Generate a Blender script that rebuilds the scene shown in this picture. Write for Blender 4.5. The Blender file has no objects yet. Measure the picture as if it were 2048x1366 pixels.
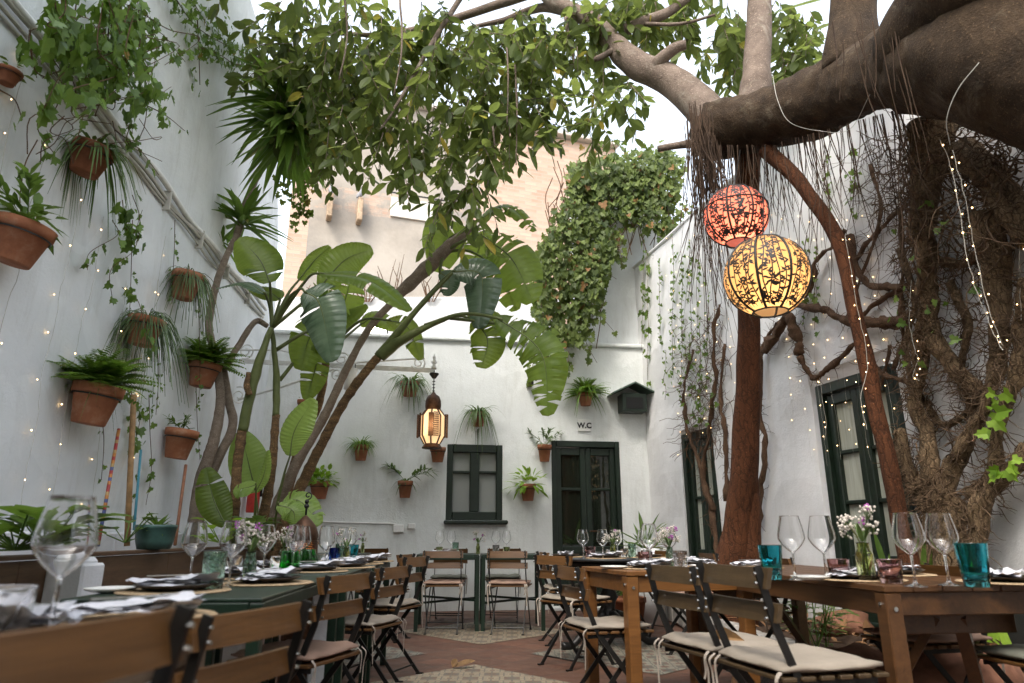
import bpy, math, random
from mathutils import Vector, Matrix, noise
R = math.radians
random.seed(11)
SC = bpy.context.scene
COL = SC.collection
# ------------------------------------------------------------------ camera, sky, sun, exposure
H = 0.93                                   # eye height
TH = math.atan(390 / 1365)                 # upward tilt
CT, ST = math.cos(TH), math.sin(TH)
cam_data = bpy.data.cameras.new('camera')
cam = bpy.data.objects.new('camera', cam_data); COL.objects.link(cam)
cam.location = (0, 0, H); cam.rotation_euler = (math.pi / 2 + TH, 0, 0)
cam_data.sensor_width = 36; cam_data.lens = 24; cam_data.clip_start = 0.05; cam_data.clip_end = 2000
cam_data.dof.use_dof = True; cam_data.dof.focus_distance = 6.5; cam_data.dof.aperture_fstop = 2.8
SC.camera = cam
world = bpy.data.worlds.new('World'); SC.world = world; world.use_nodes = True
wn = world.node_tree; bg = wn.nodes['Background']
sky = wn.nodes.new('ShaderNodeTexSky'); sky.sky_type = 'NISHITA'; sky.sun_disc = False
SUN_EL, SUN_AZ = 52, 205                   # degrees; azimuth of the sun, clockwise from +Y
sky.sun_elevation = R(SUN_EL); sky.sun_rotation = R(SUN_AZ); sky.air_density = 1.6; sky.dust_density = 4.0; sky.ozone_density = 1.0
hsv = wn.nodes.new('ShaderNodeHueSaturation'); hsv.inputs['Saturation'].default_value = 0.42
wn.links.new(sky.outputs[0], hsv.inputs['Color']); wn.links.new(hsv.outputs[0], bg.inputs['Color'])
bg.inputs['Strength'].default_value = 0.15
sun_data = bpy.data.lights.new('sun', 'SUN'); sun = bpy.data.objects.new('sun', sun_data); COL.objects.link(sun)
sun_data.energy = 0.6; sun_data.angle = R(12); sun_data.color = (1, 0.94, 0.85)
_d = Vector((math.sin(R(SUN_AZ)) * math.cos(R(SUN_EL)), math.cos(R(SUN_AZ)) * math.cos(R(SUN_EL)), math.sin(R(SUN_EL))))
sun.rotation_euler = (-_d).to_track_quat('-Z', 'Y').to_euler()
SC.view_settings.view_transform = 'Standard'; SC.view_settings.look = 'None'
SC.view_settings.gamma = 1; SC.view_settings.exposure = 1.95
SC.cycles.max_bounces = 10; SC.cycles.transmission_bounces = 10; SC.cycles.transparent_max_bounces = 8
SC.cycles.sample_clamp_indirect = 4.0
SC.cycles.use_denoising = True
# ------------------------------------------------------------------ where a sight line meets the planes of the courtyard
def ray(px, py):
    v = (683 - py) / 1365
    return Vector(((px - 1024) / 1365, CT - v * ST, ST + v * CT))
EYE = Vector((0, 0, H))
def P(px, py, Y):
    d = ray(px, py); return EYE + d * (Y / d.y)
def PZ(px, py, z):
    d = ray(px, py); return EYE + d * ((z - H) / d.z)
LX, LS = -2.62, -0.079                     # left wall  x = LX + LS*Y
RX, RS = 4.40, -0.247                      # right wall x = RX + RS*Y
BY, BS = 9.6, 0.15                         # back wall  Y = BY + BS*x
NL = Vector((1, -LS, 0)).normalized(); NR = Vector((-1, RS, 0)).normalized(); NB = Vector((BS, -1, 0)).normalized()
def PL(px, py, off=0.0):
    d = ray(px, py); o = off / NL.x
    t = (LX + o) / (d.x - LS * d.y); return EYE + d * t
def PR(px, py, off=0.0):
    d = ray(px, py); o = off / -NR.x
    t = (RX - o) / (d.x - RS * d.y); return EYE + d * t
def PB(px, py, off=0.0):
    d = ray(px, py); o = off / -NB.y
    t = (BY - o) / (d.y - BS * d.x); return EYE + d * t
# ------------------------------------------------------------------ mesh building
ORG = {}
class MB:
    def __init__(s): s.v = []; s.f = []
    def add(s, vs, fs, M=None):
        b = len(s.v)
        s.v.extend((M @ Vector(v)) if M is not None else Vector(v) for v in vs)
        s.f.extend(tuple(i + b for i in f) for f in fs)
        return b
    def box(s, c, size, M=None, bev=0.0):
        x, y, z = (k / 2 for k in size); c = Vector(c)
        if bev <= 0:
            vs = [c + Vector((a * x, b * y, d * z)) for d in (-1, 1) for b in (-1, 1) for a in (-1, 1)]
            s.add(vs, [(0, 2, 3, 1), (4, 5, 7, 6), (0, 1, 5, 4), (2, 6, 7, 3), (0, 4, 6, 2), (1, 3, 7, 5)], M); return
        e = min(bev, x * .9, y * .9, z * .9)
        vs = []
        idx = {}
        for d in (-1, 1):
            for b in (-1, 1):
                for a in (-1, 1):
                    idx[a, b, d] = len(vs)
                    vs += [c + Vector((a * x, b * (y - e), d * (z - e))), c + Vector((a * (x - e), b * y, d * (z - e))), c + Vector((a * (x - e), b * (y - e), d * z))]
        F = []
        def q(*ks): F.append(tuple(ks))
        g = lambda a, b, d, k: idx[a, b, d] + k
        for a in (-1, 1):
            r = [g(a, -1, -1, 0), g(a, 1, -1, 0), g(a, 1, 1, 0), g(a, -1, 1, 0)]; F.append(tuple(r if a > 0 else r[::-1]))
            r = [g(-1, a, -1, 1), g(1, a, -1, 1), g(1, a, 1, 1), g(-1, a, 1, 1)]; F.append(tuple(r[::-1] if a > 0 else r))
            r = [g(-1, -1, a, 2), g(1, -1, a, 2), g(1, 1, a, 2), g(-1, 1, a, 2)]; F.append(tuple(r if a > 0 else r[::-1]))
        for a in (-1, 1):
            for b in (-1, 1):
                r = [g(a, b, -1, 0), g(a, b, 1, 0), g(a, b, 1, 1), g(a, b, -1, 1)]; F.append(tuple(r if a * b < 0 else r[::-1]))
                r = [g(a, -1, b, 0), g(a, 1, b, 0), g(a, 1, b, 2), g(a, -1, b, 2)]; F.append(tuple(r[::-1] if a * b < 0 else r))
                r = [g(-1, a, b, 1), g(1, a, b, 1), g(1, a, b, 2), g(-1, a, b, 2)]; F.append(tuple(r if a * b < 0 else r[::-1]))
        for (a, b, d), k in idx.items():
            r = (k, k + 1, k + 2); F.append(r if a * b * d > 0 else r[::-1])
        s.add(vs, F, M)
    def beam(s, p, q, w, h, up=(0, 0, 1), bev=0.0):
        p, q = Vector(p), Vector(q); d = (q - p); L = d.length; d.normalize(); up = Vector(up)
        x = d.cross(up)
        if x.length < 1e-4: x = d.cross(Vector((1, 0, 0)))
        x.normalize(); z = x.cross(d)
        M = Matrix((x, d, z)).transposed().to_4x4(); M.translation = (p + q) / 2
        s.box((0, 0, 0), (w, L, h), M, bev)
    def tube(s, pts, rad, n=8, caps=True, jit=0.0):
        pts = [Vector(p) for p in pts]; m = len(pts)
        if not hasattr(rad, '__len__'): rad = [rad] * m
        base = len(s.v); prev = None
        for i, p in enumerate(pts):
            t = (pts[min(i + 1, m - 1)] - pts[max(i - 1, 0)])
            if t.length < 1e-9: t = Vector((0, 0, 1))
            t.normalize()
            if prev is None:
                a = t.cross(Vector((0, 0, 1)))
                if a.length < .05: a = t.cross(Vector((1, 0, 0)))
            else:
                a = prev - t * prev.dot(t)
                if a.length < 1e-6: a = t.cross(Vector((1, 0, 0)))
            a.normalize(); b = t.cross(a); prev = a
            for k in range(n):
                th = 2 * math.pi * k / n; r = rad[i] * (1 + (random.uniform(-jit, jit) if jit else 0))
                s.v.append(p + (a * math.cos(th) + b * math.sin(th)) * r)
        for i in range(m - 1):
            for k in range(n):
                a0 = base + i * n + k; a1 = base + i * n + (k + 1) % n
                s.f.append((a0, a1, a1 + n, a0 + n))
        if caps:
            s.f.append(tuple(base + k for k in range(n))[::-1]); s.f.append(tuple(base + (m - 1) * n + k for k in range(n)))
    def lathe(s, prof, n=24, c=(0, 0, 0), M=None, close=False):
        c = Vector(c); vs = []; fs = []
        m = len(prof)
        for r, z in prof:
            for k in range(n):
                th = 2 * math.pi * k / n; vs.append(c + Vector((r * math.cos(th), r * math.sin(th), z)))
        rng = m if close else m - 1
        for i in range(rng):
            j = (i + 1) % m
            for k in range(n):
                k2 = (k + 1) % n
                fs.append((i * n + k, i * n + k2, j * n + k2, j * n + k))
        s.add(vs, fs, M)
    def sphere(s, c, r, n=8, m=6, sc=(1, 1, 1)):
        c = Vector(c); vs = [c + Vector((0, 0, -r * sc[2]))]; fs = []
        for i in range(1, m):
            ph = -math.pi / 2 + math.pi * i / m
            for k in range(n):
                th = 2 * math.pi * k / n
                vs.append(c + Vector((r * sc[0] * math.cos(ph) * math.cos(th), r * sc[1] * math.cos(ph) * math.sin(th), r * sc[2] * math.sin(ph))))
        vs.append(c + Vector((0, 0, r * sc[2]))); T = len(vs) - 1
        for k in range(n):
            fs.append((0, 1 + (k + 1) % n, 1 + k)); fs.append((T, T - n + k, T - n + (k + 1) % n))
        for i in range(m - 2):
            for k in range(n):
                a = 1 + i * n + k; b = 1 + i * n + (k + 1) % n; fs.append((a, b, b + n, a + n))
        s.add(vs, fs)
    def leaf(s, p, d, nrm, L, W, prof=((.25, .8), (.55, 1.), (.82, .62)), droop=0.0, fold=.18):
        p = Vector(p); d = Vector(d).normalized(); nrm = Vector(nrm)
        x = d.cross(nrm)
        if x.length < 1e-3: x = d.cross(Vector((.3, .5, .8)))
        x.normalize(); nn = x.cross(d)
        b = len(s.v); s.v.append(p.copy())
        for t, w in prof:
            c = p + d * (L * t) - Vector((0, 0, 1)) * (droop * L * t * t)
            s.v.append(c - x * (W * w / 2) + nn * (fold * W * w / 2)); s.v.append(c); s.v.append(c + x * (W * w / 2) + nn * (fold * W * w / 2))
        s.v.append(p + d * L - Vector((0, 0, 1)) * (droop * L)); T = len(s.v) - 1
        s.f += [(b, b + 1, b + 2), (b, b + 2, b + 3)]
        for i in range(len(prof) - 1):
            k = b + 1 + 3 * i
            s.f += [(k, k + 3, k + 4, k + 1), (k + 1, k + 4, k + 5, k + 2)]
        k = T - 3
        s.f += [(k, T, k + 1), (k + 1, T, k + 2)]
    def ivy(s, p, d, nrm, S):
        """a five-pointed ivy leaf of size S hanging from p along d"""
        p = Vector(p); d = Vector(d).normalized(); x = d.cross(Vector(nrm))
        if x.length < 1e-3: x = d.cross(Vector((.3, .5, .8)))
        x.normalize(); nn = x.cross(d)
        out = ((0, .12), (.36, -.02), (.5, .3), (.3, .42), (.34, .68), (.12, .72), (0, 1.02), (-.12, .72), (-.34, .68), (-.3, .42), (-.5, .3), (-.36, -.02))
        b = len(s.v); s.v.append(p + d * (.4 * S))
        for u, t in out: s.v.append(p + d * (t * S) + x * (u * S) + nn * (abs(u) * .3 * S))
        n = len(out)
        for k in range(n): s.f.append((b, b + 1 + k, b + 1 + (k + 1) % n))
    def build(s, name, mat, parent=None, smooth=False, org=None):
        me = bpy.data.meshes.new(name)
        if parent is not None: o0 = ORG.get(parent.name, Vector((0, 0, 0)))
        elif org is not None: o0 = Vector(org)
        else:
            xs = [v.x for v in s.v]; ys = [v.y for v in s.v]; zs = [v.z for v in s.v]
            o0 = Vector(((min(xs) + max(xs)) / 2, (min(ys) + max(ys)) / 2, min(zs)))
        me.from_pydata([tuple(v - o0) for v in s.v], [], s.f); me.update()
        if smooth: me.polygons.foreach_set('use_smooth', [True] * len(me.polygons))
        for m in (mat if isinstance(mat, (list, tuple)) else [mat]): me.materials.append(m)
        o = bpy.data.objects.new(name, me); COL.objects.link(o)
        if parent is not None: o.parent = parent; ORG[o.name] = o0
        else: o.location = o0; ORG[o.name] = o0
        return o
def tag(o, label=None, cat=None, group=None, kind=None):
    if label: o['label'] = label
    if cat: o['category'] = cat
    if group: o['group'] = group
    if kind: o['kind'] = kind
    return o
def thing(name, loc, label, cat, group=None):
    o = bpy.data.objects.new(name, None); COL.objects.link(o); o.empty_display_size = .05
    o.location = loc; ORG[o.name] = Vector(loc)
    return tag(o, label, cat, group)
KIDS = {}
def copy_tree(o, parent=None):
    kids = KIDS.get(o.name)
    if kids is None:
        kids = KIDS[o.name] = [c for c in bpy.data.objects if c.parent == o]
    c = o.copy(); COL.objects.link(c)
    if parent is not None: c.parent = parent
    for k in kids: copy_tree(k, c)
    return c
def bez(pts, n=12):
    """smooth curve through the points (Catmull-Rom)"""
    pts = [Vector(p) for p in pts]; out = []
    q = [pts[0] * 2 - pts[1]] + pts + [pts[-1] * 2 - pts[-2]]
    for i in range(1, len(q) - 2):
        for k in range(n):
            t = k / n; a, b, c, d = q[i - 1], q[i], q[i + 1], q[i + 2]
            out.append(.5 * ((2 * b) + (c - a) * t + (2 * a - 5 * b + 4 * c - d) * t * t + (3 * b - a - 3 * c + d) * t ** 3))
    out.append(pts[-1]); return out
def lerp_list(vals, m):
    """m values spread over the list"""
    out = []
    for i in range(m):
        t = i / (m - 1) * (len(vals) - 1); k = min(int(t), len(vals) - 2); out.append(vals[k] + (vals[k + 1] - vals[k]) * (t - k))
    return out
def rv(s=1.0): return Vector((random.uniform(-s, s), random.uniform(-s, s), random.uniform(-s, s)))
# ------------------------------------------------------------------ materials
class NT:
    def __init__(s, name):
        s.m = bpy.data.materials.new(name); s.m.use_nodes = True; s.t = s.m.node_tree
        s.b = s.t.nodes['Principled BSDF']; s.out = s.t.nodes['Material Output']
    def n(s, typ, ins=None, **kw):
        x = s.t.nodes.new('ShaderNode' + typ)
        for k, v in kw.items(): setattr(x, k, v)
        for k, v in (ins or {}).items():
            if hasattr(v, 'links') or isinstance(v, bpy.types.NodeSocket): s.t.links.new(v, x.inputs[k])
            else: x.inputs[k].default_value = v
        return x
    def link(s, a, b): s.t.links.new(a, b)
    def set(s, **kw):
        for k, v in kw.items():
            k = k.replace('_', ' ')
            k = {'Base Color': 'Base Color'}.get(k, k)
            if isinstance(v, bpy.types.NodeSocket): s.link(v, s.b.inputs[k])
            else: s.b.inputs[k].default_value = v
    def coord(s, scale=(1, 1, 1), kind='Object', rot=(0, 0, 0)):
        c = s.n('TexCoord'); mp = s.n('Mapping', {'Vector': c.outputs[kind], 'Scale': scale, 'Rotation': rot}); return mp.outputs[0]
    def wpos(s, scale=(1, 1, 1)):
        g = s.n('NewGeometry'); mp = s.n('Mapping', {'Vector': g.outputs['Position'], 'Scale': scale}); return mp.outputs[0]
    def noise(s, vec, scale, detail=4, rough=.6, dist=0):
        return s.n('TexNoise', {'Vector': vec, 'Scale': scale, 'Detail': detail, 'Roughness': rough, 'Distortion': dist}).outputs['Fac']
    def ramp(s, fac, *stops):
        r = s.n('ValToRGB', {'Fac': fac}); e = r.color_ramp.elements
        while len(e) < len(stops): e.new(.5)
        for x, (p, c) in zip(e, stops): x.position = p; x.color = (*c, 1) if len(c) == 3 else c
        return r.outputs['Color']
    def mix(s, fac, a, b, mode='MIX'):
        x = s.n('MixRGB', blend_type=mode)
        for k, v in (('Fac', fac), ('Color1', a), ('Color2', b)):
            if isinstance(v, bpy.types.NodeSocket): s.link(v, x.inputs[k])
            else: x.inputs[k].default_value = v if not isinstance(v, tuple) or len(v) == 4 else (*v, 1)
        return x.outputs[0]
    def bump(s, h, strength=.3, dist=.01):
        b = s.n('Bump', {'Height': h, 'Strength': strength, 'Distance': dist}); s.link(b.outputs[0], s.b.inputs['Normal'])
def simple(name, col, rough=.5, metal=0, var=.15, scale=20, bump=0, spec=.5):
    t = NT(name); v = t.coord(); f = t.noise(v, scale)
    c2 = tuple(x * (1 - var) for x in col); c3 = tuple(min(1, x * (1 + var)) for x in col)
    t.set(Base_Color=t.ramp(f, (.3, c2), (.7, c3)), Roughness=rough, Metallic=metal); t.b.inputs['Specular IOR Level'].default_value = spec
    if bump: t.bump(f, bump, .004)
    return t.m
def plaster(name, col=(.77, .775, .77), streak=.5, stain=(.42, .41, .37), seed=0):
    t = NT(name); w = t.wpos()
    big = t.noise(w, .9 + seed * .07, 5, .65); mid = t.noise(w, 5.5, 4)
    st = t.noise(t.wpos((2.2, 2.2, .45)), 2.0 + seed * .3, 7, .8, .4)
    dmp = t.n('Math', {0: t.n('Math', {0: t.n('SeparateXYZ', {'Vector': w}).outputs[2], 1: -1.6}, operation='MULTIPLY').outputs[0], 1: t.n('Math', {0: big, 1: 2.6}, operation='MULTIPLY').outputs[0]}, operation='ADD').outputs[0]
    c = t.ramp(big, (.3, tuple(x * .86 for x in col)), (.62, col))
    c = t.mix(t.ramp(st, (.50, (0, 0, 0)), (.76, (streak,) * 3)), c, stain)
    pk = t.noise(t.wpos((1, 1, .6)), 14, 5, .8)
    c = t.mix(t.ramp(pk, (.66, (0, 0, 0)), (.72, (.5,) * 3)), c, tuple(x * .62 for x in col))
    c = t.mix(t.ramp(dmp, (.2, (0, 0, 0)), (.9, (.45,) * 3)), c, stain)
    pt = t.noise(w, 1.7, 3, .5, 1.2); c = t.mix(t.ramp(pt, (.60, (0, 0, 0)), (.62, (.35,) * 3)), c, tuple(min(.86, x * 1.07) for x in col))
    t.set(Base_Color=c, Roughness=.9); t.b.inputs['Specular IOR Level'].default_value = .2
    fine = t.noise(w, 45, 5, .7)
    h = t.mix(.35, mid, fine); t.bump(h, .55, .02)
    return t.m
def wood(name, dark, light, axis='y', scale=1.0, rough=.5, gloss=.4):
    t = NT(name); s = {'x': (1.2, 16, 16), 'y': (16, 1.2, 16), 'z': (16, 16, 1.2)}[axis]
    v = t.coord(tuple(k * scale for k in s)); oi = t.n('ObjectInfo')
    off = t.n('VectorMath', {0: v, 1: oi.outputs['Location']}, operation='ADD').outputs[0]
    f = t.noise(off, 2.2, 6, .65, .6); g = t.noise(off, 9, 3, .7); k = t.noise(t.coord(), 3, 2)
    c = t.ramp(f, (.3, dark), (.7, light)); c = t.mix(t.ramp(g, (.45, (0, 0, 0)), (.75, (.35,) * 3)), c, tuple(x * .55 for x in dark))
    c = t.mix(t.ramp(k, (.4, (0, 0, 0)), (.8, (.4,) * 3)), c, tuple(x * .75 for x in light))
    t.set(Base_Color=c, Roughness=rough); t.b.inputs['Specular IOR Level'].default_value = gloss
    t.bump(g, .25, .003); return t.m
def leafmat(name, dark, light, odd=None, odd_at=.96, trans=.3, rough=.42, tl=None, veins=0):
    t = NT(name); g = t.n('NewGeometry'); rnd = g.outputs['Random Per Island']
    stops = [(0, dark), (.85, light)]
    c = t.ramp(rnd, *stops)
    if odd:
        m = t.n('Math', {0: rnd, 1: odd_at}, operation='GREATER_THAN').outputs[0]; c = t.mix(m, c, odd)
    nz = t.noise(t.coord(), 30, 3); c = t.mix(t.ramp(nz, (.4, (0, 0, 0)), (.7, (.35,) * 3)), c, tuple(x * .6 for x in dark))
    t.set(Base_Color=c, Roughness=rough); t.b.inputs['Specular IOR Level'].default_value = .3
    tr = t.n('BsdfTranslucent'); hc = t.mix(.5, c, tl or (light[0] * 1.6, light[1] * 1.7, light[2] * .7)); t.link(hc, tr.inputs['Color'])
    mx = t.n('MixShader', {'Fac': trans}); t.link(t.b.outputs[0], mx.inputs[1]); t.link(tr.outputs[0], mx.inputs[2]); t.link(mx.outputs[0], t.out.inputs['Surface'])
    if veins:
        t.bump(nz, .3, .004)
    return t.m
def glass(name, col=(1, 1, 1), rough=.0, ribs=0, ior=1.45):
    t = NT(name); t.set(Base_Color=(*col, 1), Roughness=rough, IOR=ior); t.b.inputs['Transmission Weight'].default_value = 1
    if ribs:
        f = t.n('TexVoronoi', {'Vector': t.coord(), 'Scale': ribs}).outputs['Distance']; t.bump(f, .6, .01)
    return t.m
def emit(name, col, strength):
    t = NT(name); t.set(Base_Color=(*col, 1)); t.b.inputs['Emission Color'].default_value = (*col, 1); t.b.inputs['Emission Strength'].default_value = strength; return t.m
def bark(name, dark, light, scale=6, bump=.8, stretch=.35, crack=0.0, lichen=None):
    t = NT(name); ck = t.n('TexVoronoi', {'Vector': t.n('VectorMath', {0: t.wpos((1, 1, stretch)), 1: t.n('VectorMath', {0: t.n('TexNoise', {'Vector': t.wpos(), 'Scale': 5.0, 'Detail': 4.0}).outputs['Color'], 1: (.16, .16, .16)}, operation='MULTIPLY').outputs[0]}, operation='ADD').outputs[0], 'Scale': scale * 2.2}, feature='DISTANCE_TO_EDGE').outputs['Distance']; ckr = t.ramp(ck, (.0, (0, 0, 0)), (.09, (1, 1, 1))); v = t.wpos((1, 1, stretch)); f = t.noise(v, scale, 8, .7, .3); k = t.noise(t.wpos(), scale * .3, 3); sp = t.noise(t.wpos(), scale * 9, 3, .8)
    c = t.ramp(f, (.28, dark), (.72, light)); c = t.mix(t.ramp(k, (.4, (0, 0, 0)), (.75, (.5,) * 3)), c, tuple(x * .5 for x in dark))
    c = t.mix(t.ramp(sp, (.58, (0, 0, 0)), (.70, (.7,) * 3)), c, tuple(min(1, x * 2.2) for x in light))
    if lichen: c = t.mix(t.ramp(t.noise(t.wpos(), 3.3, 8, .75, .8), (.55, (0, 0, 0)), (.68, (.75,) * 3)), c, lichen)
    if crack: c = t.mix(t.mix(.75, (1, 1, 1), ckr), tuple(x * .5 for x in dark), c)
    t.set(Base_Color=c, Roughness=.85); t.b.inputs['Specular IOR Level'].default_value = .25; hb = t.mix(.35, f, sp)
    if crack: hb = t.mix(crack, hb, ckr)
    t.bump(hb, bump, .035); return t.m
M = {}
M['plaster_left'] = plaster('limewash_plaster', (.78, .80, .81), .42)
M['plaster_back'] = plaster('white_painted_render', (.79, .81, .80), .4, seed=1)
M['plaster_right'] = plaster('white_lime_render', (.78, .775, .78), .22, (.40, .36, .30), seed=2)
M['plaster_pier'] = plaster('white_pier_paint', (.8, .8, .82), .1, seed=3)
M['green_paint'] = simple('dark_green_paint', (.007, .016, .009), .45, 0, .3, 12, .15)
M['green_metal'] = simple('green_enamel', (.006, .019, .010), .42, 0, .35, 9, .1)
M['black_metal'] = simple('black_iron', (.012, .011, .010), .45, .3, .3, 30)
M['white_metal'] = simple('white_painted_iron', (.72, .71, .69), .5, 0, .12, 15)
M['slat_wood'] = wood('brown_slat_wood', (.07, .031, .009), (.145, .067, .021), 'x', 1.0, .42)
M['slat_grey'] = wood('weathered_slat_wood', (.038, .023, .010), (.08, .050, .022), 'x', 1.0, .5)
M['table_wood'] = wood('honey_table_wood', (.12, .047, .012), (.20, .086, .024), 'x', .8, .4)
M['table_dark'] = wood('oiled_table_wood', (.05, .021, .007), (.105, .046, .016), 'y', .8, .42)
M['table_top_wood'] = wood('grey_brown_table_wood', (.10, .07, .045), (.19, .14, .095), 'y', .9, .5)
M['board_wood'] = wood('brown_planter_board', (.065, .035, .018), (.15, .085, .045), 'y', .6, .55)
M['cream'] = simple('cream_cushion_cloth', (.28, .24, .195), .95, 0, .1, 8, .25, .1)
M['pink'] = simple('pink_cushion_cloth', (.28, .185, .14), .95, 0, .1, 8, .25, .1)
M['grey_cloth'] = simple('grey_green_cushion_cloth', (.17, .17, .138), .95, 0, .1, 8, .25, .1)
M['white_cloth'] = simple('white_linen', (.58, .58, .62), .95, 0, .06, 20, .2, .1)
M['tape'] = simple('pale_cotton_tape', (.36, .31, .26), .95, 0, .1, 20)
t = NT('terracotta_pot'); oi = t.n('ObjectInfo'); w_ = t.n('VectorMath', {0: t.wpos(), 1: oi.outputs['Random']}, operation='ADD').outputs[0]; f_ = t.noise(w_, 9, 5, .7)
c_ = t.ramp(f_, (.3, (.28, .095, .042)), (.62, (.43, .165, .075)), (.8, (.48, .22, .115))); c_ = t.mix(t.ramp(t.noise(w_, 4.5, 6, .75), (.52, (0, 0, 0)), (.72, (.6,) * 3)), c_, (.46, .33, .25)); c_ = t.mix(t.ramp(t.noise(w_, 6.5, 6, .8), (.58, (0, 0, 0)), (.72, (.6,) * 3)), c_, (.09, .055, .035))
c_ = t.mix(t.n('Math', {0: oi.outputs['Random'], 1: .45}, operation='MULTIPLY').outputs[0], c_, (.17, .07, .04)); t.set(Base_Color=c_, Roughness=.85); t.bump(f_, .3, .004); M['terracotta'] = t.m
M['terracotta_dark'] = simple('old_terracotta_pot', (.23, .085, .042), .75, 0, .3, 9, .2, .25)
M['soil'] = simple('dark_soil', (.05, .032, .022), .95, 0, .5, 25, .8, .1)
M['glass'] = glass('clear_glass')
M['g_teal'] = glass('teal_glass', (.13, .62, .70)); M['g_mauve'] = glass('mauve_glass', (.72, .52, .52)); M['g_green'] = glass('bright_green_glass', (.08, .62, .12))
M['g_sage'] = glass('sage_green_glass', (.48, .66, .54), .05, 70); M['g_blue'] = glass('blue_glass', (.06, .16, .75)); M['g_olive'] = glass('olive_glass', (.62, .68, .35)); M['g_grey'] = glass('grey_glass', (.62, .60, .60), .05, 70)
M['plate_dark'] = simple('dark_stoneware', (.028, .021, .017), .35, 0, .3, 10); M['plate_white'] = simple('white_china', (.74, .73, .70), .25, 0, .04, 10)
M['mat_weave'] = simple('woven_straw', (.36, .26, .16), .9, 0, .35, 120, .6, .1)
M['steel'] = simple('cutlery_steel', (.6, .6, .58), .25, 1, .05, 10)
M['ficus_leaf'] = leafmat('ficus_leaf', (.034, .06, .014), (.15, .195, .052), (.36, .27, .04), .975, .6, .42, (.24, .29, .065))
M['ivy_leaf'] = leafmat('ivy_leaf', (.045, .09, .018), (.16, .25, .05), (.26, .15, .04), .985, .32, .4)
M['ivy_dark'] = leafmat('old_ivy_leaf', (.032, .055, .012), (.15, .195, .05), (.26, .13, .05), .96, .35, .55)
M['vine_leaf'] = leafmat('small_vine_leaf', (.07, .13, .03), (.18, .27, .06), None, 1, .35, .45)
M['banana_leaf'] = leafmat('broad_banana_leaf', (.04, .085, .022), (.10, .17, .035), None, 1, .42, .3, (.26, .36, .05))
M['banana_light'] = leafmat('young_banana_leaf', (.16, .26, .05), (.24, .36, .08), None, 1, .5, .35, (.42, .55, .12))
M['banana_blue'] = leafmat('waxy_banana_leaf', (.06, .105, .075), (.09, .14, .10), None, 1, .2, .25)
M['fern_leaf'] = leafmat('fern_frond', (.07, .14, .022), (.20, .32, .06), (.24, .17, .05), .97, .35)
M['grassy_leaf'] = leafmat('arching_grass_leaf', (.05, .095, .03), (.13, .2, .06), (.25, .2, .1), .96, .3)
M['rhipsalis'] = leafmat('rhipsalis_stem', (.07, .12, .05), (.17, .24, .10), (.3, .26, .14), .93, .2)
M['sword_leaf'] = leafmat('sword_leaf', (.045, .095, .02), (.16, .25, .055), (.24, .18, .06), .96, .42, .4)
M['lime_leaf'] = leafmat('lime_green_leaf', (.12, .22, .025), (.26, .40, .05), None, 1, .4)
M['limb_bark'] = bark('dark_ficus_bark', (.018, .0105, .0055), (.085, .054, .030), 8, 1.0, .6, 0, (.13, .105, .075))
M['grey_bark'] = bark('grey_ficus_bark', (.10, .072, .055), (.23, .175, .14), 7, .7, .8, 0, (.30, .27, .22))
M['red_bark'] = bark('red_brown_root_bark', (.055, .019, .008), (.14, .052, .02), 10, .8, .2, .15)
M['root_bark'] = bark('root_bark', (.06, .038, .02), (.33, .225, .13), 11, .9, .4, .2)
M['rootlet'] = bark('rootlet_bark', (.045, .027, .016), (.20, .13, .078), 12, .2)
M['hanging_root'] = bark('hanging_root_bark', (.022, .013, .009), (.10, .06, .036), 12, .2)
M['vine_bark'] = bark('vine_bark', (.05, .026, .015), (.18, .105, .062), 12, .7)
M['banana_bark'] = bark('ringed_stem_bark', (.04, .024, .015), (.25, .15, .07), 8, .8, 3.0)
M['sheath'] = leafmat('leaf_sheath', (.07, .09, .03), (.13, .15, .05), None, 1, .1, .5)
M['palm_bark'] = bark('grey_stem_bark', (.15, .11, .08), (.30, .24, .19), 14, .5, 1.5)
M['brass'] = simple('aged_brass_lantern', (.075, .035, .018), .5, .6, .4, 30, .3)
M['wire'] = simple('pale_cable', (.45, .43, .38), .7, 0, .1, 10)
M['bulb'] = emit('fairy_bulb', (1, .62, .27), 4.0)
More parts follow.
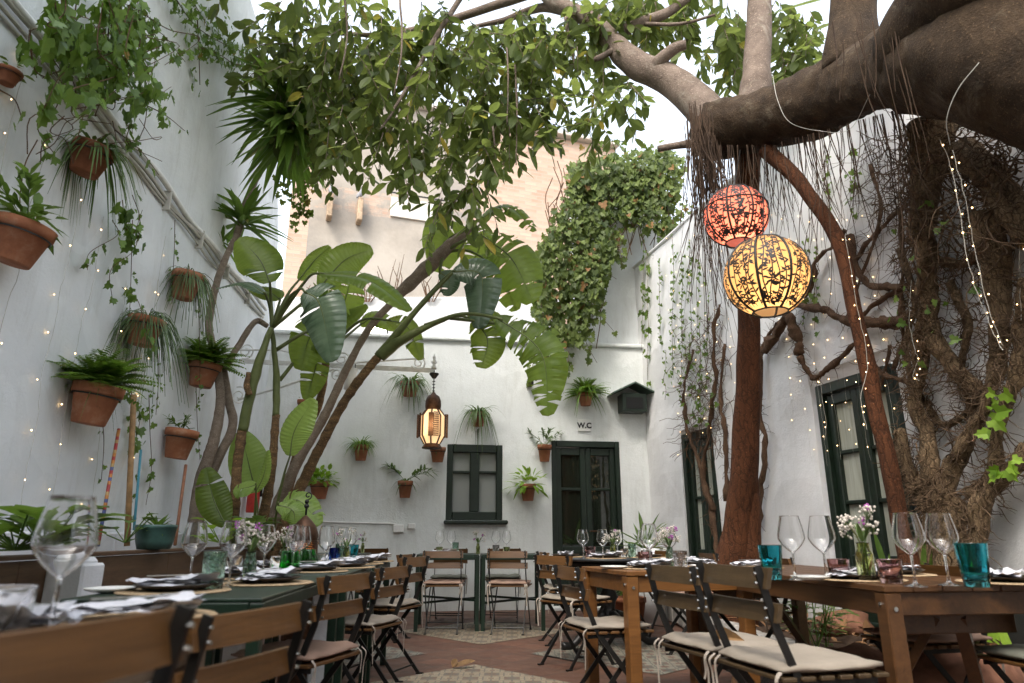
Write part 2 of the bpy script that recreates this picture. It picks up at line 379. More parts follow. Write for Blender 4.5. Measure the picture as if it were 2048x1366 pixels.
# ================================================================== THE SETTING
def grid_wall(name, origin, udir, nrm, us, zs, hole, thick, mat, parent=None, zmap=None, jit=.012, nz=1.3, seed=0.0):
    """a masonry slab: a front skin of cells with holes, thickened backwards; every edge of the skin gets its reveal"""
    mb = MB(); o = Vector(origin); u = Vector(udir).normalized(); n = Vector(nrm).normalized()
    nu, nzz = len(us), len(zs); F = []
    for i in range(nu - 1):
        for j in range(nzz - 1):
            cu, cz = (us[i] + us[i + 1]) / 2, (zs[j] + zs[j + 1]) / 2
            if hole and hole(cu, cz): continue
            F.append((i, j))
    def pt(i, j, back):
        z = zs[j] if zmap is None else zmap(us[i], zs[j])
        p = o + u * us[i] + Vector((0, 0, z))
        if back: return p - n * thick
        k = noise.noise(Vector((us[i] * nz, z * nz, seed))) + .5 * noise.noise(Vector((us[i] * 4, z * 4, seed + 7)))
        return p + n * (jit * k)
    idx = {}
    def vi(i, j, back):
        k = (i, j, back)
        if k not in idx: idx[k] = len(mb.v); mb.v.append(pt(i, j, back))
        return idx[k]
    cells = set(F); flip = u.cross(Vector((0, 0, 1))).dot(n) < 0
    def face(*vs): mb.f.append(tuple(vs[::-1]) if flip else tuple(vs))
    for i, j in F:
        face(vi(i, j, 0), vi(i + 1, j, 0), vi(i + 1, j + 1, 0), vi(i, j + 1, 0))
        face(vi(i, j + 1, 1), vi(i + 1, j + 1, 1), vi(i + 1, j, 1), vi(i, j, 1))
        if (i, j - 1) not in cells: face(vi(i, j, 1), vi(i + 1, j, 1), vi(i + 1, j, 0), vi(i, j, 0))
        if (i, j + 1) not in cells: face(vi(i, j + 1, 0), vi(i + 1, j + 1, 0), vi(i + 1, j + 1, 1), vi(i, j + 1, 1))
        if (i - 1, j) not in cells: face(vi(i, j, 0), vi(i, j + 1, 0), vi(i, j + 1, 1), vi(i, j, 1))
        if (i + 1, j) not in cells: face(vi(i + 1, j, 1), vi(i + 1, j + 1, 1), vi(i + 1, j + 1, 0), vi(i + 1, j, 0))
    return mb.build(name, mat, parent, smooth=False)
def cuts(a, b, step, extra=()):
    n = max(1, round((b - a) / step)); s = {round(a + (b - a) * i / n, 4) for i in range(n + 1)}
    s = {x for x in s if x in (round(a, 4), round(b, 4)) or all(abs(x - e) > step * .3 for e in extra)} | {round(e, 4) for e in extra}
    return sorted(s)
# ---- ground and floor
t = NT('distant_ground_earth'); t.set(Base_Color=t.ramp(t.noise(t.wpos(), .6), (.3, (.16, .13, .1)), (.7, (.24, .2, .16))), Roughness=.95)
mb = MB(); mb.add([(-400, -400, -.012), (400, -400, -.012), (400, 400, -.012), (-400, 400, -.012)], [(0, 1, 2, 3)])
tag(mb.build('ground', t.m), kind='structure')
t = NT('terracotta_floor_tiles'); w = t.wpos(); rot = t.n('Mapping', {'Vector': w, 'Rotation': (0, 0, R(45))}).outputs[0]
br = t.n('TexBrick', {'Vector': rot, 'Color1': (.085, .034, .018, 1), 'Color2': (.135, .055, .03, 1), 'Mortar': (.06, .036, .024, 1), 'Scale': 1.0, 'Mortar Size': .008, 'Bias': 0, 'Brick Width': .27, 'Row Height': .27}, offset=0.0)
c = t.mix(t.ramp(t.noise(w, 2.2, 5), (.35, (0, 0, 0)), (.75, (.55,) * 3)), br.outputs['Color'], (.085, .052, .035))
c = t.mix(t.ramp(t.noise(w, 9, 6, .75), (.5, (0, 0, 0)), (.75, (.5,) * 3)), c, (.15, .09, .062))
t.set(Base_Color=c, Roughness=t.ramp(t.noise(w, 6), (.3, (.5,) * 3), (.7, (.75,) * 3)))
hh = t.mix(.5, br.outputs['Fac'], t.noise(w, 14)); b = t.n('Bump', {'Height': hh, 'Strength': .35, 'Distance': .006}); b.invert = True; t.link(b.outputs[0], t.b.inputs['Normal'])
mb = MB(); mb.add([(-4.2, -3, 0), (4.6, -3, 0), (4.6, 10.4, 0), (-4.2, 10.4, 0)], [(0, 1, 2, 3)])
tag(mb.build('courtyard_floor', t.m), kind='structure')
def inlay_mat(name, shift, cols):
    """cement tiles: a geometric figure repeated per tile, laid diagonally"""
    t = NT(name); w = t.wpos(); v = t.n('Mapping', {'Vector': w, 'Rotation': (0, 0, R(45)), 'Scale': (5, 5, 5)}).outputs[0]
    x = t.n('SeparateXYZ', {'Vector': v})
    def mth(op, a, b=0.0, c=None):
        m = t.n('Math', {0: a, 1: b}, operation=op); return m.outputs[0]
    fx = mth('ABSOLUTE', mth('SUBTRACT', mth('FRACT', x.outputs[0]), .5)); fy = mth('ABSOLUTE', mth('SUBTRACT', mth('FRACT', x.outputs[1]), .5))
    gx = mth('SUBTRACT', mth('FRACT', mth('MULTIPLY', x.outputs[0], .5)), .5); gy = mth('SUBTRACT', mth('FRACT', mth('MULTIPLY', x.outputs[1], .5)), .5)
    sm = mth('ADD', fx, fy); df = mth('ABSOLUTE', mth('SUBTRACT', fx, fy)); pr = mth('MULTIPLY', gx, gy)
    base, brown, grey, dark = cols
    c = t.mix(t.noise(w, 3), (*base, 1), tuple(k * .8 for k in base))
    c = t.mix(mth('MULTIPLY', mth('GREATER_THAN', sm, .62), mth('GREATER_THAN', pr, 0)), c, brown)
    c = t.mix(mth('MULTIPLY', mth('GREATER_THAN', sm, .62), mth('LESS_THAN', pr, 0)), c, grey)
    c = t.mix(mth('LESS_THAN', mth('ABSOLUTE', mth('SUBTRACT', sm, .40 + shift)), .035), c, grey)
    c = t.mix(mth('LESS_THAN', sm, .13 + shift), c, brown)
    c = t.mix(mth('MULTIPLY', mth('LESS_THAN', df, .045), mth('GREATER_THAN', sm, .2)), c, grey)
    c = t.mix(mth('GREATER_THAN', mth('MAXIMUM', fx, fy), .485), c, dark)
    c = t.mix(t.ramp(t.noise(w, 7, 6, .7), (.45, (0, 0, 0)), (.8, (.55,) * 3)), c, (.13, .10, .075))
    t.set(Base_Color=c, Roughness=.55); return t.m
IM = [inlay_mat('cement_tiles_beige', 0.0, ((.30, .245, .165), (.13, .075, .045), (.115, .10, .08), (.12, .09, .065))), inlay_mat('cement_tiles_sage', .08, ((.25, .23, .18), (.12, .06, .04), (.08, .085, .072), (.10, .085, .065)))]
for i in range(-2, 3):
    for j in range(0, 5):
        if (i + j) % 2 == 0: continue
        cx, cy = -.28 + 1.32 * i, 3.35 + 1.4 * j - .04
        h = .90
        if not (-2.6 < cx < 2.2 and cy < 8.9): continue
        mb = MB(); mb.add([(cx - h, cy, .004), (cx, cy - h, .004), (cx + h, cy, .004), (cx, cy + h, .004)], [(0, 1, 2, 3)])
        tag(mb.build('floor_inlay', IM[0] if i in (0, ) else IM[1]), kind='structure')
# ---- tall wall on the left
dl = Vector((LS, 1, 0)).normalized(); LW0 = Vector((LX + LS * -3, -3, 0))
def left_top(u):
    y = -3 + u * dl.y
    pts = ((-3, 7.3), (6.6, 7.25), (7.5, 7.05), (8.1, 6.65), (8.6, 5.9), (8.95, 5.0), (9.15, 3.9), (9.4, 3.5))
    for (a, za), (b, zb) in zip(pts, pts[1:]):
        if y <= b: return za + (zb - za) * max(0, (y - a) / (b - a))
    return 3.5
us = cuts(0, 11.4 / dl.y, .3) + [11.7 / dl.y, 11.95 / dl.y, 12.15 / dl.y]; us = sorted(set(us))
w = grid_wall('boundary_wall', LW0, dl, NL, us, [i / 26 for i in range(27)], None, .45, M['plaster_left'], zmap=lambda u, f: f * left_top(u), jit=.022)
tag(w, 'tall streaky limewashed wall hung with pots and ivy, pipes running along it', 'wall')
mb = MB()                                                      # whitewashed ledge at its foot
a, b = PL(0, 1040).y, 8.8
for k in range(14):
    y0, y1 = 2.4 + k * .45, 2.4 + (k + 1) * .45
    mb.beam((LX + LS * y0 + .09, y0, .48), (LX + LS * y1 + .09, y1, .48), .16, .96, bev=.012)
tag(mb.build('wall_ledge', M['plaster_pier']), 'bright whitewashed ledge along the foot of the limewashed wall, behind the planter', 'ledge')
# pipes and cables clipped along that wall
pr = thing('pipe_run', PL(300, 320), 'bundle of painted pipes and cables running along the limewashed wall', 'pipes')
for k, (dz, r, off) in enumerate(((.07, .026, .04), (.015, .016, .03), (-.035, .013, .025), (-.065, .010, .02))):
    pts = []
    for i in range(60):
        y = 1.6 + i * .118; z = 3.84 - .012 * y + dz + .02 * math.sin(y * 1.7 + k * 2) + .012 * math.sin(y * 5.1 + k)
        pts.append(Vector((LX + LS * y + off + .008 * math.sin(y * 4 + k), y, z)))
    MB_ = MB(); MB_.tube(pts, r, 8); MB_.build('pipe', M['white_metal'] if k < 1 else M['wire'], pr, True)
for k in range(8):
    y = 2.2 + k * .8; z = 3.82 - .012 * y; mb = MB(); mb.box((LX + LS * y + .03, y, z), (.075, .018, .19), None, .006); mb.build('clip', M['wire'], pr)
# ---- low building across the back: wall, door, window
ub = Vector((1, BS, 0)).normalized(); B0 = Vector((-3.9, BY + BS * -3.9, 0))
def bu(p): return (p - B0).dot(ub)
wl, wr = bu(PB(893, 960)), bu(PB(1005, 960)); wt, wb_ = PB(948, 889).z, PB(948, 1040).z
dl_, dr_ = bu(PB(1104, 1000)), bu(PB(1243, 1000)); dt = PB(1170, 882).z
ztop = PB(1050, 689).z; L = (Vector((2.45, BY + BS * 2.45, 0)) - B0).length
us = cuts(0, L, .28, (wl, wr, dl_, dr_)); zs = cuts(0, ztop, .28, (wb_, wt, dt))
house = thing('courtyard_building', B0 + ub * (L / 2), 'low white building with dark green door and window across the back of the courtyard', 'building')
grid_wall('wall', B0, ub, NB, us, zs, lambda u, z: (wl < u < wr and wb_ < z < wt) or (dl_ < u < dr_ and z < dt), .35, M['plaster_back'], house, jit=.012, seed=3)
def frame_mat(origin, u, n): 
    m = Matrix((u, -n, Vector((0, 0, 1)))).transposed().to_4x4(); m.translation = origin; return m    # local x along wall, y into the wall, z up
FB = frame_mat(B0, ub, NB)
mb = MB(); mb.box((L / 2, .16, ztop + .035), (L + .05, .42, .06), FB, .015); mb.build('coping', M['plaster_back'], house)
mb = MB(); mb.box((dl_ - .35 + (L - dl_) / 2 + .2, -.03, ztop + .02), (.01, .01, .01), FB)
t = NT('dim_window_pane'); t.set(Base_Color=(.30, .31, .30, 1), Roughness=.06); t.b.inputs['Specular IOR Level'].default_value = .6; M['pane_dim'] = t.m
t = NT('pale_curtain_pane'); f = t.noise(t.coord((9, 9, .5)), 3, 2); t.set(Base_Color=t.ramp(f, (.3, (.33, .34, .28)), (.7, (.50, .51, .44))), Roughness=.08); t.b.inputs['Specular IOR Level'].default_value = .55; M['pane_curtain'] = t.m
t = NT('dark_reflecting_pane'); t.set(Base_Color=(.012, .016, .011, 1), Roughness=.03); t.b.inputs['Specular IOR Level'].default_value = 1.0; M['pane_dark'] = t.m
# window
win = MB(); fw = .085; cx = (wl + wr) / 2; inset = .05
for x0, x1, z0, z1 in ((wl, wl + fw, wb_, wt), (wr - fw, wr, wb_, wt), (wl + fw, wr - fw, wt - .11, wt), (wl + fw, wr - fw, wb_, wb_ + .11), (cx - .065, cx + .065, wb_ + .11, wt - .11)):
    win.box(((x0 + x1) / 2, inset, (z0 + z1) / 2), (x1 - x0 - .002, .09, z1 - z0 - .002), FB, .008)
zm = wb_ + (wt - wb_) * .63
for s in (-1, 1):
    x0, x1 = (wl + fw, cx - .065) if s < 0 else (cx + .065, wr - fw)
    win.box(((x0 + x1) / 2, inset + .004, zm), (x1 - x0 - .002, .05, .035), FB, .006)
wo = win.build('window', M['green_paint'], house)
pn = MB(); pn.box((cx, inset + .035, (wt + wb_) / 2), (wr - wl - .1, .006, wt - wb_ - .1), FB); pn.build('pane', M['pane_dim'], wo)
sl = MB(); sl.box((cx + .02, -.03, wb_ - .03), (wr - wl + .09, .16, .055), FB, .015); sl.build('sill', M['green_paint'], wo)
# double door
do = MB(); fw = .07; cx = (dl_ + dr_) / 2
for x0, x1, z0, z1 in ((dl_, dl_ + fw, 0, dt), (dr_ - fw, dr_, 0, dt), (dl_ + fw, dr_ - fw, dt - .09, dt)):
    do.box(((x0 + x1) / 2, .05, (z0 + z1) / 2), (x1 - x0 - .002, .12, z1 - z0 - .002), FB, .008)
zp = .80; zmid = zp + (dt - .2 - zp) * .62
for s in (-1, 1):
    x0, x1 = (dl_ + fw, cx - .003) if s < 0 else (cx + .003, dr_ - fw); st = .075
    for a, b, z0, z1 in ((x0, x0 + st, .02, dt - .095), (x1 - st, x1, .02, dt - .095), (x0 + st, x1 - st, dt - .2, dt - .095), (x0 + st, x1 - st, zp - .09, zp), (x0 + st, x1 - st, .02, .16), (x0 + st, x1 - st, zmid - .02, zmid + .02)):
        do.box(((a + b) / 2, .06, (z0 + z1) / 2), (b - a - .001, .055, z1 - z0 - .001), FB, .006)
    do.box(((x0 + x1) / 2, .07, (.16 + zp - .09) / 2), (x1 - x0 - 2 * st, .03, zp - .25), FB)
    do.box(((x0 + x1) / 2, .052, (.16 + zp - .09) / 2), (x1 - x0 - 2 * st - .1, .02, zp - .37), FB, .008)
dob = do.build('door', M['green_paint'], house)
for s in (-1, 1):
    x0, x1 = (dl_ + fw, cx) if s < 0 else (cx, dr_ - fw)
    pn = MB(); pn.box(((x0 + x1) / 2, .072, (zp + dt - .2) / 2), (x1 - x0 - .1, .006, dt - .2 - zp + .02), FB); pn.build('pane', M['pane_dark'], dob)
hd = MB(); hd.tube([FB @ Vector((cx + .04, .03, 1.0)), FB @ Vector((cx + .04, -.02, 1.0)), FB @ Vector((cx + .13, -.02, 1.0))], .01, 8); hd.build('handle', M['brass'], dob, True)
dss = MB(); dss.box((cx, -.02, .02), (dr_ - dl_ + .1, .36, .05), FB, .01); dss.build('doorstep', M['plaster_back'], house)
# things on the back wall
sg = thing('door_sign', PB(1168, 851), 'white tile sign reading W.C above the dark green door', 'sign')
mb = MB(); c = PB(1168, 851); lc = FB.inverted() @ c; mb.box((lc.x, -.012, lc.z), (.19, .016, .17), FB, .006); mb.build('plate', simple('glazed_white_tile', (.8, .8, .78), .25, 0, .03), sg)
def text_on(txt, size, F, x, y, z, mat, parent, bold=0.0, extr=.002):
    cu = bpy.data.curves.new('lettering', 'FONT'); cu.body = txt; cu.size = size; cu.align_x = 'CENTER'; cu.align_y = 'CENTER'; cu.extrude = extr; cu.offset = bold
    tmp = bpy.data.objects.new('tmp_text', cu); COL.objects.link(tmp); bpy.context.view_layer.update()
    me = bpy.data.meshes.new_from_object(tmp.evaluated_get(bpy.context.evaluated_depsgraph_get())); bpy.data.objects.remove(tmp)
    me.materials.clear(); me.materials.append(mat); o = bpy.data.objects.new('lettering', me); COL.objects.link(o)
    m = F @ Matrix.Translation((x, y, z)) @ Matrix.Rotation(R(90), 4, 'X')
    o0 = ORG[parent.name]; me.transform(Matrix.Translation(-o0) @ m); o.parent = parent; return o
text_on('W.C', .105, FB, lc.x, -.0235, lc.z - .005, simple('black_lettering', (.01, .01, .01), .4), sg, .004)
bh = thing('birdhouse', PB(1262, 830), 'dark green roofed bird box fixed high beside the W.C door', 'bird box')
lc = FB.inverted() @ PB(1262, 808, .12)
mb = MB(); mb.box((lc.x + .01, -.14, lc.z), (.36, .24, .26), FB, .006); mb.build('box', M['green_paint'], bh)
mb = MB(); mb.box((lc.x + .01, -.263, lc.z - .01), (.25, .008, .16), FB); mb.build('opening', simple('black_hollow', (.004, .004, .004), .9), bh)  # flat black panel on the solid front stands in for shade inside
mb = MB()
for s in (-1, 1):
    p = [FB @ Vector((lc.x + .01, yy, lc.z + .29)) for yy in (-.33, .0)]; q = [FB @ Vector((lc.x + .01 + s * .33, yy, lc.z + .13)) for yy in (-.33, .0)]
    dn = Vector((0, 0, -.022)); mb.add([p[0], p[1], q[1], q[0], p[0] + dn, p[1] + dn, q[1] + dn, q[0] + dn], [(0, 1, 2, 3), (7, 6, 5, 4), (0, 3, 7, 4), (1, 5, 6, 2), (3, 2, 6, 7), (0, 4, 5, 1)])
mb.build('roof', simple('faded_green_roof', (.05, .085, .06), .55, 0, .3), bh)
mb = MB(); lc = FB.inverted() @ PB(1058, 770); mb.box((lc.x, -.08, lc.z), (.09, .13, .07), FB, .015); mb.tube([FB @ Vector((lc.x, 0, lc.z - .02)), FB @ Vector((lc.x, -.06, lc.z - .02))], .012, 6)
tag(mb.build('security_camera', M['black_metal']), 'small black security camera on the white wall beside the hanging banana leaf', 'camera')
jb = thing('junction_box', PB(795, 1062), 'grey cable box with thin conduit on the white wall below the window', 'cable box')
lc = FB.inverted() @ PB(797, 1057); mb = MB(); mb.box((lc.x, -.035, lc.z), (.14, .07, .1), FB, .01); mb.build('case', M['white_metal'], jb)
mb = MB(); mb.box((lc.x + .17, -.02, lc.z + .03), (.1, .04, .07), FB, .008); mb.build('socket', M['white_metal'], jb)
mb = MB(); l2 = FB.inverted() @ PB(600, 1043); l3 = FB.inverted() @ PB(780, 1047)
mb.tube([FB @ Vector((l2.x, -.012, l2.z)), FB @ Vector((l3.x, -.012, l3.z)), FB @ Vector((lc.x, -.012, lc.z + .05))], .011, 6); mb.build('conduit', M['white_metal'], jb)
# ---- house wall on the right with a glazed double door and a narrower one
dr = Vector((-RS, -1, 0)).normalized(); R0 = Vector((RX + RS * 10.1, 10.1, 0))          # u runs from the back towards the camera
def ru(p): return (p - R0).dot(dr)
FR = frame_mat(R0, dr, NR)
d1a, d1b, d1t = ru(PR(1630, 800)), ru(PR(1630, 800)) + .95, PR(1630, 772).z
d2a, d2t = ru(PR(1366, 950)), PR(1366, 868).z; d2b = d2a + .78
RT = 4.98; LR = 13.2
us = cuts(0, LR, .3, (d1a - .06, d1b + .06, d2a - .03, d2b + .03)); zs = cuts(0, RT, .3, (d1t + .12, d2t + .05))
hr = thing('white_house', R0 + dr * 5, 'white lime-washed house along the planted bed with two dark green glazed doors', 'house')
grid_wall('wall', R0, dr, NR, us, zs, lambda u, z: (d1a - .06 < u < d1b + .06 and z < d1t + .12) or (d2a - .03 < u < d2b + .03 and z < d2t + .05), .4, M['plaster_right'], hr, jit=.03, seed=9)
def glazed_door(ua, ub_, zt, z0=.12, leaves=2, rows=2, inset=.07):
    mb = MB(); fw = .08
    for a, b, c, d in ((ua, ua + fw, z0, zt), (ub_ - fw, ub_, z0, zt), (ua + fw, ub_ - fw, zt - .1, zt)):
        mb.box(((a + b) / 2, inset, (c + d) / 2), (b - a - .002, .13, d - c - .002), FR, .01)
    wlf = (ub_ - ua - 2 * fw) / leaves; zp = .78; st = .07; panes = []
    for k in range(leaves):
        x0 = ua + fw + k * wlf + .002; x1 = x0 + wlf - .004
        for a, b, c, d in ((x0, x0 + st, z0, zt - .105), (x1 - st, x1, z0, zt - .105), (x0 + st, x1 - st, zt - .2, zt - .105), (x0 + st, x1 - st, zp - .1, zp), (x0 + st, x1 - st, z0, z0 + .13)):
            mb.box(((a + b) / 2, inset + .01, (c + d) / 2), (b - a - .001, .06, d - c - .001), FR, .008)
        mb.box(((x0 + x1) / 2, inset + .02, (z0 + .13 + zp - .1) / 2), (wlf - 2 * st, .03, zp - .23 - z0), FR)
        for r in range(1, rows + 1):
            z = zp + (zt - .2 - zp) * r / (rows + 1); mb.box(((x0 + x1) / 2, inset + .012, z), (wlf - 2 * st, .04, .035), FR, .006)
        panes.append(((x0 + x1) / 2, (zp + zt - .2) / 2, wlf - .1, zt - .2 - zp + .03))
    o = mb.build('door', M['green_paint'], hr)
    for x, z, w_, h in panes:
        q = MB(); q.box((x, inset + .03, z), (w_, .006, h), FR); q.build('pane', M['pane_curtain'], o)
glazed_door(d1a, d1b, d1t); glazed_door(d2a, d2b, d2t, 0.0, 2, 1)
mb = MB(); mb.box((LR / 2, .2, RT + .03), (LR, .44, .06), FR, .02); mb.build('coping', M['plaster_right'], hr)
# unseen wall added behind the camera to darken the foreground
mb = MB(); mb.box((0, -3.4, 2.6), (8.6, .5, 5.2)); tag(mb.build('rear_house', M['plaster_back']), 'white house wall closing the courtyard behind the tables', 'house')
mb = MB()
for k in range(1500):
    x, z = random.uniform(-4, 4), random.uniform(.2, 5.2); mb.ivy((x, -3.1 + .25 * random.random(), z), Vector((random.uniform(-.6, .6), .2, -1)), Vector((0, 1, .3)) + rv(.6), random.uniform(.16, .32))
tag(mb.build('ivy', M['ivy_leaf']), 'ivy covering the house wall opposite the W.C door', 'ivy')  # unseen leaves added for door reflections and less light from the front
# ---- upper white wall, ivy wall and far brick building
za = P(850, 592, 11.6).z; mb = MB(); mb.box((-1.9, 11.8, za / 2), (5.6, .35, za), None, .03)
tag(mb.build('terrace_wall', plaster('weathered_terrace_render', (.5, .5, .5), .3, (.3, .28, .25), 4)), 'low white terrace wall above the back building, below the brick facade', 'wall')
zi = P(1240, 352, 10.1).z; x0, x1 = P(1150, 600, 10.05).x, P(1330, 600, 10.05).x
us = cuts(0, x1 - x0, .25); zs = cuts(0, zi, .3)
iw = grid_wall('ivy_wall', (x0, 10.02, 0), (1, 0, 0), (0, -1, 0), us, zs, None, .6, M['plaster_left'], jit=.05, seed=21)
tag(iw, 'tall rough white wall above the W.C door, half covered in ivy', 'wall')
FY, FS = 17.0, .35
fu = Vector((1, FS, 0)).normalized(); FN = Vector((FS, -1, 0)).normalized()
def PF(px, py, off=0):
    d = ray(px, py); return EYE + d * ((FY - off) / (d.y - FS * d.x))
F0 = PF(572, 500); F0.z = 0; FT = PF(1130, 277).z; FL = (PF(1235, 500) - PF(572, 500)).length
t = NT('patched_brick_and_plaster'); g = t.n('TexCoord').outputs['Object']; sep = t.n('SeparateXYZ', {'Vector': g})
bv = t.n('CombineXYZ', {0: sep.outputs[0], 1: sep.outputs[2], 2: 0.0}).outputs[0]
br = t.n('TexBrick', {'Vector': bv, 'Color1': (.36, .235, .175, 1), 'Color2': (.45, .335, .26, 1), 'Mortar': (.35, .29, .24, 1), 'Scale': 1, 'Mortar Size': .014, 'Brick Width': .34, 'Row Height': .105, 'Bias': .0})
pl = t.ramp(t.noise(t.wpos((1, 1, 1.0)), .55, 6, .65), (.36, (.22, .20, .18)), (.48, (.29, .26, .225)), (.64, (.36, .325, .285)))
gr = t.mix(t.ramp(t.noise(t.wpos((1, 1, .5)), 1.1, 5), (.45, (0, 0, 0)), (.75, (.6,) * 3)), pl, (.25, .235, .22))
nz = t.noise(t.wpos(), .8, 5); xx = t.n('Math', {0: sep.outputs[0], 1: t.n('Math', {0: nz, 1: 1.6}, operation='MULTIPLY').outputs[0]}, operation='ADD').outputs[0]
XB = (PF(965, 380) - F0).dot(fu)
isb = t.n('Math', {0: xx, 1: XB + .8}, operation='GREATER_THAN').outputs[0]
edge = t.n('Math', {0: sep.outputs[0], 1: .46}, operation='LESS_THAN').outputs[0]
mk = t.n('Math', {0: isb, 1: edge}, operation='MAXIMUM').outputs[0]
zz = PF(690, 400).z; band = t.n('Math', {0: t.n('Math', {0: t.n('Math', {0: sep.outputs[2], 1: zz}, operation='SUBTRACT').outputs[0]}, operation='ABSOLUTE').outputs[0], 1: t.n('Math', {0: nz, 1: .62}, operation='MULTIPLY').outputs[0]}, operation='LESS_THAN').outputs[0]
bn = t.n('Math', {0: band, 1: t.ramp(t.noise(t.wpos(), 3, 3), (.42, (0, 0, 0)), (.6, (.8,) * 3))}, operation='MULTIPLY').outputs[0]
mk = t.n('Math', {0: mk, 1: bn}, operation='MAXIMUM').outputs[0]
brc = t.mix(t.ramp(t.noise(t.wpos(), 2.2, 5), (.4, (0, 0, 0)), (.7, (.55,) * 3)), br.outputs['Color'], (.42, .32, .255))
t.set(Base_Color=t.mix(mk, gr, brc), Roughness=.95); t.b.inputs['Specular IOR Level'].default_value = .1
t.bump(t.mix(mk, t.noise(t.wpos(), 5), br.outputs['Fac']), .35, .03)
M['far_facade'] = t.m
fb = thing('brick_building', F0, 'tall patched building of bare brick and grey plaster rising beyond the courtyard', 'building')
m = Matrix((fu, -FN, Vector((0, 0, 1)))).transposed().to_4x4(); m.translation = F0; FF = m
mb = MB(); n = 40
vs = []; 
for i in range(n + 1):
    for zv in (0, FT - .03 + .03 * noise.noise(Vector((i * .9, 0, 4)))): vs.append((FL * i / n, 0, zv)); vs.append((FL * i / n, 5, zv))
fs = []
for i in range(n):
    k = 4 * i; fs += [(k, k + 4, k + 6, k + 2), (k + 2, k + 6, k + 7, k + 3)]
fs += [(0, 2, 3, 1), (4 * n, 4 * n + 1, 4 * n + 3, 4 * n + 2)]
mb.add(vs, fs); wo = mb.build('wall', M['far_facade'], None, org=(0, 0, 0)); wo.parent = fb; wo.matrix_local = Matrix.Rotation(math.atan2(fu.y, fu.x), 4, 'Z')
mb = MB(); mb.box((FL / 2, -.04, FT + .05), (FL + .1, .3, .1), FF, .02); mb.build('roof_edge', simple('pale_roof_edge', (.5, .45, .4), .9), fb)
a, b = FF.inverted() @ PF(782, 395), FF.inverted() @ PF(872, 447)
mb = MB(); mb.box(((a.x + b.x) / 2, -.03, (a.z + b.z) / 2), (b.x - a.x, .06, a.z - b.z), FF, .01); mb.build('white_panel', simple('chalky_white_paint', (.55, .52, .48), .9, 0, .05, 2), fb)
mb = MB(); mb.box(((a.x + b.x) / 2, -.25, a.z + .02), (b.x - a.x + .3, .03, .03), FF); mb.build('rail', M['black_metal'], fb)
M['pigeon'] = simple('grey_feathers', (.16, .16, .17), .7, 0, .4, 40)
def pigeon(c, s, yaw, label):
    mb = MB(); prof = ((0, 0, .012), (.05, .03, .035), (.12, .055, .06), (.19, .085, .062), (.25, .13, .045), (.275, .17, .03), (.30, .20, .032), (.325, .215, .022), (.36, .205, .006))
    m = Matrix.Translation(c) @ Matrix.Rotation(yaw, 4, 'Z') @ Matrix.Rotation(R(-25), 4, 'Y') @ Matrix.Scale(s, 4)
    mb.tube([m @ Vector((x - .16, 0, z + .02)) for x, z, r in prof], [r * s for x, z, r in prof], 8)
    for d in (-1, 1): mb.tube([m @ Vector((.02, d * .025, .07)), m @ Vector((.05, d * .025, -.03))], .006 * s, 4)
    tag(mb.build('pigeon', M['pigeon'], None, True), label, 'pigeon', 'pigeons on the far building')
for px, py, lab in ((659, 412, 'rusty beam stub nearest the edge'), (718, 420, '')):
    q = FF.inverted() @ PF(px, py); mb = MB(); mb.box((q.x, -.18, q.z - .12), (.13, .36, .62), FF, .02); mb.build('beam_stub', simple('rotten_beam_end', (.30, .22, .15), .9, 0, .4, 12), fb)
q = FF.inverted() @ PF(659, 412); pigeon(FF @ Vector((q.x, -.2, q.z + .21)), 1.15, R(110), 'grey pigeon perched on the beam stub nearer the climbing stems')
q = FF.inverted() @ PF(718, 420); pigeon(FF @ Vector((q.x, -.2, q.z + .21)), 1.1, R(70), 'grey pigeon perched on the beam stub nearer the white panel')
for px, lab in ((1133, 'grey pigeon upright on the brick roof edge, nearer the ivy'), (1111, 'small grey pigeon sitting low on the brick roof edge, nearer the canopy')):
    q = FF.inverted() @ PF(px, 275); pigeon(FF @ Vector((q.x, 0, FT + .12)), 1.1 if px == 1133 else .7, R(80), lab)
# floodlight on the back building
fl = thing('floodlight', PB(757, 688, -.2), 'small lit floodlight on the roof edge behind the banana stems', 'floodlight')
lc = FB.inverted() @ PB(757, 662, -.1); mb = MB(); mb.box((lc.x, .1, lc.z), (.27, .07, .2), FB, .012); mb.build('housing', M['black_metal'], fl)
mb = MB(); mb.box((lc.x, .062, lc.z), (.22, .006, .15), FB); mb.build('lamp', emit('flood_lamp', (1, .95, .72), 6), fl)
mb = MB(); mb.box((lc.x, .12, (lc.z - .1 + ztop + .06) / 2), (.04, .04, max(.02, lc.z - .1 - ztop - .06)), FB); mb.build('bracket', M['black_metal'], fl)
# ---- planted bed on the right and its kerb
kl = [Vector(p) for p in ((1.86, 9.2, 0), (1.86, 7.6, 0), (1.86, 6.55, 0), (1.98, 5.0, 0), (2.2, 4.2, 0), (2.46, 3.4, 0), (2.62, 2.2, 0), (2.7, .4, 0))]
mb = MB(); kp = bez(kl, 6)
for i, p in enumerate(kp):
    q = Vector((RX + RS * p.y + .02, p.y, 0))
    for k in range(9):
        f = k / 8; r = p.lerp(q, f); r.z = .13 + .05 * noise.noise(r * 2.3) + .03 * noise.noise(r * 7) + .06 * f; mb.v.append(r)
for i in range(len(kp) - 1):
    for k in range(8): a = i * 9 + k; mb.f.append((a, a + 9, a + 10, a + 1))
tag(mb.build('soil_bed', M['soil'], None, True), kind='structure')
mb = MB()
for i in range(len(kp) - 1):
    a, b = kp[i], kp[i + 1]; mb.beam((a.x, a.y, .1 + .01 * (i % 3)), (b.x, b.y, .1 + .01 * ((i + 1) % 3)), .17, .22, bev=.03)
